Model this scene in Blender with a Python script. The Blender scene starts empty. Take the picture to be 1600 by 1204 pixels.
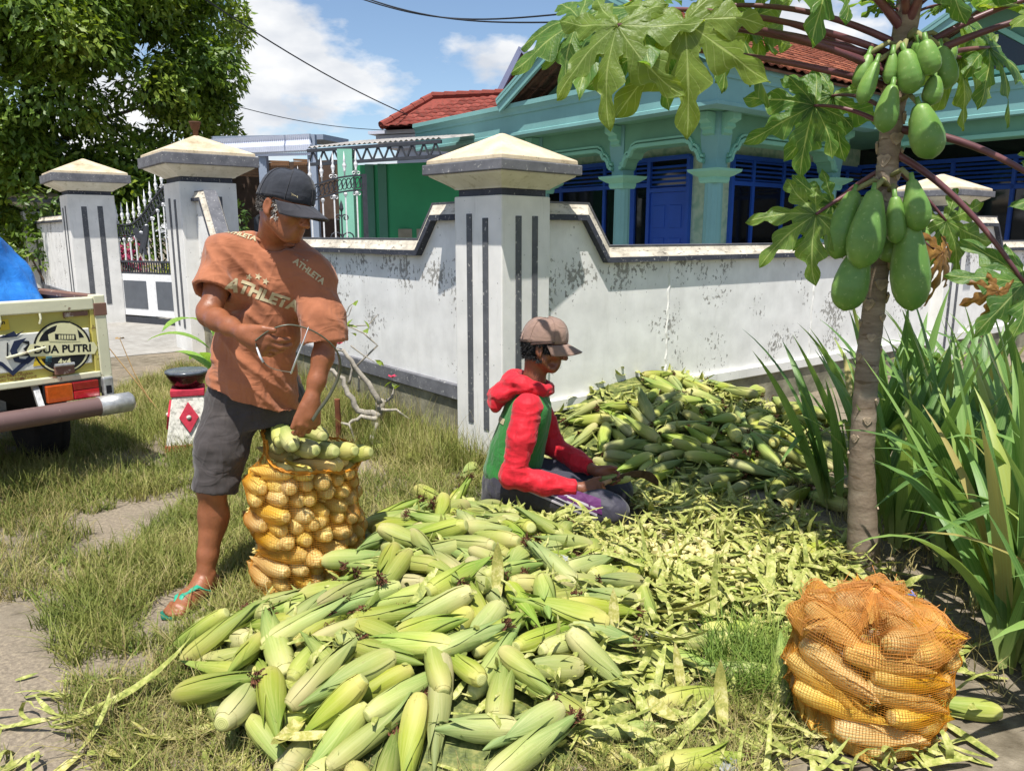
import bpy, bmesh, math, random
import numpy as np
from mathutils import Vector, Matrix, Euler, noise as mnoise
from mathutils.bvhtree import BVHTree

scene = bpy.context.scene
R_ = math.radians
COL = scene.collection

# ------------------------------------------------------------------ camera
cam_data = bpy.data.cameras.new('camera')
cam = bpy.data.objects.new('camera', cam_data)
COL.objects.link(cam)
cam.location = (0, 0, 1.40)
cam.rotation_euler = (R_(90 - 11.1), 0, 0)
cam_data.sensor_fit = 'HORIZONTAL'
cam_data.sensor_width = 36.0
cam_data.lens = 36.0 * 1202.0 / 1600.0
cam_data.clip_start = 0.05
cam_data.clip_end = 2000
scene.camera = cam

# ------------------------------------------------------------------ light
SUN_EL, SUN_AZ = 68.5, 11.0          # light travels forward (+Y), a little to the right
sd = bpy.data.lights.new('sun', 'SUN')
sun = bpy.data.objects.new('sun', sd)
COL.objects.link(sun)
sd.energy = 4.5
sd.angle = R_(0.55)
sd.color = (1.0, 0.955, 0.885)
_d = Vector((math.sin(R_(SUN_AZ)) * math.cos(R_(SUN_EL)), math.cos(R_(SUN_AZ)) * math.cos(R_(SUN_EL)), -math.sin(R_(SUN_EL))))
sun.rotation_euler = _d.to_track_quat('-Z', 'Y').to_euler()
sun.location = (0, -5, 12)

world = bpy.data.worlds.new('World')
scene.world = world
world.use_nodes = True
wn = world.node_tree
wn.nodes.clear()
def _n(t, **k):
    n = wn.nodes.new(t)
    for a, b in k.items(): setattr(n, a, b)
    return n
sky = _n('ShaderNodeTexSky', sky_type='NISHITA', sun_disc=False)
sky.sun_elevation = R_(SUN_EL)
sky.sun_rotation = R_(180 + SUN_AZ)
sky.altitude = 0; sky.air_density = 1.0; sky.dust_density = 0.35; sky.ozone_density = 2.4
tc = _n('ShaderNodeTexCoord')
mp = _n('ShaderNodeMapping'); mp.inputs['Scale'].default_value = (4.2, 4.2, 9.0); mp.inputs['Location'].default_value = (0.35, 1.3, 0.2)
cn = _n('ShaderNodeTexNoise'); cn.inputs['Scale'].default_value = 1.0; cn.inputs['Detail'].default_value = 9; cn.inputs['Roughness'].default_value = 0.55
sep = _n('ShaderNodeSeparateXYZ')
mr = _n('ShaderNodeMapRange'); mr.inputs['From Min'].default_value = 0.06; mr.inputs['From Max'].default_value = 0.28
mr.inputs['To Min'].default_value = 0.14; mr.inputs['To Max'].default_value = -0.06
ad = _n('ShaderNodeMath', operation='ADD')
cr = _n('ShaderNodeValToRGB')
cr.color_ramp.elements[0].position = 0.50; cr.color_ramp.elements[0].color = (0, 0, 0, 1)
cr.color_ramp.elements[1].position = 0.575; cr.color_ramp.elements[1].color = (1, 1, 1, 1)
cn2 = _n('ShaderNodeTexNoise'); cn2.inputs['Scale'].default_value = 2.4; cn2.inputs['Detail'].default_value = 6
cr2 = _n('ShaderNodeValToRGB')
cr2.color_ramp.elements[0].position = 0.33; cr2.color_ramp.elements[0].color = (4.6, 4.9, 5.4, 1)
cr2.color_ramp.elements[1].position = 0.62; cr2.color_ramp.elements[1].color = (6.9, 6.95, 7.0, 1)
mx = _n('ShaderNodeMix', data_type='RGBA')
bg = _n('ShaderNodeBackground'); bg.inputs['Strength'].default_value = 0.096
wo = _n('ShaderNodeOutputWorld')
L_ = wn.links.new
L_(tc.outputs['Generated'], mp.inputs['Vector']); L_(mp.outputs[0], cn.inputs['Vector']); L_(mp.outputs[0], cn2.inputs['Vector'])
L_(tc.outputs['Generated'], sep.inputs[0]); L_(sep.outputs['Z'], mr.inputs['Value'])
L_(cn.outputs['Fac'], ad.inputs[0]); L_(mr.outputs[0], ad.inputs[1]); L_(ad.outputs[0], cr.inputs['Fac'])
L_(cn2.outputs['Fac'], cr2.inputs['Fac'])
sat = _n('ShaderNodeHueSaturation'); sat.inputs['Saturation'].default_value = 1.0; sat.inputs['Value'].default_value = 1.0
L_(sky.outputs[0], sat.inputs['Color'])
L_(cr.outputs['Color'], mx.inputs[0]); L_(sat.outputs[0], mx.inputs[6]); L_(cr2.outputs['Color'], mx.inputs[7])
L_(mx.outputs[2], bg.inputs['Color']); L_(bg.outputs[0], wo.inputs['Surface'])

scene.view_settings.view_transform = 'Standard'
scene.view_settings.look = 'None'
scene.view_settings.gamma = 1.0
scene.view_settings.use_curve_mapping = False
scene.view_settings.exposure = 0.64
scene.render.engine = 'CYCLES'
scene.cycles.max_bounces = 6
scene.cycles.transparent_max_bounces = 8

# ------------------------------------------------------------------ helpers
rng = random.Random(7)
nrng = np.random.default_rng(11)

class MB:
    """collects shapes; build() links them as one mesh object"""
    def __init__(s): s.v = []; s.f = []; s.uv = None
    def add(s, vs, fs):
        o = len(s.v); s.v.extend([tuple(v) for v in vs]); s.f.extend([tuple(i + o for i in f) for f in fs]); return s
    def box(s, c, size, rot=None):
        hx, hy, hz = size[0] / 2, size[1] / 2, size[2] / 2
        vs = [Vector((x, y, z)) for x in (-hx, hx) for y in (-hy, hy) for z in (-hz, hz)]
        if rot is not None: vs = [rot @ v for v in vs]
        c = Vector(c)
        return s.add([v + c for v in vs], [(0, 1, 3, 2), (4, 6, 7, 5), (0, 4, 5, 1), (2, 3, 7, 6), (0, 2, 6, 4), (1, 5, 7, 3)])
    def bar(s, a, b, w, h=None, up=(0, 0, 1)):
        a, b = Vector(a), Vector(b); h = h or w
        d = (b - a); l = d.length
        if l < 1e-6: return s
        x = d / l; up = Vector(up)
        if abs(x.dot(up)) > .99: up = Vector((0, 1, 0))
        y = up.cross(x).normalized(); z = x.cross(y)
        M = Matrix((x, y, z)).transposed()
        return s.box((a + b) / 2, (l, w, h), M)
    def prism(s, poly, h0, h1, M=None):
        """polygon in local XY, extruded local Z h0..h1, then M"""
        n = len(poly)
        vs = [Vector((p[0], p[1], h0)) for p in poly] + [Vector((p[0], p[1], h1)) for p in poly]
        if M is not None: vs = [M @ v for v in vs]
        fs = [tuple(range(n - 1, -1, -1)), tuple(range(n, 2 * n))] + [(i, (i + 1) % n, n + (i + 1) % n, n + i) for i in range(n)]
        return s.add(vs, fs)
    def tube(s, path, rad, seg=8, cap=True, flat=1.0):
        path = [Vector(p) for p in path]; n = len(path)
        if not hasattr(rad, '__len__'): rad = [rad] * n
        t0 = (path[1] - path[0]).normalized()
        ref = Vector((0, 0, 1)) if abs(t0.z) < .9 else Vector((1, 0, 0))
        u = (ref - t0 * ref.dot(t0)).normalized()
        vs = []
        for i in range(n):
            t = (path[min(i + 1, n - 1)] - path[max(i - 1, 0)]).normalized()
            u = (u - t * u.dot(t)).normalized(); w = t.cross(u)
            for k in range(seg):
                a = 2 * math.pi * k / seg
                vs.append(path[i] + (u * math.cos(a) * flat + w * math.sin(a)) * rad[i])
        fs = [(i * seg + k, i * seg + (k + 1) % seg, (i + 1) * seg + (k + 1) % seg, (i + 1) * seg + k) for i in range(n - 1) for k in range(seg)]
        if cap: fs += [tuple(range(seg - 1, -1, -1)), tuple((n - 1) * seg + k for k in range(seg))]
        return s.add(vs, fs)
    def lathe(s, prof, seg=12, M=None, ang0=0.0):
        vs = []; n = len(prof)
        for r, z in prof:
            for k in range(seg):
                a = ang0 + 2 * math.pi * k / seg
                vs.append(Vector((r * math.cos(a), r * math.sin(a), z)))
        if M is not None: vs = [M @ v for v in vs]
        fs = [(i * seg + k, i * seg + (k + 1) % seg, (i + 1) * seg + (k + 1) % seg, (i + 1) * seg + k) for i in range(n - 1) for k in range(seg)]
        fs += [tuple(range(seg - 1, -1, -1)), tuple((n - 1) * seg + k for k in range(seg))]
        return s.add(vs, fs)
    def mesh(s, name, mat=None, smooth=False):
        me = bpy.data.meshes.new(name)
        me.from_pydata([tuple(v) for v in s.v], [], s.f)
        me.validate(); me.update()
        if mat: me.materials.append(mat)
        if smooth: me.polygons.foreach_set('use_smooth', [True] * len(me.polygons))
        return me
    def build(s, name, mat, parent=None, smooth=False, bevel=0):
        me = s.mesh(name, mat, smooth)
        return link(name, me, parent, bevel)

def link(name, me, parent=None, bevel=0):
    o = bpy.data.objects.new(name, me); COL.objects.link(o)
    if parent is not None: o.parent = parent
    if bevel:
        b = o.modifiers.new('bevel', 'BEVEL'); b.width = bevel; b.segments = 2; b.limit_method = 'ANGLE'
    return o

def np_mesh(name, V, F, mat=None, smooth=False, uv=None):
    """V (n,3), F (m,k) arrays -> mesh, fast"""
    me = bpy.data.meshes.new(name)
    V = np.asarray(V, dtype=np.float32); F = np.asarray(F, dtype=np.int32)
    m, k = F.shape
    me.vertices.add(len(V)); me.vertices.foreach_set('co', V.ravel())
    me.loops.add(m * k); me.loops.foreach_set('vertex_index', F.ravel())
    me.polygons.add(m); me.polygons.foreach_set('loop_start', np.arange(m, dtype=np.int32) * k)
    if uv is not None:
        l = me.uv_layers.new(name='UVMap'); l.data.foreach_set('uv', np.asarray(uv, dtype=np.float32)[F.ravel()].ravel())
    me.update(calc_edges=True); me.validate()
    if smooth: me.polygons.foreach_set('use_smooth', np.ones(len(me.polygons), dtype=bool))
    if mat: me.materials.append(mat)
    return me

def tag(o, label=None, cat=None, group=None, kind=None):
    if label: o['label'] = label
    if cat:
        o['category'] = cat
        if not kind: o['kind'] = 'thing'
    if group: o['group'] = group
    if kind: o['kind'] = kind
    return o

def empty(name, loc=(0, 0, 0), rz=0.0):
    o = bpy.data.objects.new(name, None); COL.objects.link(o)
    o.location = loc; o.rotation_euler = (0, 0, rz); o.empty_display_size = .1
    return o

def copy_tree(o, parent=None):
    c = o.copy(); COL.objects.link(c); c.parent = parent
    for ch in list(o.children): copy_tree(ch, c)
    return c

# ------------------------------------------------------------------ materials
def srgb(h):
    h = h.lstrip('#'); c = [int(h[i:i + 2], 16) / 255 for i in (0, 2, 4)]
    return tuple((x / 12.92 if x <= .04045 else ((x + .055) / 1.055) ** 2.4) for x in c) + (1,)

class Nt:
    def __init__(s, name, rough=.8, spec=.3):
        s.m = bpy.data.materials.new(name); s.m.use_nodes = True; s.t = s.m.node_tree
        s.b = s.t.nodes['Principled BSDF']; s.b.inputs['Roughness'].default_value = rough
        s.b.inputs['Specular IOR Level'].default_value = spec
        s._co = None
    def n(s, t, **k):
        n = s.t.nodes.new(t)
        for a, b in k.items(): setattr(n, a, b)
        return n
    def l(s, a, b): s.t.links.new(a, b)
    def co(s, kind='Object', scale=(1, 1, 1), loc=(0, 0, 0), rot=(0, 0, 0)):
        if s._co is None: s._co = s.n('ShaderNodeTexCoord')
        m = s.n('ShaderNodeMapping'); m.inputs['Scale'].default_value = scale; m.inputs['Location'].default_value = loc; m.inputs['Rotation'].default_value = rot
        s.l(s._co.outputs[kind], m.inputs[0]); return m.outputs[0]
    def noise(s, vec, scale=5, detail=4, rough=.55, dist=0):
        n = s.n('ShaderNodeTexNoise'); n.inputs['Scale'].default_value = scale; n.inputs['Detail'].default_value = detail
        n.inputs['Roughness'].default_value = rough; n.inputs['Distortion'].default_value = dist
        if vec is not None: s.l(vec, n.inputs['Vector'])
        return n.outputs['Fac']
    def ramp(s, fac, stops, interp='LINEAR'):
        r = s.n('ShaderNodeValToRGB'); e = r.color_ramp.elements; r.color_ramp.interpolation = interp
        while len(e) < len(stops): e.new(.5)
        for i, (p, c) in enumerate(stops):
            e[i].position = p; e[i].color = c if len(c) == 4 else (*c, 1)
        s.l(fac, r.inputs['Fac']); return r.outputs['Color']
    def mix(s, fac, a, b, mode='MIX'):
        m = s.n('ShaderNodeMix', data_type='RGBA', blend_type=mode)
        for sock, v in ((m.inputs[0], fac), (m.inputs[6], a), (m.inputs[7], b)):
            if hasattr(v, 'is_linked'): s.l(v, sock)
            else: sock.default_value = v if not (isinstance(v, tuple) and len(v) == 3) else (*v, 1)
        return m.outputs[2]
    def math(s, op, a, b=0.0):
        m = s.n('ShaderNodeMath', operation=op)
        for sock, v in ((m.inputs[0], a), (m.inputs[1], b)):
            if hasattr(v, 'is_linked'): s.l(v, sock)
            else: sock.default_value = v
        return m.outputs[0]
    def col(s, c):
        if hasattr(c, 'is_linked'): s.l(c, s.b.inputs['Base Color'])
        else: s.b.inputs['Base Color'].default_value = c if len(c) == 4 else (*c, 1)
        return s
    def bump(s, h, strength=.3, dist=.01):
        b = s.n('ShaderNodeBump'); b.inputs['Strength'].default_value = strength; b.inputs['Distance'].default_value = dist
        s.l(h, b.inputs['Height']); s.l(b.outputs[0], s.b.inputs['Normal']); return s
    def rand(s):
        return s.n('ShaderNodeObjectInfo').outputs['Random']
    def hsv(s, c, h=.5, sa=1.0, v=1.0):
        n = s.n('ShaderNodeHueSaturation')
        for k, x in (('Hue', h), ('Saturation', sa), ('Value', v), ('Color', c)):
            if hasattr(x, 'is_linked'): s.l(x, n.inputs[k])
            else: n.inputs[k].default_value = x if k != 'Color' else (x if len(x) == 4 else (*x, 1))
        return n.outputs[0]
    def range(s, v, a, b, c, d):
        m = s.n('ShaderNodeMapRange'); s.l(v, m.inputs[0])
        for i, x in enumerate((a, b, c, d)): m.inputs[i + 1].default_value = x
        return m.outputs[0]
    def translucent(s, color, fac):
        """leaf: mix principled with translucent"""
        tr = s.n('ShaderNodeBsdfTranslucent'); ms = s.n('ShaderNodeMixShader'); ms.inputs[0].default_value = fac
        out = [n for n in s.t.nodes if n.type == 'OUTPUT_MATERIAL'][0]
        if hasattr(color, 'is_linked'): s.l(color, tr.inputs[0])
        else: tr.inputs[0].default_value = color
        s.l(s.b.outputs[0], ms.inputs[1]); s.l(tr.outputs[0], ms.inputs[2]); s.l(ms.outputs[0], out.inputs[0]); return s

def simple(name, c, rough=.7, var=.12, scale=6, bump=.15, bscale=40, bdist=.004, spec=.3, metal=0):
    t = Nt(name, rough, spec); c = srgb(c) if isinstance(c, str) else c
    v = t.co()
    f = t.noise(v, scale, 5)
    d = tuple(x * (1 - var * 1.6) for x in c[:3]); h = tuple(min(1, x * (1 + var)) for x in c[:3])
    t.col(t.ramp(f, [(.3, d), (.7, h)]))
    if bump: t.bump(t.noise(v, bscale, 3), bump, bdist)
    t.b.inputs['Metallic'].default_value = metal
    return t.m
# ================================================================== ground
def ground_material():
    t = Nt('ground_soil', .95, .15); v = t.co()
    big = t.noise(v, .9, 6, .6); fine = t.noise(v, 60, 4, .7); mid = t.noise(v, 9, 5, .6)
    asph = t.ramp(fine, [(.25, srgb('#665d50')), (.5, srgb('#857a6a')), (.72, srgb('#a3967f'))])
    soil = t.ramp(mid, [(.3, srgb('#5a5244')), (.55, srgb('#7d7464')), (.75, srgb('#978d7c'))])
    f = t.ramp(big, [(.47, (0, 0, 0, 1)), (.56, (1, 1, 1, 1))])
    sp = t.n('ShaderNodeSeparateXYZ'); t.l(t.co(), sp.inputs[0])
    # the paved lane lies to the left of the verge
    lane = t.math('SUBTRACT', 1.36, t.math('ADD', t.math('MULTIPLY', sp.outputs[0], .7), sp.outputs[1]))
    lane = t.math('ADD', lane, t.math('MULTIPLY', t.math('SUBTRACT', t.noise(v, 3.0, 5), .5), .7))
    lanef = t.range(lane, -.16, .16, 0, 1)
    c = t.mix(f, soil, asph); c = t.mix(lanef, c, asph)
    t.col(c); t.bump(t.math('ADD', fine, t.math('MULTIPLY', mid, 1.5)), .6, .012)
    return t.m
MB().add([(-150, -20, 0), (150, -20, 0), (150, 300, 0), (-150, 300, 0)], [(0, 1, 2, 3)]).build('ground', ground_material())
tag(bpy.data.objects['ground'], kind='structure')

def paving_material():
    t = Nt('driveway_paving', .9, .2); v = t.co(rot=(0, 0, R_(38)))
    b = t.n('ShaderNodeTexBrick'); t.l(v, b.inputs['Vector']); b.inputs['Scale'].default_value = 5
    b.inputs['Color1'].default_value = srgb('#8f8c86'); b.inputs['Color2'].default_value = srgb('#a19e98'); b.inputs['Mortar'].default_value = srgb('#78746d')
    b.inputs['Mortar Size'].default_value = .012
    n = t.noise(v, 4, 5)
    t.col(t.mix(.35, b.outputs['Color'], t.ramp(n, [(.3, srgb('#7f7a72')), (.7, srgb('#b4b1aa'))])))
    t.bump(b.outputs['Fac'], .3, -.004); return t.m

# wall frames: axis = direction along the wall, n = outward normal
TH = R_(38.3)
RX = Vector((math.cos(TH), math.sin(TH), 0)); LX = Vector((-math.sin(TH), math.cos(TH), 0))
PC = Vector((-.06, 4.88, 0))                    # corner pillar
P2 = PC + Vector((-3.72, 4.72, 0))              # gate pillar, near
P1 = Vector((-6.72, 12.5, 0))                   # gate pillar, far
LD = (P2 - PC).normalized(); LN = Vector((-LD.y, LD.x, 0))       # left wall
RD = Vector((.797, .604, 0)).normalized(); RN = Vector((RD.y, -RD.x, 0))
if LN.dot(Vector((0, -1, 0))) < 0: LN = -LN

GD = (P1 - P2).normalized()
inn = -LN
q = [P2 - LD * .2 + LN * 2.2, P2 + LN * .0 + LD*.0, P2 + inn * 14, P1 + inn * 14, P1, P1 + LN * 4.2]
dw = MB().add([(p.x, p.y, .006) for p in [P2 + LN * 1.7 - LD * .1, P2 + inn * 12 - LD * .1, P1 + inn * 12 + LD * .3, P1 + LN * 1.7 + LD * .3]], [(0, 1, 2, 3)])
tag(dw.build('driveway', paving_material()), kind='structure')

def white_wall_material():
    t = Nt('white_wall_paint', .85, .2); v = t.co(); 
    big = t.noise(v, 1.6, 5, .6); streak = t.noise(t.co(scale=(7, 7, 1.2)), 1.5, 5, .65)
    white = t.ramp(t.noise(v, 5, 5), [(.3, srgb('#d7d6d2')), (.7, srgb('#efeeea'))])
    white = t.mix(t.ramp(streak, [(.55, (0, 0, 0, 1)), (.8, (.35, .35, .35, 1))]), white, srgb('#bcbab2'))
    # flaked patches: fine spots where the paint has come off
    spots = t.noise(t.co(scale=(1, 1, .75)), 34, 5, .62); patch = t.noise(v, 2.3, 3, .5)
    m = t.math('ADD', spots, t.math('MULTIPLY', t.math('SUBTRACT', patch, .5), 1.05))
    mk = t.ramp(m, [(.652, (0, 0, 0, 1)), (.675, (1, 1, 1, 1))])
    flake = t.ramp(t.noise(v, 18, 4), [(.3, srgb('#83817c')), (.7, srgb('#b5b2ab'))])
    t.col(t.mix(mk, white, flake)); t.bump(t.math('SUBTRACT', t.math('MULTIPLY', t.noise(v, 25, 4), .5), mk), .35, .004)
    return t.m
M_WALL = white_wall_material()
def pillar_white():
    t = Nt('pillar_white_paint', .8, .25); v = t.co()
    c = t.ramp(t.noise(v, 4, 5), [(.3, srgb('#d5d4cf')), (.7, srgb('#eceae5'))])
    s = t.noise(t.co(scale=(14, 14, 1.3)), 1.3, 6, .7)
    c = t.mix(t.ramp(s, [(.58, (0, 0, 0, 1)), (.78, (.5, .5, .5, 1))]), c, srgb('#a9a69e'))
    sp = t.noise(v, 38, 5, .6)
    c = t.mix(t.ramp(sp, [(.68, (0, 0, 0, 1)), (.7, (1, 1, 1, 1))]), c, srgb('#8d8b87'))
    t.col(c); t.bump(t.noise(v, 22, 4), .2, .004); return t.m
M_PWHITE = pillar_white()
def dark_paint(name='grey_trim_paint', a='#55565b', b='#7a7a7e'):
    t = Nt(name, .75, .3); v = t.co()
    c = t.ramp(t.noise(v, 7, 6, .65), [(.3, srgb(a)), (.7, srgb(b))])
    c = t.mix(t.ramp(t.noise(v, 45, 4, .6), [(.62, (0, 0, 0, 1)), (.68, (.8, .8, .8, 1))]), c, srgb('#b6b4ae'))
    t.col(c); t.bump(t.noise(v, 30, 4), .25, .004); return t.m
M_TRIM = dark_paint(); M_BAND = dark_paint('navy_band_paint', '#33363f', '#474a54'); M_STRIPE = dark_paint('stripe_paint', '#4c4e52', '#64666a')
def cream_stone():
    t = Nt('weathered_cream_cap', .9, .15); v = t.co()
    c = t.ramp(t.noise(v, 3.5, 6, .65), [(.28, srgb('#9d8d72')), (.5, srgb('#c9b89c')), (.75, srgb('#dccfb8'))])
    c = t.mix(t.ramp(t.noise(v, 50, 4, .6), [(.62, (0, 0, 0, 1)), (.7, (.7, .7, .7, 1))]), c, srgb('#6f675a'))
    t.col(c); t.bump(t.noise(v, 35, 4), .3, .006); return t.m
M_CREAM = cream_stone()
def coping_mat():
    t = Nt('weathered_coping', .9, .15); v = t.co()
    c = t.ramp(t.noise(v, 5, 6, .7), [(.25, srgb('#8d877b')), (.5, srgb('#c8bfae')), (.75, srgb('#e2dccf'))])
    c = t.mix(t.ramp(t.noise(t.co(scale=(1, 1, 4)), 16, 5, .65), [(.56, (0, 0, 0, 1)), (.66, (.9, .9, .9, 1))]), c, srgb('#5d5850'))
    t.col(c); t.bump(t.noise(v, 35, 4), .3, .006); return t.m
M_COPING = coping_mat()
M_PLINTH = simple('olive_grey_plinth_concrete', '#8a8672', .95, .35, 5, .5, 30, .01)  # olive-grey concrete, tone varied by noise
M_FLARE = None
def flare_mat():
    t = Nt('pillar_flare_paint', .8, .2); v = t.co()
    c = t.ramp(t.noise(v, 5, 5), [(.3, srgb('#cbc8b8')), (.7, srgb('#e6e3d8'))])
    s = t.noise(t.co(scale=(9, 9, 1.0)), 1.8, 6, .7)
    c = t.mix(t.ramp(s, [(.55, (0, 0, 0, 1)), (.75, (.75, .75, .75, 1))]), c, srgb('#8a8258'))
    t.col(c); return t.m
M_FLARE = flare_mat()

def wall_run(name, o, d, n, length, pts, label, band=(.33, .43), thick=.13, plinth_out=.0):
    """o: start on the wall's outer face; pts: top polyline (s, z)"""
    root = empty(name, o, math.atan2(d.y, d.x))
    # local: x along the wall, y = to the left of d; outward n in local
    sgn = 1.0 if (-d.y * n.x + d.x * n.y) > 0 else -1.0
    T = Matrix(((1, 0, 0), (0, 0, sgn), (0, 1, 0))).to_4x4()      # (s, z, out) -> local
    poly = [(pts[0][0], band[0] + .01)] + [(s, z) for s, z in pts] + [(pts[-1][0], band[0] + .01)]
    MB().prism(poly, -thick, 0, T).build('panel', M_WALL, root)
    MB().prism([(pts[0][0], band[0]), (pts[0][0], band[1]), (pts[-1][0], band[1]), (pts[-1][0], band[0])], -thick - .02, .035, T).build('base_band', M_TRIM if plinth_out == 0 else M_PWHITE, root, bevel=.006)
    MB().prism([(pts[0][0], -.1), (pts[0][0], band[0]), (pts[-1][0], band[0]), (pts[-1][0], -.1)], -thick - .01, .012, T).build('plinth', M_PLINTH, root)
    def sweep(nm, prof, mat):
        vs = []; k = len(prof); m = len(pts)
        for i, (s, z) in enumerate(pts):
            def nrm(a, b):
                v = Vector((b[0] - a[0], b[1] - a[1])); v.normalize(); return Vector((-v.y, v.x))
            n1 = nrm(pts[i - 1], pts[i]) if i else nrm(pts[i], pts[i + 1])
            n2 = nrm(pts[i], pts[i + 1]) if i < m - 1 else n1
            mt = (n1 + n2).normalized(); mt /= max(.5, mt.dot(n1))
            for (out, h) in prof: vs.append(T @ Vector((s + mt.x * h, z + mt.y * h, out)))
        fs = [(i * k + j, i * k + (j + 1) % k, (i + 1) * k + (j + 1) % k, (i + 1) * k + j) for i in range(m - 1) for j in range(k)]
        fs += [tuple(range(k)), tuple((m - 1) * k + j for j in range(k))]
        b = MB(); b.add(vs, fs); o2 = b.build(nm, mat, root)
        return o2
    c = thick / 2
    sweep('coping_lip', [(.052, -.012), (.052, .022), (.040, .024), (-thick - .04, .024), (-thick - .052, .022), (-thick - .052, -.012)], M_BAND)
    sweep('coping', [(.046, .0245), (.040, .034), (.018, .058), (.004, .086), (.0, .092), (-thick, .092), (-thick - .02, .058), (-thick - .046, .0245)], M_COPING)
    sweep('coping_ridge', [(.004, .0925), (.006, .104), (-thick - .006, .104), (-thick - .004, .0925)], M_TRIM)
    return tag(root, label, 'wall')

lw0 = PC + LN * .16 ; LWL = (P2 - PC).length
wl = wall_run('boundary_wall', lw0, LD, LN, LWL, [(.22, 1.50), (.50, 1.50), (.70, 1.27), (LWL - .98, 1.27), (LWL - .62, 1.79), (LWL - .30, 1.79)],
         'flaking white boundary wall running from the corner pillar back to the gate')
rw0 = PC + RN * .12
PR = PC + RD * 5.75                              # pillar on the right
RWL = 5.75
wr = wall_run('boundary_wall', rw0, RD, RN, RWL, [(.22, 1.50), (.56, 1.50), (.76, 1.225), (RWL - .75, 1.225), (RWL - .57, 1.50), (RWL - .2, 1.50)],
         'flaking white boundary wall behind the far corn heap and papaya', band=(.25, .33), plinth_out=1)
# the ragged plastered joint down the right wall
sgn = 1.0 if (-RD.y * RN.x + RD.x * RN.y) > 0 else -1.0
for sx in (1.42, 3.3):
    b = MB(); zz = np.linspace(.34, 1.22, 24); w = [.008 + .012 * rng.random() for _ in zz]
    xs = [sx + .02 * (rng.random() - .5) for _ in zz]
    vs = []
    for z, ww, xx in zip(zz, w, xs): vs += [(xx - ww, 0, z), (xx, sgn * (.004 + .004 * rng.random()), z), (xx + ww, 0, z)]
    fs = []
    for i in range(len(zz) - 1):
        a = i * 3; fs += [(a, a + 1, a + 4, a + 3), (a + 1, a + 2, a + 5, a + 4)]
    b.add(vs, fs); b.build('plaster_joint', M_PWHITE, wr)
wr2 = wall_run('boundary_wall', PR + RN * .12, RD, RN, 5, [(.2, 1.50), (1.1, 1.50), (1.3, 1.225), (5, 1.225)], 'white boundary wall section to the right of the papaya', band=(.25, .33), plinth_out=1)
wf = wall_run('boundary_wall', P1 + LN * .2, LD, LN, 9, [(.2, 1.62), (9, 1.62)], 'low white boundary wall beyond the far gate pillar, behind the blue tarp')

def pillar(loc, rz, side, zs, label, stripes=True, sl=.06, loggap=.17):
    """zs: shaft top, band top, flare top, slab top, apex, stripe top, stripe bottom"""
    r = empty('gate_pillar', loc, rz); h = side / 2; st, bt, ft, slt, ap, s1, s0 = zs
    ov = side * .33
    MB().box((0, 0, st / 2 - .05), (side, side, st + .1)).build('shaft', M_PWHITE, r, bevel=.008)
    MB().box((0, 0, (st + bt) / 2), (side * .90, side * .90, bt - st)).build('neck_band', M_BAND, r)
    b = MB(); prof = [(h * .98, bt), (h * 1.02, bt + (ft - bt) * .12), (h * 1.22, bt + (ft - bt) * .45), (h + ov * .78, ft - (ft - bt) * .1), (h + ov * .80, ft)]
    b.lathe([(p * math.sqrt(2), z) for p, z in prof], 4, None, math.pi / 4); b.build('flared_neck', M_FLARE, r)
    MB().box((0, 0, (ft + slt) / 2), (side + 2 * ov, side + 2 * ov, slt - ft)).build('cap_slab', M_TRIM, r, bevel=.006)
    b = MB(); e = h + ov * .86; lip = (ap - slt) * .14
    b.lathe([(e * math.sqrt(2), slt + .001), (e * math.sqrt(2) * .995, slt + lip), (.02, ap)], 4, None, math.pi / 4); b.build('cap_pyramid', M_CREAM, r, bevel=.004)
    if stripes:
        for k in range(4):
            M = Matrix.Rotation(k * math.pi / 2, 4, 'Z')
            for x in (-side * loggap, side * loggap):
                dz = rng.uniform(-.02, .02)
                b = MB(); b.box((0, 0, 0), (side * .115, .012, s1 - s0))
                b.v = [tuple(M @ (Vector(v) + Vector((x, -h - .000, (s1 + s0) / 2 + dz)))) for v in b.v]
                b.build('stripe', M_STRIPE, r, bevel=.003)
    return tag(r, label, 'pillar', 'white gate and wall pillars')
pillar(PC, R_(45), .42, (1.626, 1.667, 1.753, 1.814, 2.0, 1.51, .21), 'white pillar with grey stripes at the wall corner behind the kneeling man')
pillar(P2, math.atan2(LD.y, LD.x), .66, (2.0, 2.06, 2.18, 2.30, 2.56, 1.82, .3), 'white gate pillar with potted plant on top, behind the standing man')
pillar(P1, math.atan2(LD.y, LD.x), .66, (2.0, 2.06, 2.18, 2.30, 2.56, 1.82, .3), 'white gate pillar between the truck tarp and the iron gate')
pillar(PR, math.atan2(RD.y, RD.x), .46, (1.63, 1.69, 1.78, 1.84, 2.02, 1.51, .21), 'white striped pillar behind the papaya trunk on the right')
P0 = P1 + LD * 4.6 + LN * .1
pillar(P0, math.atan2(LD.y, LD.x), .6, (1.85, 1.9, 2.02, 2.1, 2.34, 1.7, .3), 'half hidden white pillar at the left picture edge')

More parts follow.
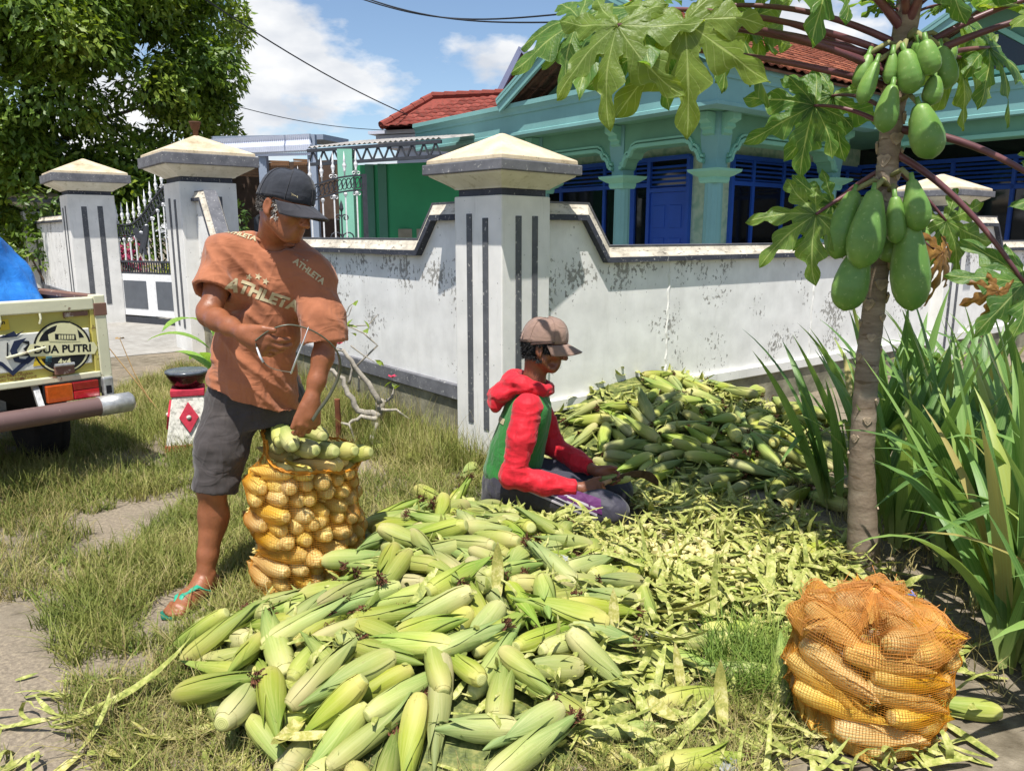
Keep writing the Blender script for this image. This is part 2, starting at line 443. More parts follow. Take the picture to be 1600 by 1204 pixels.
# potted plant on the gate pillar
r = empty('flower_pot', (P2.x, P2.y, 2.555)); r.scale = (.62, .62, .7)
MB().lathe([(.05, 0), (.052, .10), (.075, .11), (.10, .20), (.11, .21), (.11, .23), (.085, .225)], 14).build('pot', simple('terracotta', '#5f4232', .85, .2), r, True)
b = MB()
for k in range(16):
    a = rng.random() * 6.28; t = rng.uniform(.3, 1.1); l = rng.uniform(.10, .2); d = Vector((math.cos(a) * math.sin(t), math.sin(a) * math.sin(t), math.cos(t)))
    s = d.cross(Vector((0, 0, 1))).normalized() * .022; p = Vector((0, 0, .21))
    b.add([p, p + d * l * .5 + s, p + d * l, p + d * l * .5 - s], [(0, 1, 2, 3)])
b.build('leaves', simple('pot_leaf', '#8aa53c', .5), r)
tag(r, 'small terracotta pot with green sprouts on top of the gate pillar', 'flower pot')

# ================================================================== gates
M_IRON_W = simple('white_iron_paint', '#e6e6e6', .5, .08, 20, .05)
M_IRON_D = simple('dark_iron_paint', '#3c3f45', .55, .15, 20, .1)
M_PANEL_G = simple('grey_gate_panel', '#5c6066', .6, .08, 8, .05)
def finial_mesh():
    b = MB(); b.lathe([(.010, 0), (.010, .05), (.022, .06), (.012, .075), (.026, .115), (.028, .135), (.010, .17), (.018, .185), (.012, .21), (.001, .30)], 6)
    return b.mesh('spear_tip', M_IRON_W, True)
FIN = finial_mesh()
def scroll(b, c, r0, turns, sx, M, w=.012):
    pts = []
    for i in range(14):
        a = i / 13 * turns * 2 * math.pi; r = r0 * (1 - .75 * i / 13)
        pts.append(M @ Vector((c[0] + sx * (r0 - r * math.cos(a)), 0, c[1] + r * math.sin(a))))
    b.tube(pts, w / 2, 4)
def gate_leaf(name, a, b_, W, top, label, nb=13, low=True, rise=.42, emblem=True):
    """a: hinge foot, direction to b_; top(x) gives the height of the arched rail"""
    d = (b_ - a).normalized(); r = empty(name, a, math.atan2(d.y, d.x))
    fr = MB()
    fr.bar((0, 0, .03), (0, 0, top(0) ), .06); fr.bar((W, 0, .03), (W, 0, top(W) + .02), .06)
    fr.box((W / 2, 0, .05), (W, .05, .10)); fr.build('frame', M_IRON_D, r)
    # lower sheet panels
    if low:
        MB().box((W / 2, 0, .46), (W - .06, .03, .66)).build('lower_panel', M_IRON_W, r)
        for k in range(2):
            MB().box((W * (.26 + .48 * k), 0, .46), (W * .34, .042, .44)).build('panel_inset', M_PANEL_G, r)
            MB().box((W * (.02 + .48 * k) + .07, 0, .46), (.03, .04, .64)).build('panel_stile', M_IRON_W, r)
        z0 = .80
        g = MB(); g.bar((0, 0, .80), (W, 0, .80), .03); g.bar((0, 0, .98), (W, 0, .98), .03)
        for k in range(28): g.bar((W * (k + .5) / 28, 0, .80), (W * (k + .5) / 28, 0, .98), .014)
        g.build('lower_grille', M_IRON_D, r); z0 = .98
    else: z0 = .1
    xs = [W * (k + .7) / (nb + .4) for k in range(nb)]
    bar0 = None
    for x in xs:
        zt = top(x) - .20
        b = MB(); b.bar((0, 0, z0), (0, 0, zt), .018); b.lathe([(.02, zt - .05), (.03, zt - .02), (.012, zt)], 6)
        o = b.build('upright_bar', M_IRON_W, r); o.location.x = x
        f = link('spear_tip', FIN, r); f.location = (x, 0, top(x) + .01); f.scale = (1, 1, rng.uniform(1.0, 1.15))
    # arched ornamental rail
    b = MB(); N = 24
    for dz in (-.19, .0):
        for i in range(N):
            x0, x1 = W * i / N, W * (i + 1) / N
            b.bar((x0, 0, top(x0) + dz), (x1, 0, top(x1) + dz), .03, .022)
    for i in range(N):
        x = W * (i + .5) / N; z = top(x) - .095
        b.tube([(x + .035 * math.cos(q), 0, z + .07 * math.sin(q)) for q in np.linspace(0, 6.28, 11)], .007, 4, False)
        b.bar((x - .04, 0, z - .07), (x + .04, 0, z + .07), .01)
    b.build('scroll_rail', M_IRON_D, r)
    for x in xs[:: 2]:
        for dz in (.03, -.24):
            for s in (-1, 1):
                b = MB(); scroll(b, (x, top(x) + dz), .03, 1.1, s, Matrix.Identity(4)); b.build('scroll', M_IRON_W, r)
    b = MB(); x = W - .32
    for s in (-1, 1): scroll(b, (x, 1.35), .09, 1.2, s, Matrix.Identity(4), .02); scroll(b, (x, 1.62), .05, 1.2, s, Matrix.Identity(4), .02)
    b.bar((x, 0, 1.28), (x, 0, 1.72), .02); b.lathe([(.012, 1.70), (.03, 1.74), (.02, 1.8), (.0, 1.86)], 6, Matrix.Translation((x, 0, 0)))
    b.build('lock_scroll', M_IRON_D, r)
    return tag(r, label, 'gate', 'iron gate leaves')
hinge = P1 + RX * .30 - LD * .20
g1 = gate_leaf('iron_gate_leaf', hinge, Vector((-5.28, 11.95, 0)), 1.62,
          lambda x: 1.55 + (.60 * (1 - math.cos(min(1, max(0, (x - .35) / 1.15)) * math.pi)) / 2), 'open iron gate leaf with grey inset panels beside the far gate pillar', nb=11)
# rooster shaped plate on the open leaf
b = MB(); po = [(-.10, -.18), (-.04, -.02), (-.16, .06), (-.17, .18), (-.10, .20), (-.06, .12), (.02, .10), (.08, .22), (.14, .24), (.16, .14), (.12, .02), (.06, -.10), (.08, -.22), (.02, -.20), (0, -.10), (-.04, -.20)]
b.prism([(x * 1.0, z) for x, z in po], -.012, .012, Matrix.Translation((.72, -.03, 1.30)) @ Matrix.Rotation(math.pi / 2, 4, 'X')); b.build('plate_ornament', M_IRON_D, g1)
hb = P2 + RX * .35
g2b = Vector((-2.0, 10.75, 0))
gate_leaf('iron_gate_leaf', Vector((-3.35, 10.3, 0)), g2b, (g2b - Vector((-3.35, 10.3, 0))).length,
          lambda x: 1.62 + .56 * math.sin(min(1, x / 1.42) * math.pi / 2), 'white spear topped iron gate leaf behind the standing man', nb=9, low=False)
# ================================================================== main house (turquoise)
HC = Vector((2.56, 10.1, 0))
def paint(name, c, rough=.6, var=.10):
    t = Nt(name, rough, .35); v = t.co(); c = srgb(c)
    f = t.noise(v, 1.7, 5, .6); g = t.noise(t.co(scale=(6, 6, 1)), 1.5, 5, .65)
    a = t.ramp(f, [(.3, tuple(x * (1 - var) for x in c[:3])), (.7, tuple(min(1, x * (1 + var)) for x in c[:3]))])
    a = t.mix(t.ramp(g, [(.6, (0, 0, 0, 1)), (.85, (.3, .3, .3, 1))]), a, tuple(x * .6 for x in c[:3]) + (1,))
    t.col(a); t.bump(t.noise(v, 30, 3), .1, .003); return t.m
M_TEAL = paint('turquoise_paint', '#78a7a4'); M_GREEN = paint('sea_green_paint', '#689a80'); M_LGREEN = paint('pale_sea_green_paint', '#82bba4')
M_BLUE = paint('cobalt_blue_paint', '#2b57b8', .45); M_DKGREEN = paint('deep_green_wall_paint', '#2f8a5c')
def tilewall():
    t = Nt('patterned_wall_tile', .4, .4); v = t.co()
    w = t.n('ShaderNodeTexVoronoi'); w.inputs['Scale'].default_value = 7; t.l(v, w.inputs['Vector'])
    t.col(t.ramp(w.outputs['Distance'], [(.1, srgb('#9dbfa6')), (.5, srgb('#b4cbb2')), (.8, srgb('#8fb39b'))])); return t.m
M_TILEW = tilewall()
def glass():
    t = Nt('dark_window_glass', .06, .6); t.col(srgb('#12161a')); t.bump(t.noise(t.co(), 1.2, 2), .05, .02); return t.m  # near-black colour stands in for the unlit rooms behind the panes
M_GLASS = glass()
def roof_tile(name, a, b, c):
    t = Nt(name, .85, .2); v = t.co(); r = t.rand()
    k = t.ramp(r, [(0, srgb(a)), (.5, srgb(b)), (1, srgb(c))])
    k = t.mix(t.ramp(t.noise(v, 14, 5, .65), [(.5, (0, 0, 0, 1)), (.72, (.75, .75, .75, 1))]), k, srgb('#4a3a32'))
    t.col(k); t.bump(t.noise(v, 40, 3), .2, .004); return t.m
M_RTILE = roof_tile('weathered_clay_tile', '#6f4234', '#94553f', '#b06e52')
M_RTILE2 = roof_tile('red_glazed_tile', '#6f352d', '#7f3d34', '#8f4a40')
M_DECK = simple('brown_roof_underside', '#6f5341', .9, .3, 8, .4, 20, .02)

def pantile(w, l, mat, name='tile'):
    b = MB(); vs = []; N = 6
    for j, (y, dz) in enumerate(((0, .022), (l, 0.0))):
        for i in range(N + 1):
            x = -w * .56 + w * 1.12 * i / N
            vs.append((x, y, dz + .030 * math.sin(math.pi * (i / N) * 2) * .5 + .03))
    for i in range(N + 1): vs.append((vs[i][0], 0, vs[i][2] - .022))
    fs = [(i, i + 1, N + 2 + i, N + 1 + i) for i in range(N)] + [(2 * N + 2 + i, 2 * N + 3 + i, i + 1, i) for i in range(N)]
    b.add(vs, fs); return b.mesh(name, mat, True)
def tile_slope(parent, org, u, v, nu, nv, w, l, me, keep=lambda i, j: True, limit=300):
    """org: lower corner; u along the eave, v up the slope (unit). Tiles are children of parent"""
    u = Vector(u).normalized(); v = Vector(v).normalized(); n = u.cross(v)
    M = Matrix((u, v, n)).transposed().to_4x4()
    rest = MB(); cnt = 0
    for j in range(nv):
        for i in range(nu):
            if not keep(i, j): continue
            p = Vector(org) + u * (w * (i + .5)) + v * (l * .88 * j)
            T = Matrix.Translation(p + n * rng.uniform(0, .006)) @ M @ Matrix.Rotation(rng.uniform(-.03, .03), 4, 'Z')
            if cnt < limit:
                o = link('tile', me, parent); o.matrix_local = T; cnt += 1
            else:
                rest.add([T @ vv.co for vv in me.vertices], [tuple(pp.vertices) for pp in me.polygons])
    if rest.v: tag(rest.build('tile_field', me.materials[0], parent, True), kind='stuff')

house = empty('house', HC, TH)
def sweep_plan(name, path, prof, mat, parent, closed=False):
    """prof (out,z) swept along plan path; 'out' is to the right-hand side of travel"""
    vs = []; m = len(path); k = len(prof)
    for i, p in enumerate(path):
        def nr(a, b):
            d = Vector((b[0] - a[0], b[1] - a[1])).normalized(); return Vector((d.y, -d.x))
        n1 = nr(path[i - 1], p) if i else nr(p, path[i + 1]); n2 = nr(p, path[i + 1]) if i < m - 1 else n1
        mt = (n1 + n2).normalized(); mt /= max(.3, mt.dot(n1))
        vs += [(p[0] + mt.x * o, p[1] + mt.y * o, z) for o, z in prof]
    fs = [(i * k + j, i * k + j + 1, (i + 1) * k + j + 1, (i + 1) * k + j) for i in range(m - 1) for j in range(k - 1)]
    return MB().add(vs, fs).build(name, mat, parent)
PATH = [(0, 7.15), (0, 0), (3.9, 0), (3.9, -4.2), (9.5, -4.2)]
# travelling toward -y then +x then -y: outside is on the right-hand side
sweep_plan('fascia', PATH, [(-.25, 3.0), (.02, 3.0), (.02, 3.045), (.0, 3.055), (.0, 3.32), (.025, 3.33), (.03, 3.37), (.065, 3.42), (.085, 3.43), (.085, 3.50), (.03, 3.515), (-.4, 3.52)], M_TEAL, house)
MB().box((-.0 + .02, 7.15 + .02, 3.26), (.04, .04, .5)).build('fascia_end', M_TEAL, house)
s = MB(); s.box((4.6, 3.6, 3.06), (9.0, 7.0, .06)); s.box((6.7, -2.1, 3.06), (5.4, 4.1, .06)); s.build('soffit', M_GREEN, house)
# beams with arches
def arch_poly(x0, x1, z0=2.36, zt=2.66, top=3.03):
    """outline of the beam between two columns: x along, z up"""
    e = .30
    L = [(x0, top), (x0, z0), (x0 + .06, z0 + .02), (x0 + .10, z0 + .12), (x0 + .14, z0 + .16), (x0 + .19, z0 + .17), (x0 + .24, z0 + .26), (x0 + .32, zt - .005), (x0 + .40, zt)]
    Rr = [(x1 - (p[0] - x0), p[1]) for p in L][::-1]
    return L + Rr
ML = Matrix(((0, 0, 1, 0), (1, 0, 0, 0), (0, 1, 0, 0), (0, 0, 0, 1)))        # (along, z, depth) -> (depth, along, z)
MR = Matrix(((1, 0, 0, 0), (0, 0, 1, 0), (0, 1, 0, 0), (0, 0, 0, 1)))        # -> (along, depth, z)
for (M, bays, dep) in ((ML, [(.68, 2.27), (2.43, 4.2), (4.36, 6.6)], .80), (MR, [(.88, 3.7)], .60)):
    for a, c in bays:
        P = arch_poly(a, c)
        # split into convex-ish strips
        b = MB(); low = P[1:-1]
        for i in range(len(low) - 1):
            (xa, za), (xb, zb) = low[i], low[i + 1]
            if abs(xb - xa) < 1e-6: continue
            b.prism([(xa, za), (xb, zb), (xb, 3.03), (xa, 3.03)], dep - .13, dep + .13, M)
        b.build('arch_beam', M_GREEN, house)
        for off, wd, pr in ((.035, .05, .165), (.10, .03, .15)):
            mb = MB(); q = [(x, z + off) for x, z in low]
            for i in range(len(q) - 1):
                A = M @ Vector((q[i][0], q[i][1], dep - pr + .01)); B = M @ Vector((q[i + 1][0], q[i + 1][1], dep - pr + .01))
                mb.bar(A, B, .06, wd)
            mb.build('arch_moulding', M_LGREEN, house)
def column(x, y, name='column'):
    r = empty(name, (x, y, 0)); r.parent = house
    b = MB(); b.lathe([(.19, .25), (.19, .36), (.15, .40), (.135, .45), (.125, 2.10)], 24); 
    # flutes: pinch every other vertex
    v2 = []
    for v in b.v:
        a = math.atan2(v[1], v[0]); rr = math.hypot(v[0], v[1])
        k = 1 - (.06 if (round(a / (2 * math.pi) * 24) % 2) else 0) * (rr < .14)
        v2.append((v[0] * k, v[1] * k, v[2]))
    b.v = v2; b.build('shaft', M_TEAL if x < 5 else M_LGREEN, r)
    q = math.sqrt(2)
    MB().lathe([(.135 * q, 2.10), (.15 * q, 2.14), (.15 * q, 2.18), (.19 * q, 2.20), (.26 * q, 2.25), (.27 * q, 2.285), (.14 * q, 2.29)], 4, None, math.pi / 4).build('capital', M_LGREEN, r)
    MB().lathe([(.12 * q, 2.285), (.12 * q, 2.42), (.135 * q, 2.55), (.15 * q, 2.72), (.15 * q, 3.03)], 4, None, math.pi / 4).build('pier', M_TEAL, r)
    for k in range(4):
        b = MB(); Rm = Matrix.Rotation(k * math.pi / 2, 4, 'Z')
        po = [(.14, 2.72), (.20, 2.75), (.19, 2.80), (.25, 2.83), (.24, 2.88), (.33, 2.92), (.33, 3.02), (.14, 3.02)]
        b.prism(po, -.09, .09, Rm @ MR); b.build('bracket', M_LGREEN, r)
    return r
for c in ((.8, .6), (.8, 2.35), (.8, 4.28)): column(*c)
column(3.78, .6)
# inner walls, doors, windows
MB().box((2.3, 4.5, 1.6), (.2, 5.4, 3.0)).build('wall', M_TILEW, house)
MB().box((5.0, 1.88, 1.6), (5.55, .2, 3.0)).build('wall', M_TILEW, house)
MB().box((4.5, 2.6, .12), (9, 8, .36)).build('floor_slab', simple('house_floor', '#9a958a', .6), house)
def win_L(y0, y1, z0, z1, split=None, parent=house):
    r = empty('window', (2.19, 0, 0)); r.parent = parent
    MB().box((-.005, (y0 + y1) / 2, (z0 + z1) / 2), (.02, y1 - y0, z1 - z0)).build('pane', M_GLASS, r)
    f = MB(); fw = .07
    zl = z1 - .42
    for y in [y0, y1] + (split or []): f.bar((-.02, y, z0), (-.02, y, z1), fw, .06)
    for z in (z0, z0 + .42, zl, z1): f.bar((-.022, y0, z), (-.022, y1, z), .06, fw)
    f.build('frame', M_BLUE, r)
    for i in range(5): 
        z = zl + .04 + i * .075
        MB().box((-.02, (y0 + y1) / 2, z + .02), (.05, y1 - y0 - .04, .018), Matrix.Rotation(.5, 3, 'Y')).build('louvre', M_BLUE, r)
    return r
win_L(3.42, 5.9, .72, 2.66, [4.1, 5.3])
win_L(2.16 + .86, 3.36, .72, 2.66)
d = empty('door', (2.19, 0, 0)); d.parent = house
MB().box((-.01, 2.58, 1.20), (.05, .80, 1.80)).build('door_leaf', M_BLUE, d)
for yy in (2.40, 2.76):
    for zz in (.65, 1.15, 1.70): MB().box((-.04, yy, zz), (.02, .26, .38)).build('door_panel', M_BLUE, d, bevel=.01)
fr = MB()
for yy in (2.14, 3.0): fr.bar((-.03, yy, .3), (-.03, yy, 2.66), .08, .07)
for zz in (2.14, 2.66): fr.bar((-.033, 2.14, zz), (-.033, 3.0, zz), .08, .07)
fr.build('door_frame', M_BLUE, d)
MB().box((-.0, 2.57, 2.4), (.02, .8, .46)).build('transom_pane', M_GLASS, d)
for i in range(5): MB().box((-.025, 2.57, 2.2 + i * .08), (.05, .78, .018), Matrix.Rotation(.5, 3, 'Y')).build('louvre', M_BLUE, d)
MB().tube([(-.05, 2.92, 1.2), (-.08, 2.92, 1.2), (-.08, 2.86, 1.2)], .012, 6).build('handle', M_IRON_W, d)
def win_R(x0, x1, z0, z1, split, yq=1.77):
    r = empty('window', (0, yq, 0)); r.parent = house
    MB().box(((x0 + x1) / 2, -.005, (z0 + z1) / 2), (x1 - x0, .02, z1 - z0)).build('pane', M_GLASS, r)
    f = MB(); zl = z1 - .42
    for x in [x0, x1] + split: f.bar((x, -.02, z0), (x, -.02, z1), .07, .06)
    for z in (z0, z0 + .42, zl, z1): f.bar((x0, -.022, z), (x1, -.022, z), .06, .07)
    f.build('frame', M_BLUE, r)
    for i in range(5):
        MB().box(((x0 + x1) / 2, -.02, zl + .06 + i * .075), (x1 - x0 - .04, .05, .018), Matrix.Rotation(-.5, 3, 'X')).build('louvre', M_BLUE, r)
win_R(2.78, 4.7, .72, 2.66, [3.35, 4.25]); win_R(4.9, 7.6, .72, 2.66, [5.6, 6.4, 7.0])
# porch front arch on the right
P = arch_poly(-3.9, -.1, 2.5, 2.72); b = MB(); low = P[1:-1]
for i in range(len(low) - 1):
    (xa, za), (xb, zb) = low[i], low[i + 1]
    if abs(xb - xa) > 1e-6: b.prism([(xa, za), (xb, zb), (xb, 3.03), (xa, 3.03)], 4.2 - .13, 4.2 + .13, ML)
b.build('arch_beam', M_GREEN, house)
mb = MB()
for i in range(len(low) - 1):
    mb.bar(ML @ Vector((low[i][0], low[i][1] + .04, 4.04)), ML @ Vector((low[i + 1][0], low[i + 1][1] + .04, 4.04)), .06, .06)
mb.build('arch_moulding', M_LGREEN, house)
MB().box((7.0, -1.2, 1.6), (.2, 6.2, 3.0)).build('wall', M_GLASS, house)
b = MB()
for i in range(6): b.box((6.88, -1.2, 2.24 + i * .075), (.05, 5.8, .018), Matrix.Rotation(.5, 3, 'Y'))
b.bar((6.87, -4, 2.2), (6.87, 2, 2.2), .06, .07); b.bar((6.87, -4, 2.7), (6.87, 2, 2.7), .06, .07)
for y in (-3, -2, -1, 0, 1): b.bar((6.87, y, .7), (6.87, y, 2.7), .06, .06)
b.build('window_frame', M_BLUE, house)
MB().box((6.85, -1.55, 2.12), (.01, .18, .12)).build('small_sign', simple('sign_pale', '#b9d6b4', .6), house)

def gable(x0, x1, yc, half, ze, zr, ntx, label_mat, front, inset=.62, limit=300, back_only=False):
    """gable roof with ridge along x at y=yc; gable end faces -x"""
    rf = empty('roof', (0, 0, 0)); rf.parent = house
    sl = Vector((0, half, zr - ze)).normalized(); L = math.hypot(half, zr - ze)
    for s in (-1, 1):
        a = Vector((x0, yc + s * half, ze)); b2 = Vector((x0, yc, zr)); n = Vector((0, s * (zr - ze), half)).normalized() * .03
        MB().add([a - n, Vector((x1, a.y, ze)) - n, Vector((x1, yc, zr)) - n, b2 - n, a, Vector((x1, a.y, ze)), Vector((x1, yc, zr)), b2],
                 [(0, 1, 2, 3), (4, 7, 6, 5), (0, 4, 5, 1), (1, 5, 6, 2), (3, 2, 6, 7), (0, 3, 7, 4)]).build('roof_deck', M_DECK, rf)
        # rafters under the overhang
        for k in range(3):
            xx = x0 + .12 + .22 * k
            MB().bar((xx, a.y, ze - .05), (xx, yc, zr - .05), .05, .05).build('rafter', M_DECK, rf)
        for k in range(7):
            t = (k + .5) / 7; p = a.lerp(b2, t)
            MB().box((x0 + .33, p.y, p.z - .035), (.62, .04, .03)).build('batten', M_DECK, rf)
        # barge board
        bb = MB(); A = a + Vector((-.02, s * .06, -.05)); B = b2 + Vector((-.02, 0, -.02))
        for off, w, h in ((0, .05, .20), (-.03, .05, .07), (.0, .12, .035)):
            dz = .02 if w == .05 and h == .20 else (.08 if h == .07 else .125)
            bb.bar(A + Vector((off, 0, dz)), B + Vector((off, 0, dz)), w, h)
        bb.build('barge_board', M_TEAL, rf)
    MB().prism([(yc - half + .1, ze - .02), (yc + half - .1, ze - .02), (yc, zr - .1)], x0 + inset, x0 + inset + .1, ML).build('gable_wall', M_GREEN, rf)
    if front:
        w, l = .205, .25
        tile_slope(rf, (x0, yc - half, ze + .01), (1, 0, 0), (0, half, zr - ze), int((x1 - x0) / w), int(L / (l * .88)) + 1, w, l, pantile(w, l, M_RTILE), limit=300)
        rp = MB()
        for i in range(int((x1 - x0) / .3)):
            x = x0 + .3 * i
            rp.lathe([(.09, 0), (.075, .3)], 8, Matrix.Translation((x, yc, zr + .0)) @ Matrix.Rotation(math.pi / 2, 4, 'Y'))
        rp.build('ridge_tiles', M_RTILE, rf)
    return rf
gable(-.12, 7.5, 2.05, 2.2, 3.50, 4.68, 0, None, True)
g3 = gable(3.78, 9.0, -1.55, 2.1, 3.50, 4.62, 0, None, False, inset=.35)
MB().prism([(-2.35, 3.62), (-.75, 3.62), (-1.55, 4.15)], 4.085, 4.11, ML).build('gable_vent', M_GLASS, g3)
b = MB()
for A, B in (((-2.4, 3.62), (-1.55, 4.22)), ((-1.55, 4.22), (-.7, 3.62)), ((-.7, 3.62), (-2.4, 3.62))):
    b.bar((4.07, A[0], A[1]), (4.07, B[0], B[1]), .06, .07)
b.build('vent_frame', M_LGREEN, g3)
fb = MB(); fb.lathe([(.10, 0), (.10, .06), (.05, .09), (.12, .14), (.05, .19), (.08, .25), (.03, .31), (.05, .36), (.005, .50)], 10, Matrix.Translation((.55, 1.9, 4.72)))
fb.build('roof_finial', M_RTILE2, house, True)
tag(house, 'turquoise house with blue doors, fluted columns and clay tile roof behind the wall', 'house')

# ================================================================== neighbour house with red roof
nb = empty('house', (0, 0, 0))
M_GWHITE = paint('grey_white_cornice', '#c9cede')
def hip(name, corners, ridge, parent, mat, me, w=.26, l=.30, limit=150):
    """corners: 4 eave points (front-left, front-right, back-right, back-left); ridge: 2 points; tiles on the front and left slopes"""
    fl, fr_, br, bl = [Vector(c) for c in corners]; r0, r1 = [Vector(c) for c in ridge]
    rf = empty(name); rf.parent = parent
    MB().add([fl, fr_, br, bl, r0, r1], [(0, 1, 5, 4), (1, 2, 5), (2, 3, 4, 5), (3, 0, 4)]).build('roof_deck', mat, rf)
    for (a, b2, t0, t1) in ((fl, fr_, r0, r1), (bl, fl, r0, r0)):
        u = (b2 - a); W = u.length; u = u / W; mid = (t0 + t1) / 2; v = (mid - a); v = (v - u * v.dot(u)); Lh = v.length; v = v / Lh
        s0 = (t0 - a).dot(u); s1 = (t1 - a).dot(u)
        def keep(i, j, s0=s0, s1=s1, W=W, Lh=Lh):
            t = (l * .88 * (j + .6)) / Lh
            if t > 1: return False
            x = w * (i + .5); lo = s0 * t; hi = W + (s1 - W) * t
            return lo - .02 < x < hi + .02
        tile_slope(rf, a, u, v, int(W / w) + 1, int(Lh / (l * .88)) + 1, w, l, me, keep, limit)
    for A, B in ((fl, r0), (r0, r1), (fr_, r1), (bl, r0)):
        b = MB(); n = max(2, int((B - A).length / .33))
        for i in range(n):
            p = A.lerp(B, i / n); qq = A.lerp(B, (i + 1.08) / n)
            b.tube([p + Vector((0, 0, .05)), qq + Vector((0, 0, .04))], [.11, .095], 8)
        b.build('ridge_cap', mat, rf)
    return rf
TM2 = pantile(.26, .30, M_RTILE2)
hip('roof', [(-3.35, 20.6, 4.08), (2.8, 18.3, 4.08), (4.5, 24, 4.08), (-2.6, 26, 4.08)], [(-2.15, 21.8, 5.0), (1.6, 20.9, 5.0)], nb, M_RTILE2, TM2)
hip('roof', [(-1.9, 22.4, 4.55), (4.2, 20.4, 4.55), (5, 26, 4.55), (-1.2, 28, 4.55)], [(.15, 23.4, 5.55), (4, 23.0, 5.55)], nb, M_RTILE2, TM2)
# dormer gable
dm = empty('dormer'); dm.parent = nb
MB().add([(-.30, 21.6, 5.05), (1.1, 21.3, 5.05), (.25, 21.4, 6.1), (.1, 24, 5.05), (1.8, 24, 5.05), (.8, 24, 6.1)], [(0, 1, 2), (0, 2, 5, 3), (1, 4, 5, 2)]).build('dormer_body', M_RTILE2, dm)
b = MB(); b.bar((-.38, 21.5, 5.0), (.25, 21.3, 6.15), .12, .14); b.bar((.25, 21.3, 6.15), (1.2, 21.15, 5.0), .12, .14); b.build('barge_board', paint('lilac_grey_paint', '#7f86a3'), dm)
MB().add([(-.05, 21.45, 5.1), (.6, 21.35, 5.1), (.25, 21.35, 5.75)], [(0, 1, 2)]).build('dormer_face', M_GWHITE, dm)
b = MB(); b.box((1.0, 22.6, 3.7), (7.4, 5.2, .12), Matrix.Rotation(-.33, 3, 'Z')); b.box((1.0, 22.6, 3.86), (7.8, 5.6, .2), Matrix.Rotation(-.33, 3, 'Z')); b.box((1, 22.6, 4.02), (8.1, 5.9, .08), Matrix.Rotation(-.33, 3, 'Z'))
b.build('cornice', M_GWHITE, nb)
MB().box((1.0, 22.6, 1.8), (7.0, 4.8, 3.7), Matrix.Rotation(-.33, 3, 'Z')).build('wall', M_GWHITE, nb)
tag(nb, 'house with glossy red tile roof and pale cornice behind the corner pillar', 'house')

# ================================================================== low building and carport behind the gate
cpm = M_DKGREEN
cb = empty('carport', (0, 0, 0))
def atY(px, py, Y):
    u = (px - 800) / 1202.; v = (602 - py) / 1202.; c, s = math.cos(R_(11.1)), math.sin(R_(11.1))
    d = Vector((u, c + v * s, -s + v * c)); d *= Y / d.y
    return Vector((0, 0, 1.4)) + d
A, B = Vector((-3.35, 15.5, 0)), Vector((-1.2, 14.6, 0))
MB().bar(A + Vector((0, 0, 1.35)), B + Vector((0.6, -.25, 1.35)), .15, 2.7).build('wall', M_DKGREEN, cb)
for t in (.30, .42):
    p = A.lerp(B, t); MB().box((p.x, p.y - .10, 1.35), (.16, .10, 2.7)).build('pilaster', paint('grey_green_pilaster', '#4a7a68'), cb)
for k in range(3):
    p = A.lerp(B, .62 + .17 * k); MB().box((p.x, p.y - .12, 1.42), (.26, .04, .16)).build('vent_block', simple('vent_pale', '#8f8a7a', .8), cb)
b = MB(); n = 26
a0, a1 = Vector((-3.4, 13.3, 2.80)), Vector((-1.1, 12.5, 2.86)); c0, c1 = Vector((-2.9, 15.2, 3.12)), Vector((-.6, 14.4, 3.15))
vs = []
for i in range(n * 2 + 1):
    t = i / (n * 2); dz = .03 * (i % 2)
    vs += [a0.lerp(a1, t) + Vector((0, 0, dz)), c0.lerp(c1, t) + Vector((0, 0, dz))]
b.add(vs, [(2 * i, 2 * i + 2, 2 * i + 3, 2 * i + 1) for i in range(n * 2)]); b.build('corrugated_roof', simple('rusty_sheet', '#a5a09a', .6, .25, 4), cb)
b = MB()
b.bar(a0 + Vector((0, 0, -.04)), a1 + Vector((0, 0, -.04)), .05, .05); b.bar(a0 + Vector((0, 0, -.26)), a1 + Vector((0, 0, -.26)), .05, .05)
for i in range(12):
    p = a0.lerp(a1, i / 12); q = a0.lerp(a1, (i + .5) / 12); r3 = a0.lerp(a1, (i + 1) / 12)
    b.bar(p + Vector((0, 0, -.26)), q + Vector((0, 0, -.05)), .025); b.bar(q + Vector((0, 0, -.05)), r3 + Vector((0, 0, -.26)), .025)
b.build('truss', M_IRON_D, cb)
p = Vector((-2.72, 13.1, 0)); MB().box((p.x, p.y, 1.38), (.24, .24, 2.76)).build('post', M_LGREEN, cb)
tag(cb, 'green walled carport with corrugated roof behind the iron gate', 'carport')

lb = empty('building', (0, 0, 0))
M_GREYB = paint('blue_grey_gutter', '#8c97a8')
A, B = Vector((-6.1, 17.2, 0)), Vector((-3.55, 16.2, 0))
MB().bar(A + Vector((0, 0, 3.36)), B + Vector((0, 0, 3.28)), .9, .10).build('gutter', M_GREYB, lb)
b = MB(); N = 60
for i in range(N):
    p = A.lerp(B, (i + .5) / N) + Vector((-.35, -.72, 0)); b.lathe([(.0, -.34), (.04, -.30), (.05, -.2), (.02, -.1), (.045, 0)], 6, Matrix.Translation(p + Vector((0, 0, 3.30))))
b.build('valance_drops', M_GWHITE, lb)
MB().bar(A + Vector((-.35, -.70, 3.24)), B + Vector((-.35, -.70, 3.18)), .03, .10).build('valance', M_GWHITE, lb)
MB().bar(A + Vector((-.35, -.70, 2.98)), B + Vector((-.35, -.70, 2.93)), .03, .05).build('valance', M_GWHITE, lb)
MB().bar(A + Vector((-1.6, 1.9, 1.5)), B + Vector((0, 1.2, 1.5)), .1, 3).build('wall', simple('shaded_inner_wall', '#5a4a40', .9), lb)
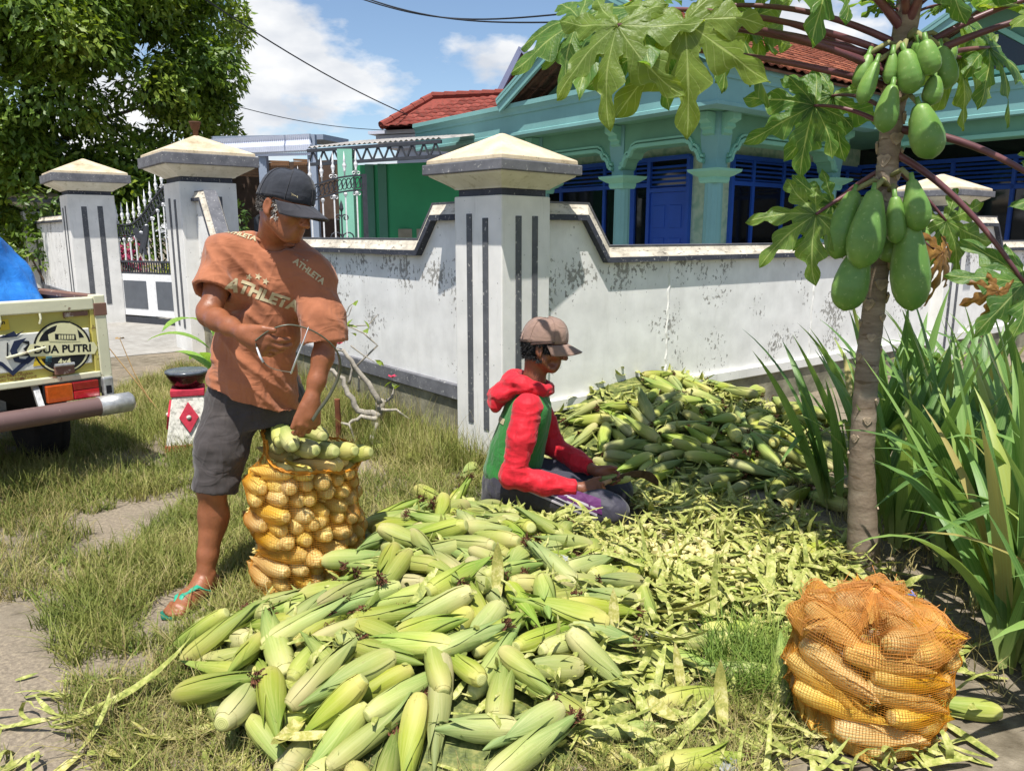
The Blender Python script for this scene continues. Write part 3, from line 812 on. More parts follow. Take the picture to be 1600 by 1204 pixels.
for k in range(3):
    p = A.lerp(B, .2 + .28 * k) + Vector((-.2, -.5, 0)); q = A.lerp(B, .2 + .28 * k + .24) + Vector((-.2, -.5, 0))
    bl = MB()
    for i in range(6): bl.bar(p + Vector((0, 0, 2.86 - .05 * i)), q + Vector((0, 0, 2.82 - .05 * i)), .02, .04)
    bl.build('bamboo_blind', simple('bamboo_blind', '#7a5a40', .8), lb)
for t in (.02, .55, .98):
    p = A.lerp(B, t) + Vector((-.3, -.6, 0)); MB().box((p.x, p.y, 1.65), (.16, .16, 3.3)).build('post', M_GREYB, lb)
tag(lb, 'low grey building with white lace valance and bamboo blinds behind the gate', 'building')
# ================================================================== big leafy tree on the left
def leaf_mat(name, a, b, c, scale=1.5, trans=.3, rough=.45, spec=.4):
    t = Nt(name, rough, spec); v = t.co()
    f = t.noise(v, scale, 4, .6)
    g = t.noise(v, scale * 22, 2, .5)
    k = t.ramp(t.math('ADD', t.math('MULTIPLY', f, .6), t.math('MULTIPLY', g, .4)), [(.32, srgb(a)), (.5, srgb(b)), (.68, srgb(c))])
    t.col(k); t.translucent(t.hsv(k, .49, 1.1, 1.5), trans); return t.m
M_TREE = leaf_mat('tree_foliage', '#3a5420', '#647e2c', '#9aa640', .9, .30)
M_BARK = simple('grey_brown_bark', '#5b4d40', .95, .3, 8, .6, 20, .02)
def foliage(name, clumps, per, ll, lw, mat, parent, droop=.5, seed=3):
    """clumps: (centre, radius). Leaves: folded pointed blades, gathered in sprays"""
    g = np.random.default_rng(seed); V = []; F = []; base = 0
    for (c, r) in clumps:
        n = int(per * (r ** 2))
        th = g.uniform(0, 2 * np.pi, n); u = g.uniform(-.55, 1, n); rr = r * (.55 + .5 * g.random(n) ** .5)
        s = np.sqrt(np.clip(1 - u * u, 0, 1))
        P = np.array(c) + np.stack([np.cos(th) * s, np.sin(th) * s, u * .8], 1) * rr[:, None]
        out = np.stack([np.cos(th) * s, np.sin(th) * s, u], 1)
        d = out * .55 + g.normal(0, .55, (n, 3)); d[:, 2] -= droop; d /= np.linalg.norm(d, axis=1)[:, None]
        nrm = out * .5 + g.normal(0, .4, (n, 3)) + np.array([0, 0, .9]); nrm -= d * (nrm * d).sum(1)[:, None]; nrm /= np.linalg.norm(nrm, axis=1)[:, None]
        w = np.cross(d, nrm)
        L = ll * g.uniform(.7, 1.3, n)[:, None]; W = lw * g.uniform(.7, 1.3, n)[:, None]
        q = np.stack([P, P + d * L * .45 + w * W - nrm * W * .25, P + d * L - nrm * L * .12, P + d * L * .45 - w * W - nrm * W * .25], 1)
        V.append(q.reshape(-1, 3)); i = base + np.arange(n)[:, None] * 4
        F.append(np.concatenate([i + np.array([[0, 1, 2]]), i + np.array([[0, 2, 3]])])); base += 4 * n
    me = np_mesh(name, np.concatenate(V), np.concatenate(F), mat)
    return link(name, me, parent)
tr = empty('mango_tree', (-10.75, 18.2, 0))
g = random.Random(5); cl = []
while len(cl) < 230:
    x, y, z = g.uniform(-4.6, 4.5), g.uniform(-3.6, 3.2), g.uniform(-3.4, 3.8)
    q = (x / 4.3) ** 2 + (y / 3.6) ** 2 + ((z) / 3.6) ** 2
    if .35 < q < 1.05 and (y < 1.2): cl.append(((x, y, 5.1 + z), g.uniform(.5, 1.0)))
for k in range(26): cl.append(((g.uniform(-4, 3.2), g.uniform(-2.6, 0), g.uniform(1.0, 2.4)), g.uniform(.5, .8)))
foliage('crown', cl, 1150, .17, .042, M_TREE, tr, .5)
b = MB(); b.tube([(0, 0, 0), (.1, 0, 1.2), (.0, .1, 2.6), (-.1, 0, 4.2), (.1, 0, 6)], [.32, .28, .25, .18, .08], 10)
for k in range(9):
    a = k * 2.4; z = 2.0 + .4 * k; b.tube([(0, 0, z), (math.cos(a) * 1.2, math.sin(a) * 1.2, z + .8), (math.cos(a) * 2.6, math.sin(a) * 2.3, z + 1.3)], [.11, .07, .03], 6)
b.build('trunk', M_BARK, tr, True)
tag(tr, 'tall dense green tree behind the gate pillars on the left', 'tree')
# darker shrubs behind the wall at the gate
M_SHRUB = leaf_mat('shrub_foliage', '#27401a', '#47622a', '#8d9c3e', 1.4, .25)
def shrub(name, loc, r, h, mat, label, ll=.14, lw=.03, per=700, seed=4, cat='shrub'):
    s = empty(name, loc); gg = random.Random(seed); c = []
    for k in range(16): c.append(((gg.uniform(-r, r), gg.uniform(-r, r) * .6, gg.uniform(.25, 1) * h), gg.uniform(.25, .42) * min(1, r)))
    foliage('leaves', c, per, ll, lw, mat, s, .3, seed)
    b = MB()
    for k in range(5): b.tube([(0, 0, 0), (gg.uniform(-.3, .3) * r, gg.uniform(-.2, .2), h * .4), (gg.uniform(-.7, .7) * r, gg.uniform(-.4, .4) * r, h * .85)], [.03, .02, .008], 5)
    b.build('stems', M_BARK, s)
    return tag(s, label, cat)
shrub('shrub', (-9.2, 15.6, 0), 1.4, 2.2, M_SHRUB, 'leafy garden shrub over the low wall behind the blue tarp', seed=6)
shrub('shrub', (-7.0, 16.4, 0), 1.6, 2.0, M_SHRUB, 'dark green shrub seen between the gate bars', seed=7)
M_YEL = leaf_mat('yellow_green_leaf', '#7f8f2a', '#a3ad3c', '#c5c65a', 2, .3)
shrub('shrub', (-6.1, 14.6, 0), .55, .75, M_YEL, 'low yellow green bush beside the open gate', .26, .02, 900, 8)
M_BOUG = leaf_mat('magenta_bract', '#7c2748', '#a23a5c', '#c2667c', 3, .3)
shrub('shrub', (-7.1, 14.2, 0), .5, 1.55, M_BOUG, 'magenta flowering bush seen through the gate bars', .10, .035, 900, 9)

# ================================================================== papaya tree
PB = Vector((1.50, 3.12, 0))
pap = empty('papaya_tree', PB)
def papaya_bark():
    t = Nt('papaya_bark', .9, .2); v = t.co()
    c = t.ramp(t.noise(t.co(scale=(1, 1, 4)), 6, 6, .65), [(.28, srgb('#64574a')), (.5, srgb('#857666')), (.75, srgb('#a39684'))])
    c = t.mix(t.ramp(t.noise(t.co(scale=(1, 1, 9)), 5, 5, .7), [(.6, (0, 0, 0, 1)), (.66, (.7, .7, .7, 1))]), c, srgb('#57452f'))
    t.col(c); t.bump(t.noise(v, 45, 5, .65), .6, .006); return t.m
M_PAPB = papaya_bark()
TP = [(.03, 0, -.05), (0.005, 0, .15), (-.03, 0, .5), (-.04, 0, .9), (-.03, 0, 1.25), (-.03, 0, 1.55), (-.03, 0, 1.8), (-.02, 0, 2.05), (.0, .0, 2.3), (.0, 0, 2.4)]
TRd = [.072, .061, .050, .045, .041, .040, .040, .044, .045, .02]
def trunk_at(z):
    for i in range(len(TP) - 1):
        if TP[i][2] <= z <= TP[i + 1][2]:
            t = (z - TP[i][2]) / (TP[i + 1][2] - TP[i][2]); return Vector(TP[i]).lerp(Vector(TP[i + 1]), t), TRd[i] * (1 - t) + TRd[i + 1] * t
    return Vector(TP[-1]), TRd[-1]
zz = np.linspace(-.05, 2.4, 110); path = []; rad = []
for z in zz:
    p, r = trunk_at(z); path.append(p); rad.append(r * (1 + .022 * math.sin(z * 70) * (1 if z > .3 else .5) + .02 * rng.uniform(-1, 1)))
b = MB(); b.tube(path, rad, 20); b.build('trunk', M_PAPB, pap, True)
# leaf scars
M_SCAR = simple('leaf_scar', '#a3927c', .9, .25, 30, .5)
def scar_mesh():
    b = MB(); po = [(-.024, .010), (-.012, .020), (0, .016), (.012, .020), (.024, .010), (.012, -.012), (0, -.022), (-.012, -.012)]
    b.prism(po, -.004, .004); b.prism([(x * .45, y * .45) for x, y in po], .004, .0065); return b.mesh('leaf_scar', M_SCAR)
SC = scar_mesh()
for k in range(70):
    z = .25 + k * .0265; a = k * 2.39996
    if z > 2.0: break
    if z < .85 and k % 3: continue
    p, r = trunk_at(z); n = Vector((math.cos(a), math.sin(a), 0)); o = link('leaf_scar', SC, pap)
    X = Vector((-n.y, n.x, 0)); sc = .8 + .35 * (z > 1.1)
    o.matrix_local = Matrix.Translation(p + n * (r + .001)) @ Matrix((X, Vector((0, 0, 1)), n)).transposed().to_4x4() @ Matrix.Scale(sc, 4)
M_FRUIT = None
def fruit_mat():
    t = Nt('green_papaya_skin', .42, .4); v = t.co()
    c = t.ramp(t.noise(v, 6, 4), [(.3, srgb('#4c7434')), (.55, srgb('#678c42')), (.8, srgb('#8ba657'))])
    c = t.mix(t.ramp(t.noise(v, 70, 3), [(.62, (0, 0, 0, 1)), (.7, (.35, .35, .35, 1))]), c, srgb('#a8bd7c'))
    c = t.mix(t.ramp(t.noise(t.co(scale=(3, 3, .6)), 9, 5, .65), [(.60, (0, 0, 0, 1)), (.70, (.55, .55, .55, 1))]), c, srgb('#b3bd86'))
    t.col(c); t.bump(t.noise(v, 25, 4), .14, .005)
    t.b.inputs['Subsurface Weight'].default_value = .04
    return t.m
M_FRUIT = fruit_mat()
def fruit_mesh(l, r, seed, neck=.5):
    g = random.Random(seed); prof = []; N = 26; vs = []; seg = 20
    ph = g.random() * 6
    for i in range(N + 1):
        t = i / N                           # 0 top .. 1 tip
        rr = r * float(np.interp(t, [0, .03, .10, .25, .45, .62, .78, .88, .95, .985, 1], [.16, .44 - .10 * neck, .64 - .20 * neck, .87 - .26 * neck, .98 - .10 * neck, 1.0, .92, .74, .48, .24, .03]))
        for k in range(seg):
            a = 2 * math.pi * k / seg; q = rr * (1 + .045 * math.cos(5 * a + ph) * (0.4 + .6 * t))
            vs.append((q * math.cos(a) + .05 * r * math.sin(t * 3 + ph), q * math.sin(a), -l * t))
    fs = [(i * seg + (k + 1) % seg, i * seg + k, (i + 1) * seg + k, (i + 1) * seg + (k + 1) % seg) for i in range(N) for k in range(seg)]
    b = MB(); b.add(vs, fs)
    b.tube([(0, 0, .025), (0, 0, .0), (0, 0, -.012)], [.008, .010, .014], 8)
    return b.mesh('fruit', M_FRUIT, True)
# fruits: top pixel, bottom pixel, half width in pixels, depth
FR = [((1435, 62), (1450, 110), 22, 3.02, .3), ((1490, 70), (1472, 102), 14, 3.10, .3), ((1437, 65), (1450, 118), 17, 3.00, .3), ((1395, 82), (1388, 132), 11, 3.0, .4), ((1412, 78), (1428, 146), 22, 2.99, .4),
      ((1446, 62), (1456, 118), 18, 2.96, .3), ((1470, 72), (1480, 140), 20, 3.05, .3), ((1460, 118), (1455, 165), 16, 3.0, .3), ((1358, 84), (1340, 138), 14, 3.08, .4), ((1370, 96), (1345, 164), 14, 3.0, .5),
      ((1395, 132), (1380, 208), 19, 2.98, .5), ((1435, 162), (1458, 248), 27, 2.99, .5), ((1335, 298), (1305, 405), 27, 3.05, .6), ((1365, 296), (1345, 420), 31, 2.96, .7), ((1398, 306), (1400, 381), 17, 2.97, .4),
      ((1425, 280), (1436, 362), 23, 2.95, .9), ((1342, 390), (1320, 486), 30, 3.02, .3), ((1420, 340), (1425, 486), 32, 2.99, .5), ((1392, 370), (1392, 410), 20, 3.06, .4), ((1445, 358), (1440, 410), 14, 3.10, .4)]
for i, (tp, bt, hw, Y, nk) in enumerate(FR):
    hw *= .92
    A = atY(*tp, Y); B = atY(*bt, Y); l = (A - B).length; r = hw * Y / 1225.
    o = link('fruit', fruit_mesh(l, r, i, nk), pap)
    d = (A - B).normalized(); o.matrix_local = Matrix.Translation(A - PB) @ Vector((0, 0, 1)).rotation_difference(d).to_matrix().to_4x4()
    p, rr = trunk_at(min(2.2, A.z + .02))
    b = MB(); b.tube([p + Vector((0, -.02, 0)), (p + A - PB) / 2 + Vector((0, -.02, .03)), A - PB], .010, 6); b.build('fruit_stalk', simple('fruit_stalk', '#8b8a5a', .8) if i == 0 else bpy.data.materials['fruit_stalk'], pap, True)

def petiole_mat():
    t = Nt('papaya_petiole', .4, .4); v = t.co()
    t.col(t.ramp(t.noise(v, 7, 4), [(.3, srgb('#4e3036')), (.6, srgb('#6d4447')), (.8, srgb('#8a6658'))])); return t.m
M_PET = petiole_mat()
def papaya_leaf_mat():
    t = Nt('papaya_leaf', .42, .45); uv = t.n('ShaderNodeUVMap'); sp = t.n('ShaderNodeSeparateXYZ'); t.l(uv.outputs[0], sp.inputs[0])
    v = t.co()
    c = t.ramp(t.noise(v, 4, 4), [(.3, srgb('#3f6530')), (.55, srgb('#5f843c')), (.8, srgb('#8a9e46'))])
    c = t.mix(t.ramp(t.rand(), [(.40, (0, 0, 0, 1)), (1.0, (.5, .5, .5, 1))]), c, srgb('#8f9a3e'))  # yellow-green mixed into some leaves, a backlit look put into the colour
    au = t.math('ABSOLUTE', sp.outputs[0])
    mid = t.ramp(au, [(0, (1, 1, 1, 1)), (.035, (.9, .9, .9, 1)), (.075, (0, 0, 0, 1))])
    # side veins: herring-bone lines in (u, v)
    w = t.math('SUBTRACT', t.math('MULTIPLY', sp.outputs[1], 8.0), t.math('MULTIPLY', au, 1.5))
    fr = t.math('ABSOLUTE', t.math('SUBTRACT', t.math('FRACT', w), .5))
    side = t.ramp(fr, [(0, (.6, .6, .6, 1)), (.02, (.5, .5, .5, 1)), (.06, (0, 0, 0, 1))])
    vein = t.math('MAXIMUM', mid, side)
    c = t.mix(vein, c, srgb('#a9b870'))
    t.col(c); t.bump(t.math('ADD', t.math('MULTIPLY', vein, -1.0), t.noise(v, 30, 3)), .4, .006)
    t.translucent(t.hsv(c, .475, 1.15, 1.8), .48); return t.m
M_PLEAF = papaya_leaf_mat()
def papaya_leaf_mesh(seed, nl=7, dry=False):
    """palmate leaf, hub at the origin, middle lobe along +Y, blade in XY; unit size ~1. Every lobe carries its own side lobes"""
    g = random.Random(seed); V = []; UV = []; T = []
    angs = [R_(a) for a in (-132, -88, -44, 0, 44, 88, 132)]; lens = [.60, .82, .95, 1.0, .95, .82, .60]
    NL, NW = 22, 4
    for k, (a0, L) in enumerate(zip(angs, lens)):
        L *= g.uniform(.9, 1.1); a0 += g.uniform(-.08, .08); ph = g.uniform(-.15, .15); W = L * g.uniform(.20, .26); droop = g.uniform(.22, .5); twist = g.uniform(-.5, .5); roll = g.uniform(-.25, .25); base = len(V)
        for i in range(NL + 1):
            t = i / NL
            side = abs(math.sin(math.pi * (t * 2.75 + .12 + ph))) ** 1.2
            w = W * (.16 + .84 * min(1, t / .30) ** .8) * (.36 + .64 * side * (.55 + .45 * min(1, t * 2))) * max(0, 1 - t ** 3.2) ** .8 + .002
            if t < .22: w = max(w, L * .62 * t * math.tan(R_(22)) * 1.5)
            for j in range(-NW, NW + 1):
                u = j / NW; x = w * u * (1 + .12 * math.sin(7 * t + k + j)); y = L * (t + .10 * abs(u) * side * (t > .18) * (1 - t))
                ca, sa = math.cos(a0 + roll * t * t), math.sin(a0 + roll * t * t)
                z = -droop * (y * y) - .30 * abs(x) * (.5 + .5 * t) + twist * x * t * .7 + .020 * math.sin(11 * t + 2.2 * u + k) * t + .014 * math.sin(23 * t + 5 * u) * abs(u) + .0012 * k
                if dry: z += .25 * math.sin(5 * t + k) * t
                V.append((x * ca + y * sa, y * ca - x * sa, z)); UV.append((u, t))
        m = 2 * NW + 1
        for i in range(NL):
            for j in range(2 * NW):
                q = base + i * m + j; T += [(q, q + 1, q + m + 1), (q, q + m + 1, q + m)]
    return np_mesh('leaf', np.array(V), np.array(T), M_PLEAF, True, np.array(UV))
PLM = [papaya_leaf_mesh(s) for s in range(5)]
M_DRY = leaf_mat('dry_brown_leaf', '#5d4020', '#8a6230', '#b08a48', 5, .25)
def place_leaf(hub, Y, size, axis, nrm, k=0, pet=None, mat=None, prad=.011, name='leaf'):
    H = atY(*hub, Y) - PB if not isinstance(hub, Vector) else hub
    y = Vector(axis).normalized(); z = Vector(nrm); z = (z - y * z.dot(y)).normalized(); x = y.cross(z)
    me = PLM[k % 5]
    if mat: me = me.copy(); me.materials[0] = mat
    if pet is not None:
        S, dr = pet; mid = (S + H) / 2 + Vector((0, 0, dr)); pts = []
        for i in range(13):
            t = i / 12; pts.append(S * (1 - t) ** 2 + mid * 2 * t * (1 - t) + H * t * t)
        b = MB(); b.tube(pts, [prad * 1.35 * (1 - .5 * i / 12) for i in range(13)], 8); p = b.build('petiole', M_PET, pap, True)
    o = link(name, me, pap)
    o.matrix_local = Matrix.Translation(H) @ Matrix((x, y, z)).transposed().to_4x4() @ Matrix.Scale(size, 4)
def tk(z): return trunk_at(z)[0]
place_leaf((1070, 35), 2.85, .36, (.15, -.2, -1), (-.25, -1, .45), 0, (tk(1.98), .10))        # big leaf hanging in front of the house
place_leaf((965, 40), 2.85, .33, (-.25, -.3, -1), (-.3, -.85, .6), 1, (tk(2.0), .12))
place_leaf((905, 30), 3.05, .30, (-.75, .0, -.45), (-.2, -.8, .7), 4, (tk(2.04), .10))
place_leaf((1010, 75), 3.15, .27, (-.2, .1, -1), (.2, -1, .3), 3, (tk(1.95), .06))
place_leaf((1180, 25), 3.3, .30, (.3, .2, -.8), (.1, -.9, .5), 2, (tk(2.0), .06))
place_leaf((1000, 15), 3.0, .42, (-1, .1, -.12), (.1, -.55, .8), 2, (tk(2.06), .10))          # reaches left against the sky
place_leaf((1118, 10), 3.2, .42, (.7, .3, -.15), (.0, -.75, .6), 3, (tk(2.1), .10))
place_leaf((1300, 150), 3.45, .30, (-.5, .0, -.9), (-.2, -1, .3), 4, (tk(1.85), .06), prad=.008)
place_leaf((1272, 165), 3.3, .28, (-.9, .0, -.5), (0, -1, .5), 0, (tk(1.8), .05), prad=.008)
place_leaf((1275, 335), 3.05, .27, (-.8, -.2, -.55), (-.2, -1, .4), 1, (tk(1.62), .03), prad=.009)
place_leaf((1300, 318), 3.25, .25, (-.5, .0, -.9), (.1, -1, .2), 2, (tk(1.66), .02), prad=.008)
place_leaf((1500, 90), 3.45, .34, (.35, .1, -.8), (.1, -1, .35), 3, (tk(1.98), .06))
place_leaf((1545, 75), 3.3, .32, (.9, .2, -.3), (0, -.8, .6), 4, (tk(2.0), .05))
place_leaf((1478, 345), 3.1, .27, (.45, -.2, -.9), (.1, -1, .25), 2, (tk(1.68), .02), prad=.008)
place_leaf((1600, 442), 2.9, .26, (-.85, -.1, .1), (0, -.9, .5), 0, (tk(1.72), .12), prad=.011)
place_leaf((1650, 300), 2.9, .34, (.9, -.1, -.4), (0, -.7, .7), 1, (tk(1.80), .10), prad=.013)
place_leaf((1640, 20), 2.9, .40, (1, 0, -.3), (0, -.5, .9), 2, (tk(2.02), .04), prad=.013)
place_leaf((1640, -10), 3.0, .40, (1, 0, .1), (0, -.5, .9), 3, (tk(2.05), .06), prad=.012)
place_leaf((1300, -60), 2.95, .42, (-.6, -.2, .4), (-.1, -.7, .7), 4, (tk(2.15), .05), prad=.014)
place_leaf((1480, -80), 2.9, .40, (.4, -.3, .6), (.1, -.8, .5), 0, (tk(2.15), .05), prad=.014)
place_leaf((1395, -110), 2.7, .42, (0, -.9, .3), (0, -.2, 1), 1, (tk(2.2), .05), prad=.013)
place_leaf((1560, 455), 2.88, .13, (-.3, 0, -.9), (0, -1, .3), 3, None, M_DRY)
place_leaf((1472, 395), 3.02, .22, (.15, -.1, -1), (.6, -.8, .1), 2, (tk(1.55), -.06), M_DRY, prad=.007)
for (x, y, z, sz, ax, kk) in ((-.35, .65, 2.72, .44, (-.4, .9, -.1), 1), (.05, .95, 2.85, .46, (0, 1, -.1), 2), (.45, .85, 2.75, .46, (.6, .8, -.1), 4), (-.15, .45, 2.62, .40, (-.2, 1, .1), 1), (-.90, .35, 2.64, .44, (-1, .2, -.1), 3), (-.50, .20, 2.68, .42, (-.8, .3, 0), 0), (-.62, .80, 2.72, .44, (-.6, .8, -.1), 2)):
    place_leaf(Vector((x, y, z)), 0, sz, ax, (.05, -.25, 1), kk, (tk(2.3), .12), prad=.012)
# young leaves at the growing tip
for k in range(9):
    a = k * 2.4; H = tk(2.3) + Vector((math.cos(a) * .12, math.sin(a) * .12, -.05 + .05 * (k % 4)))
    place_leaf(H, 0, .12, (math.cos(a), math.sin(a), .6), (-math.cos(a) * .3, -math.sin(a) * .3, 1), k, (tk(2.2), .02), prad=.005)
tag(pap, 'papaya tree laden with green fruit beside the corn heap', 'papaya tree')

# ================================================================== strap-leaved plants on the right
def strap_mat():
    t = Nt('strap_leaf', .42, .45); uv = t.n('ShaderNodeUVMap'); sp = t.n('ShaderNodeSeparateXYZ'); t.l(uv.outputs[0], sp.inputs[0])
    r = t.rand(); v = t.co()
    c = t.ramp(r, [(0, srgb('#3f6a2c')), (.45, srgb('#5b853c')), (.75, srgb('#7a9c4a')), (.92, srgb('#9fae56')), (1, srgb('#a8945a'))])
    st = t.noise(t.co('UV', (26, .7, 1)), 1.0, 4, .6)
    c = t.mix(t.ramp(st, [(.4, (0, 0, 0, 1)), (.7, (.45, .45, .45, 1))]), c, srgb('#a9bd7a'))
    c = t.mix(t.ramp(sp.outputs[1], [(0, (.55, .55, .55, 1)), (.25, (0, 0, 0, 1))]), c, srgb('#b7bf78'))
    t.col(c); t.bump(st, .3, .003); t.translucent(t.hsv(c, .48, 1.1, 1.4), .28); return t.m
M_STRAP = strap_mat()
def strap_mesh(L, W, bend, seed, kink=None):
    g = random.Random(seed); N = 12; V = []; UV = []
    p = Vector((0, 0, 0)); a = g.uniform(.03, .12)
    for i in range(N + 1):
        t = i / N; w = W * (.35 + .65 * min(1, t * 4)) * (1 - max(0, (t - .45) / .55) ** 1.7) * (1 if t < 1 else 0) + .0006
        for s in (-1, 0, 1):
            n = Vector((math.cos(a), 0, -math.sin(a)))     # across in y, normal ~ n
            V.append((p.x + (w * .32 * math.cos(a) if s else 0), s * w, p.z - (w * .32 * math.sin(a) if s else 0))); UV.append((s * .5 + .5, t))
        st = L / N; p = p + Vector((math.sin(a), 0, math.cos(a))) * st
        a += bend / N * (1 + 1.8 * t)
        if kink and abs(t - kink) < .5 / N: a += 1.5
    T = []
    for i in range(N):
        for s in (0, 1):
            q = i * 3 + s; T += [(q, q + 1, q + 4), (q, q + 4, q + 3)]
    return np_mesh('leaf', np.array(V), np.array(T), M_STRAP, True, np.array(UV))
STR = [strap_mesh(g_[0], g_[1] * 1.42, g_[2] * .85, i, g_[3]) for i, g_ in enumerate([(.95, .021, .35, None), (1.05, .024, .55, None), (.85, .020, .8, None), (.75, .022, .25, None), (.98, .023, 1.1, None), (.80, .022, .3, .62), (.65, .019, .45, None), (1.1, .025, .25, None)])]
SP = []
gg = random.Random(21)
spots = [(1.74, 3.5), (1.66, 3.80), (1.86, 3.02), (1.80, 2.72), (2.02, 2.55), (2.15, 3.0), (2.0, 3.4), (2.35, 3.4), (2.25, 3.9), (2.65, 3.7), (2.05, 2.15), (2.45, 2.7), (1.9, 4.0), (2.6, 4.3), (2.15, 4.4), (2.9, 4.6), (1.72, 2.42), (2.75, 3.1), (1.78, 2.02), (3.2, 5.1), (2.5, 4.9), (3.1, 4.2), (1.62, 2.30), (1.66, 2.0), (1.86, 1.80), (2.2, 1.95), (2.3, 2.35), (2.6, 2.3), (1.75, 3.25), (2.85, 2.75), (3.05, 3.5), (2.4, 3.15), (1.98, 2.85), (3.4, 4.6), (3.6, 5.4), (2.9, 5.3)]
deps = ['tall strap leaved plant right behind the papaya trunk', 'strap leaved plant leaning over the far corn heap left of the papaya']
for i, (x, y) in enumerate(spots):
    r = empty('strap_leaf_plant', (x, y, 0)); n = 19 if i > 1 else 10
    for k in range(n):
        o = link('leaf', STR[gg.randrange(8)], r); a = k * 2.4 + gg.uniform(-.4, .4); s = gg.uniform(.75, 1.08)
        if i == 1: a = gg.uniform(2.0, 4.2); s *= .95
        lean = gg.uniform(.0, .34)
        o.matrix_local = Matrix.Translation((gg.uniform(-.06, .06), gg.uniform(-.06, .06), gg.uniform(0, .05))) @ Matrix.Rotation(a, 4, 'Z') @ Matrix.Rotation(lean, 4, 'Y') @ Matrix.Rotation(gg.uniform(-.9, .9), 4, 'Z') @ Matrix.Scale(s, 4)
    row = ['at the very front', 'in the second row', 'level with the papaya trunk', 'behind the papaya trunk', 'further back near the wall', 'at the back against the wall'][min(5, max(0, int((y - 1.75) / .6)))]
    colm = ['leftmost', 'second from the left', 'third from the left', 'fourth from the left', 'fifth from the left', 'sixth from the left', 'seventh from the left', 'eighth from the left'][sum(1 for q_ in spots[2:] if min(5, max(0, int((q_[1] - 1.75) / .6))) == min(5, max(0, int((y - 1.75) / .6))) and q_[0] < x)]
    tag(r, deps[i] if i < 2 else 'strap leaved plant %s, %s' % (row, colm), 'plant', 'strap leaved plants right of the papaya')

# ================================================================== frangipani with bare branches by the left wall
fg = empty('frangipani_bush', (-.93, 5.28, 0))
M_FBARK = simple('pale_grey_bark', '#a39c90', .9, .25, 14, .5, 40, .008)
def fp(px, py, Y=5.25): return atY(px, py, Y) - Vector((-.93, 5.28, 0))
BR = [([(592, 690), (590, 650), (594, 625)], .045, .032, 5.28), ([(594, 630), (575, 600), (555, 572), (536, 548), (515, 545)], .022, .010, 5.2), ([(592, 650), (560, 640), (545, 615), (535, 590), (510, 575), (500, 560)], .024, .010, 5.1),
      ([(590, 655), (565, 650), (545, 662), (525, 660)], .018, .007, 5.05), ([(594, 632), (612, 620), (617, 600)], .012, .006, 5.3), ([(545, 600), (550, 580), (548, 565)], .010, .006, 5.2), ([(560, 612), (562, 585), (557, 573)], .009, .006, 5.25),
      ([(555, 573), (590, 540), (568, 520), (545, 510), (538, 495), (545, 480), (555, 470)], .007, .003, 5.3), ([(545, 510), (575, 508), (590, 492)], .005, .003, 5.3), ([(530, 505), (545, 492), (550, 478)], .004, .003, 5.3), ([(595, 640), (620, 640), (640, 655)], .012, .006, 5.2),
      ([(590, 660), (580, 690), (600, 690), (620, 690), (610, 715)], .013, .007, 5.0), ([(582, 680), (582, 710), (572, 725), (560, 740), (565, 765)], .015, .009, 4.9), ([(545, 662), (555, 690), (560, 715)], .007, .004, 5.0), ([(548, 540), (568, 555), (585, 565)], .006, .003, 5.2), ([(515, 575), (505, 590), (512, 610)], .006, .003, 5.1)]
for pts, r0, r1, Y in BR:
    P = [fp(x, y, Y) for x, y in pts]
    # subdivide with wobble
    Q = []
    for i in range(len(P) - 1):
        for t in (0, .33, .66): Q.append(P[i].lerp(P[i + 1], t) + Vector((rng.uniform(-1, 1), rng.uniform(-1, 1), rng.uniform(-1, 1))) * r0 * .35)
    Q.append(P[-1])
    b = MB(); b.tube(Q, [r0 + (r1 - r0) * i / (len(Q) - 1) for i in range(len(Q))], 8); b.build('branch', M_FBARK, fg, True)
M_FLEAF = leaf_mat('frangipani_leaf', '#5b7a30', '#83973c', '#b4b250', 6, .3)
def small_leaf(): 
    b = MB(); b.add([(0, 0, 0), (.02, .03, .008), (.018, .06, .006), (0, .09, -.006), (-.018, .06, .006), (-.02, .03, .008), (0, .045, 0)], [(0, 1, 6), (1, 2, 6), (2, 3, 6), (3, 4, 6), (4, 5, 6), (5, 0, 6)]); return b.mesh('leaf', M_FLEAF, True)
SLF = small_leaf()
for (px, py) in ((548, 520), (560, 512), (568, 500), (552, 498), (590, 565), (585, 562), (612, 596), (618, 600), (625, 602), (530, 530), (570, 515), (556, 478)):
    o = link('leaf', SLF, fg); o.location = fp(px, py, 5.25); o.rotation_euler = (rng.uniform(-.8, .8), rng.uniform(-.6, .6), rng.uniform(0, 6.3)); s = rng.uniform(.7, 1.2); o.scale = (s, s, s)
M_PINK = simple('pink_petal', '#c8385a', .5, .2)
for (px, py) in ((530, 538), (613, 590)):
    b = MB()
    for k in range(5):
        a = k * 1.2566; d = Vector((math.cos(a), math.sin(a), .5)); s = Vector((-math.sin(a), math.cos(a), 0)) * .014
        b.add([(0, 0, 0), d * .022 + s, d * .038, d * .022 - s], [(0, 1, 2, 3)])
    o = b.build('flower', M_PINK, fg); o.location = fp(px, py, 5.2)
tag(fg, 'gnarled frangipani bush with bare pale branches by the wall', 'bush')
# rusty stake among the branches
b = MB(); b.tube([(0, 0, 0), (.005, 0, .14), (.0, 0, .32)], [.018, .02, .019], 8); o = b.build('stake', simple('rusty_stake', '#7a4a32', .9, .3)); o.location = (-1.18, 5.05, 0); o.rotation_euler = (.05, .03, 0)
tag(o, 'short rust brown stake among the frangipani branches', 'stake')

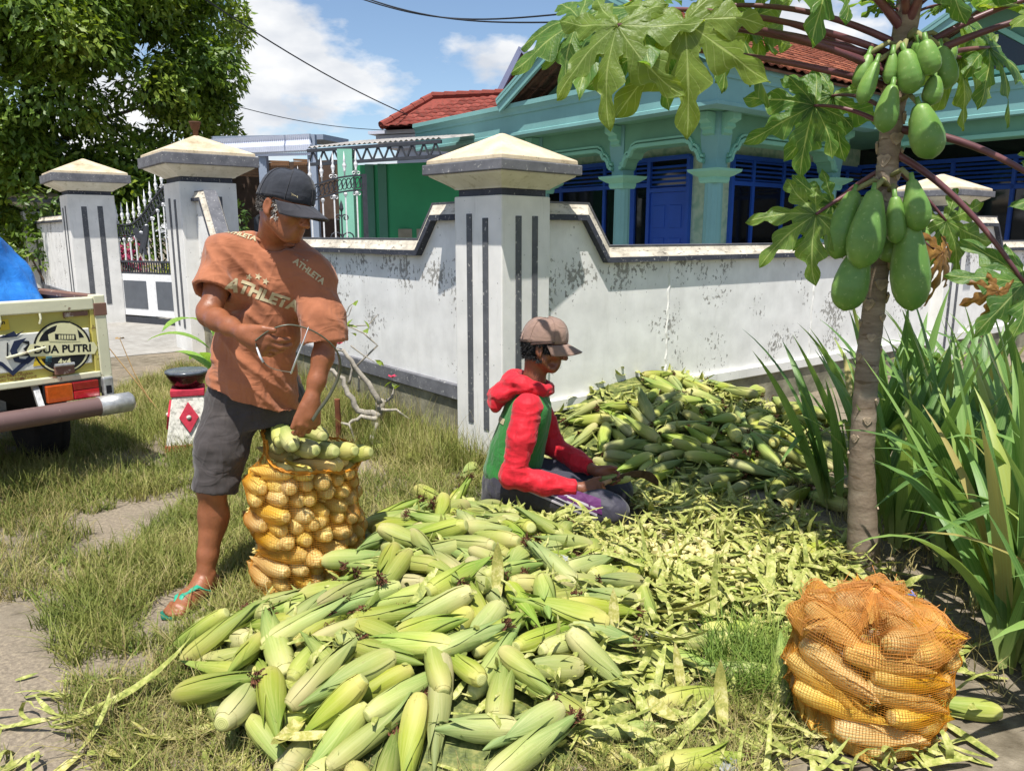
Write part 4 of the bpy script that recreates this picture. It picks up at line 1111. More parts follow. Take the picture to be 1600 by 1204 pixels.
# broad-leaved plant behind the standing man
cp = empty('broadleaf_plant', (-2.35, 6.0, 0))
M_CANNA = leaf_mat('canna_leaf', '#5c8a3a', '#86ad4c', '#b3c968', 4, .35)
def canna_leaf(L, W, bend):
    V = []; T = []; N = 9; p = Vector((0, 0, 0)); a = .25
    for i in range(N + 1):
        t = i / N; w = W * math.sin(math.pi * min(1, .04 + t * .96)) ** .8
        for s in (-1, 0, 1): V.append((p.x, s * w, p.z + (w * .25 if s else 0)))
        p = p + Vector((math.sin(a), 0, math.cos(a))) * (L / N); a += bend / N
    for i in range(N):
        for s in (0, 1): q = i * 3 + s; T += [(q, q + 1, q + 4), (q, q + 4, q + 3)]
    return np_mesh('leaf', np.array(V), np.array(T), M_CANNA, True)
CN = [canna_leaf(.42, .055, .9), canna_leaf(.5, .06, 1.4), canna_leaf(.34, .05, .5)]
for k in range(13):
    o = link('leaf', CN[k % 3], cp); z = .28 + .06 * (k % 8); a = k * 2.4
    o.matrix_local = Matrix.Translation((.03 * math.cos(a), .03 * math.sin(a), z)) @ Matrix.Rotation(a, 4, 'Z') @ Matrix.Rotation(.55 + .05 * (k % 4), 4, 'Y') @ Matrix.Scale(.85 + .04 * (k % 5), 4)
b = MB(); b.tube([(0, 0, 0), (.02, 0, .4), (.0, .02, .8)], [.02, .016, .01], 7); b.tube([(.08, .03, 0), (.1, 0, .5)], [.014, .008], 6); b.build('stem', M_CANNA, cp)
tag(cp, 'broad leaved green plant behind the standing man', 'plant')
# dry stalk left of it
b = MB(); b.tube([(0, 0, 0), (-.18, .05, .22), (-.42, .1, .52)], [.006, .005, .004], 5); b.tube([(-.1, .03, .1), (-.22, .05, .34), (-.32, .08, .60)], [.005, .004, .003], 5)
for k in range(12):
    a = k * .9; b.add([(-.32, .08, .60), (-.32 + .03 * math.cos(a), .08 + .03 * math.sin(a), .60 + .012), (-.32 + .035 * math.cos(a + .4), .08 + .035 * math.sin(a + .4), .60)], [(0, 1, 2)])
o = b.build('dry_stalk', simple('dry_stalk', '#a98a5c', .9)); o.location = (-2.75, 5.9, 0); tag(o, 'thin dry flower stalk leaning over the driveway edge', 'stalk')

# overhead cables
M_CABLE = simple('black_cable', '#2b2e33', .6)
for (A, B, lab) in (((350, 0, 14), (660, 190, 22), 'black cable running down to the red roof'), ((395, 160, 20), (640, 205, 24), 'faint thin cable crossing low over the gate'), ((620, -2, 16), (880, 22, 13), 'upper of two cables over the turquoise gable'), ((600, -10, 16), (880, 35, 13), 'lower of two cables over the turquoise gable')):
    P, Q = atY(*A), atY(*B); D = Q - P; P = P - D * .4; 
    b = MB(); b.tube([P.lerp(Q, i / 20) + Vector((0, 0, -.25 * math.sin(math.pi * i / 20))) for i in range(21)], .014 if 'faint' not in lab else .010, 5)
    o = b.build('overhead_cable', M_CABLE); tag(o, lab, 'cable', 'overhead cables')
# flag pole at the left edge
b = MB(); b.tube([(0, 0, 0), (.02, 0, 1.3), (.0, 0, 2.9)], .035, 8); o = b.build('pole', simple('white_pole', '#dfe4e8', .5)); o.location = (-7.05, 10.6, 0); tag(o, 'thin white pole at the left picture edge', 'pole')
# ================================================================== pickup truck
def text_mesh(s, size, mat, ext=0.0, shear=0.0, bold=False, off=0.0, space=1.0):
    cu = bpy.data.curves.new('lettering', 'FONT'); cu.body = s; cu.size = size; cu.align_x = 'CENTER'; cu.align_y = 'CENTER'; cu.shear = shear; cu.extrude = ext; cu.offset = off; cu.resolution_u = 3; cu.space_character = space
    o = bpy.data.objects.new('lettering', cu); COL.objects.link(o); bpy.context.view_layer.update()
    me = bpy.data.meshes.new_from_object(o.evaluated_get(bpy.context.evaluated_depsgraph_get())); bpy.data.objects.remove(o)
    me.materials.clear(); me.materials.append(mat); me.name = 'lettering'; return me
TF = Vector((-.77, .637, 0)).normalized()
truck = empty('pickup_truck', (-2.335, 4.385, 0), math.atan2(TF.y, TF.x))
def worn(name, c, rust='#6b4a36', amt=.60, rough=.5):
    t = Nt(name, rough, .4); v = t.co(); c = srgb(c)
    k = t.ramp(t.noise(v, 4, 5), [(.3, tuple(x * .82 for x in c[:3])), (.7, c)])
    k = t.mix(t.ramp(t.noise(v, 13, 7, .7), [(amt, (0, 0, 0, 1)), (amt + .05, (1, 1, 1, 1))]), k, srgb(rust))
    t.col(k); t.bump(t.noise(v, 30, 4), .15, .004); return t.m
M_TYEL = worn('worn_yellow_truck_paint', '#c6bb62'); M_TCREAM = worn('worn_cream_truck_paint', '#d9d7b8'); M_TWHITE = worn('worn_white_truck_paint', '#dcdcd2', amt=.66)
M_TIN = worn('rusty_brown_bed', '#7a5a4c', '#b7aa98', .58, .8); M_BUMP = worn('brown_bumper_paint', '#6e5754', '#8d7a70', .6, .45)
M_BLACK = simple('black_underbody', '#17171a', .8); M_TYRE = simple('tyre_rubber', '#1d1d1f', .9, .2, 30, .3); M_STEEL = simple('bare_steel', '#b6b6b4', .4, .15, 40, .3, 120, .003, metal=.6)
W = 1.52
tg = empty('tailgate'); tg.parent = truck
def tb(y0, y1, z0, z1, x0, x1): return ((x0 + x1) / 2, (y0 + y1) / 2, (z0 + z1) / 2), (x1 - x0, y1 - y0, z1 - z0)
MB().box(*tb(.05, W - .05, .62, 1.03, 0, .035)).build('gate_sheet', M_TYEL, tg)
MB().box(*tb(.05, W - .05, .985, 1.055, -.022, .05)).build('top_rail', M_TCREAM, tg, bevel=.008)
MB().box(*tb(.05, W - .05, .600, .635, -.022, .04)).build('bottom_rail', M_TCREAM, tg, bevel=.006)
MB().box(*tb(.05, .075, .62, .99, -.015, .02)).build('side_rail', M_TYEL, tg, bevel=.004)
MB().box(*tb(.085, W - .085, .685, .885, -.012, .01)).build('raised_band', M_TWHITE, tg, bevel=.006)
MB().box(*tb(.085, .21, .955, .98, -.014, .01)).build('catch_plate', M_TIN, tg)
for k, yy in enumerate((.33, .52)): MB().tube([(-.02, yy, .985), (-.026, yy, .955), (-.02, yy + .006, .93)], .006, 6).build('hook', M_TCREAM, tg)
h = empty('hinge'); h.parent = tg; h.location = (-.02, .24, .668)
MB().box((0, 0, 0), (.02, .10, .05)).build('hinge_plate', M_TIN, h, bevel=.004); MB().tube([(-.01, -.05, .028), (-.01, .05, .028)], .010, 8).build('hinge_pin', M_STEEL, h)
MB().tube([(-.018, .02 + .30, .80), (-.018, .02 + .49, .765)], .007, 6).build('latch_rod', M_TCREAM, tg)
# lettering and decals on the rear, read from behind
M_INK = simple('black_print', '#1c1e22', .5, .05); M_INKB = simple('navy_print', '#27304a', .5, .05); M_STK = simple('yellow_sticker', '#d4b83a', .5, .08); M_PALEP = simple('cream_print', '#e0dcae', .5, .05); M_REDP = simple('faded_red_print', '#8d4a3a', .7, .2); M_CYANP = simple('cyan_print', '#8cc6cf', .5)
def onrear(me, name, y, z, x=-.0145, rot=0.0, parent=None):
    o = link(name, me, parent or tg)
    # text x -> -y, text y -> z, normal -> -x
    o.matrix_local = Matrix.Translation((x, y, z)) @ Matrix(((0, 0, -1), (-1, 0, 0), (0, 1, 0))).to_4x4() @ Matrix.Rotation(rot, 4, 'Z'); return o
def flat(poly, mat): 
    b = MB(); b.prism(poly, -.0004, .0004); return b.mesh('print', mat)
def ring(r0, r1, mat, n=40):
    b = MB(); vs = []
    for i in range(n): a = 2 * math.pi * i / n; vs += [(r0 * math.cos(a), r0 * math.sin(a), 0), (r1 * math.cos(a), r1 * math.sin(a), 0)]
    b.add(vs, [(2 * i, 2 * i + 1, (2 * i + 3) % (2 * n), (2 * i + 2) % (2 * n)) for i in range(n)]); return b.mesh('print', mat)
def disc(r, mat, n=40, a0=0, a1=6.2832):
    b = MB(); b.add([(r * math.cos(a0 + (a1 - a0) * i / n), r * math.sin(a0 + (a1 - a0) * i / n), 0) for i in range(n + (a1 - a0 < 6.2))], [tuple(range(n + (a1 - a0 < 6.2)))]); return b.mesh('print', mat)
em = empty('round_emblem'); em.parent = tg; EY, EZ = .245, .79; em.scale = (1, 1.2, 1.2); em.location = (0, EY * -.2 - .012, EZ * -.2)
onrear(disc(.122, M_PALEP), 'emblem_disc', EY, EZ, -.0135, 0, em); onrear(ring(.114, .122, M_INK), 'emblem_ring', EY, EZ, -.0142, 0, em)
onrear(disc(.102, M_INK, 24, R_(20), R_(160)), 'emblem_field', EY, EZ + .002, -.0142, 0, em); onrear(disc(.102, M_INK, 24, R_(200), R_(340)), 'emblem_field', EY, EZ - .006, -.0142, 0, em)
# outline of an off-road car in the upper field
onrear(flat([(-.055, .0), (-.06, .03), (-.03, .045), (-.022, .075), (.03, .085), (.06, .07), (.068, .035), (.075, .0)], M_PALEP), 'car_outline', EY, EZ + .028, -.0150, -.12, em)
onrear(flat([(-.03, .008), (-.032, .034), (.055, .034), (.06, .006)], M_INK), 'car_grille', EY, EZ + .028, -.0156, -.12, em)
for k in range(6): onrear(flat([(-.004, .011), (-.004, .030), (.004, .030), (.004, .011)], M_PALEP), 'grille_slot', EY + .012 - .0115 * k, EZ + .0285 - .0012 * k, -.0162, -.12, em)
onrear(flat([(-.135, -.028), (-.150, .0), (-.135, .028), (.135, .028), (.150, 0), (.135, -.028)], M_PALEP), 'banner', EY, EZ - .008, -.0165, -.07, em)
onrear(flat([(-.165, .035), (-.13, .02), (-.15, .0), (-.13, -.02), (-.165, -.03), (-.125, -.032), (-.125, .035)], M_INK), 'banner_tail', EY + .012, EZ + .0, -.0140, -.07, em)
onrear(flat([(.165, .03), (.13, .02), (.15, .0), (.13, -.02), (.165, -.035), (.125, -.032), (.125, .035)], M_INK), 'banner_tail', EY - .012, EZ - .012, -.0140, -.07, em)
onrear(text_mesh('DUA PUTRI', .048, M_INK, off=.0016), 'lettering', EY, EZ - .008, -.0175, -.07, em)
onrear(text_mesh('4x4', .036, M_PALEP, off=.001), 'lettering', EY, EZ - .066, -.0150, -.07, em)
sk = onrear(flat([(-.12, -.028), (-.12, .028), (.12, .028), (.12, -.028)], M_STK), 'yellow_sticker', .595, .935, -.004, .03)
onrear(text_mesh('Tak Butuh Pujian', .030, M_INK, off=.0007), 'lettering', .595, .948, -.0055, .03); onrear(text_mesh('Untuk Tangan', .024, M_INK, off=.0006), 'lettering', .585, .922, -.0055, .03)
onrear(flat([(-.07, -.06), (-.085, 0), (-.06, .05), (.0, .06), (-.03, .03), (-.052, .0), (-.045, -.045), (.0, -.055), (.02, -.03), (.03, -.05), (-.01, -.08)], M_INKB), 'letter_stroke', .405, .80)
onrear(flat([(-.004, -.04), (.006, .04), (.012, .04), (.003, -.04)], M_INK), 'letter_stroke', .505, .805); onrear(flat([(-.05, -.05), (-.05, .05), (.03, .05), (.035, .02), (-.02, .025), (-.02, .01), (.02, .012), (.02, -.012), (-.02, -.012), (-.02, -.03), (.03, -.03), (.03, -.05)], M_INKB), 'letter_stroke', .60, .80)
zg = [(-.18, -.02), (-.15, .03), (-.135, -.045), (-.115, .03), (-.06, .0), (-.02, -.05), (.10, .045), (.115, .03), (-.02, -.078), (-.065, -.022), (-.11, .008), (-.135, -.08), (-.155, -.0)]
onrear(flat(zg, M_INKB), 'zigzag_print', .47, .745); onrear(flat([(-.16, 0), (-.1, .012), (-.06, -.002), (0, .014), (.04, .03), (.05, .012), (.09, .03), (.05, .0), (-.1, .002)], M_INKB), 'zigzag_print', .50, .872)
onrear(flat([(-.03, -.03), (-.01, .03), (.04, .03), (.03, -.03)], M_STK), 'yellow_print', .36, .735, -.0138); onrear(flat([(-.01, -.03), (.0, .03), (.03, .03), (.02, -.03)], M_CYANP), 'cyan_print', .32, .735, -.0138)
onrear(text_mesh('Kami Niat Doakan', .024, M_REDP), 'lettering', .48, .668, -.002, .0); onrear(text_mesh('Yaitu Tak Jalan Terjadi', .021, M_REDP), 'lettering', .47, .648, -.002, .0)
# corner post, bed, lamp, bumper, chassis
MB().box(*tb(-.012, .05, .50, 1.065, -.02, .06)).build('corner_post', M_TCREAM, truck, bevel=.006); MB().box(*tb(-.016, .054, .95, 1.02, -.024, .0)).build('corner_bracket', M_TIN, truck, bevel=.003)
MB().box(*tb(W - .05, W + .012, .50, 1.065, -.02, .06)).build('corner_post', M_TCREAM, truck, bevel=.006)
BL = 2.25
for y0, y1 in ((0, .04), (W - .04, W)):
    MB().box(*tb(y0, y1, .62, 1.03, .06, BL)).build('bed_side', M_TIN, truck); MB().box(*tb(y0 - .012, y1 + .012, 1.03, 1.062, .06, BL)).build('side_rail', M_TIN, truck, bevel=.006)
MB().box(*tb(0, W, .60, .64, .03, BL)).build('bed_floor', M_TIN, truck); MB().box(*tb(0, W, .62, 1.1, BL - .04, BL)).build('bed_front', M_TIN, truck)
tl = empty('tail_lamp'); tl.parent = truck; tl.location = (-.03, .215, .545)
def lens(c): 
    t = Nt('lamp_lens_' + c[1:], .15, .6); t.col(t.ramp(t.noise(t.co(), 60, 2), [(.3, tuple(x * .75 for x in srgb(c)[:3])), (.7, srgb(c))])); t.b.inputs['Coat Weight'].default_value = .4; return t.m
MB().box((.012, 0, 0), (.03, .285, .105)).build('lamp_body', M_BLACK, tl)
MB().box((-.012, -.065, .026), (.03, .135, .045)).build('red_lens', lens('#8e1420'), tl, bevel=.004); MB().box((-.012, -.065, -.022), (.03, .135, .047)).build('red_lens', lens('#c41a2c'), tl, bevel=.004); MB().box((-.012, .072, 0), (.03, .132, .095)).build('orange_lens', lens('#c4551d'), tl, bevel=.004)
MB().box((-.022, -.065, -.035), (.002, .13, .004)).build('lens_rib', lens('#e04a50'), tl)
b = MB(); b.box(*tb(-.005, .055, .48, .60, -.045, .0)); b.build('lamp_bracket', M_STEEL, truck, bevel=.01); MB().box(*tb(.012, .04, .505, .55, -.05, -.04)).build('bracket_slot', M_BLACK, truck)
MB().tube([(-.13, -.02, .455), (-.13, .1, .455), (-.13, W - .1, .455), (-.13, W + .02, .455)], .052, 14).build('bumper_tube', M_BUMP, truck, True)
b = MB(); b.tube([(-.13, -.06, .455), (-.13, -.045, .455), (-.13, .125, .455)], [.045, .0575, .0575], 14); b.build('bumper_end', M_STEEL, truck, True)
for yy in (.38, 1.1): MB().bar((.05, yy, .62), (-.11, yy + .02, .46), .03, .03).build('bumper_stay', M_STEEL, truck)
MB().box(*tb(.30, .36, .42, .60, .1, 3.2)).build('chassis_rail', M_BLACK, truck); MB().box(*tb(1.16, 1.22, .42, .60, .1, 3.2)).build('chassis_rail', M_BLACK, truck)
MB().tube([(.68, .15, .30), (.68, W - .15, .30)], .05, 10).build('axle', M_BLACK, truck)
for yy in (.95, .75, .62): MB().tube([(.0, yy, .60), (-.01, yy, .555)], .010, 6).build('drain_stub', M_TCREAM, truck)
def wheel(x, y):
    w = empty('wheel', (x, y, .295)); w.parent = truck
    Mx = Matrix.Rotation(math.pi / 2, 4, 'X')
    MB().lathe([(.17, -.085), (.24, -.095), (.285, -.08), (.295, -.05), (.288, -.03), (.295, -.028), (.295, .028), (.288, .03), (.295, .05), (.285, .08), (.24, .095), (.17, .085)], 28, Mx).build('tyre', M_TYRE, w, True)
    MB().lathe([(.03, -.06), (.12, -.05), (.16, -.075), (.175, -.08), (.175, .08), (.16, .075), (.12, .05), (.03, .06)], 20, Mx).build('rim', M_STEEL, w, True)
for x in (.68, 2.85):
    for y in (.17, W - .17): wheel(x, y)
# cab (mostly outside the picture)
MB().prism([(2.28, .45), (2.28, 1.15), (2.42, 1.78), (3.35, 1.78), (3.75, 1.12), (3.82, .95), (3.82, .45)], .04, W - .04, Matrix(((1, 0, 0, 0), (0, 0, 1, 0), (0, 1, 0, 0), (0, 0, 0, 1)))).build('cab', M_TYEL, truck, bevel=.03)
for yy in (.036, W - .036): MB().prism([(2.45, 1.16), (2.52, 1.66), (3.25, 1.66), (3.55, 1.16)], -.004, .004, Matrix(((1, 0, 0, 0), (0, 0, 1, yy), (0, 1, 0, 0), (0, 0, 0, 1)))).build('side_window', M_GLASS, truck)
MB().box((2.33, W / 2, 1.45), (.02, 1.1, .36), Matrix.Rotation(.22, 3, 'Y')).build('rear_window', M_GLASS, truck)
tag(truck, 'worn yellow pickup truck with lettered tailgate parked on the lane', 'pickup truck')
# blue tarpaulin over the load
def tarp_mat():
    t = Nt('blue_tarpaulin', .38, .45); v = t.co()
    c = t.ramp(t.noise(v, 5, 5), [(.3, srgb('#1f63b4')), (.6, srgb('#2f7fd0')), (.8, srgb('#5aa0e4'))]); t.col(c)
    w = t.n('ShaderNodeTexVoronoi'); w.inputs['Scale'].default_value = 14; t.l(v, w.inputs['Vector'])
    t.bump(t.math('ADD', t.noise(v, 9, 6, .6, .8), t.math('MULTIPLY', w.outputs['Distance'], .3)), .6, .02); return t.m
NU, NV = 120, 100; V = []
for j in range(NV + 1):
    for i in range(NU + 1):
        u, v = i / NU, j / NV; x = .42 + 1.9 * u; y = -.03 + 1.58 * v
        e = min(1, u / .22) * min(1, v / .30); e = e ** .6
        # the tail edge sags to a hanging corner over the near side
        z = 1.03 + .62 * e * (1 - .25 * u) - .05 * (1 - e)
        if u < .25: z -= (.25 - u) * .9 * (1 - .4 * v)
        z += .045 * mnoise.fractal((x * 3.2, y * 3.2, 1.3), 1.0, 2.0, 5) - .03 * abs(mnoise.noise((x * 6 + y * 3, y * 5 - x * 2, 4))) + .03 * math.sin(9 * x + 5 * y + 2 * mnoise.noise((x * 2, y * 2, 0))) * (1 - e * .5)
        if v < .06: z -= (.06 - v) * 4.0
        V.append((x - .12 * max(0, .3 - v) * (1 if u < .1 else 0) + .05 * mnoise.noise((y * 4, z * 4, 3)), y + .03 * mnoise.noise((x * 5, z * 6, 7)), max(z, .655)))
F = [(j * (NU + 1) + i, j * (NU + 1) + i + 1, (j + 1) * (NU + 1) + i + 1, (j + 1) * (NU + 1) + i) for j in range(NV) for i in range(NU)]
o = link('tarpaulin', np_mesh('tarpaulin', np.array(V), np.array(F), tarp_mat(), True)); o.location = truck.location; o.rotation_euler = truck.rotation_euler
m = o.modifiers.new('thick', 'SOLIDIFY'); m.thickness = .006
tag(o, 'crumpled bright blue tarpaulin over the truck bed', 'tarpaulin')

# white plant stand with red diamond and a dark pot on it
r = empty('plant_stand', (-2.17, 5.05, 0), R_(20)); r.scale = (.93, .93, .93); q = math.sqrt(2)
def mottled():
    t = Nt('mottled_white_concrete', .9, .15); v = t.co()
    c = t.ramp(t.noise(v, 30, 6, .7), [(.35, srgb('#8d8b82')), (.5, srgb('#d8d6cc')), (.7, srgb('#eceade'))]); t.col(c); t.bump(t.noise(v, 40, 5, .7), .5, .006); return t.m
MB().lathe([(.165 * q, .03), (.10 * q, .40)], 4, None, math.pi / 4).build('pedestal', mottled(), r, bevel=.008)
M_REDP2 = simple('red_painted_relief', '#c0374a', .8, .15, 20, .4, 60)
MB().lathe([(.172 * q, -.02), (.168 * q, .045)], 4, None, math.pi / 4).build('base_trim', simple('red_base', '#b5503e', .85, .2), r, bevel=.006); MB().lathe([(.112 * q, .38), (.112 * q, .43)], 4, None, math.pi / 4).build('top_trim', M_REDP2, r, bevel=.006)
for k in range(4):
    Rm = Matrix.Rotation(k * math.pi / 2, 4, 'Z') @ Matrix.Translation((0, -.137, .235)) @ Matrix.Rotation(R_(80), 4, 'X')
    b = MB(); b.prism([(-.065, 0), (0, .11), (.065, 0), (0, -.11)], -.006, .010, Rm); b.build('diamond', M_REDP2, r, bevel=.003)
    b = MB(); b.lathe([(.018, .01), (.014, .018), (.002, .022)], 10, Rm); b.build('boss', mottled() if k == 0 else bpy.data.materials['mottled_white_concrete'], r, True)
tag(r, 'white tapered plant stand with red diamond on the verge behind the man', 'plant stand')
r = empty('pot', (-2.17, 5.05, .40)); r.scale = (.93, .93, .93); t = Nt('maroon_glaze', .12, .6); t.col(t.ramp(t.noise(t.co(), 20, 4), [(.3, srgb('#2e0f16')), (.7, srgb('#5a1a26'))]))
MB().lathe([(.07, 0), (.10, .02), (.135, .085), (.140, .11), (.13, .115), (.125, .09), (.05, .03)], 22).build('bowl', t.m, r, True)
MB().lathe([(.142, .100), (.148, .112), (.142, .125), (.128, .12)], 22).build('rim', simple('grey_glaze_rim', '#596069', .2, .2, 20), r, True)
tag(r, 'dark maroon glazed pot on the white plant stand', 'pot')
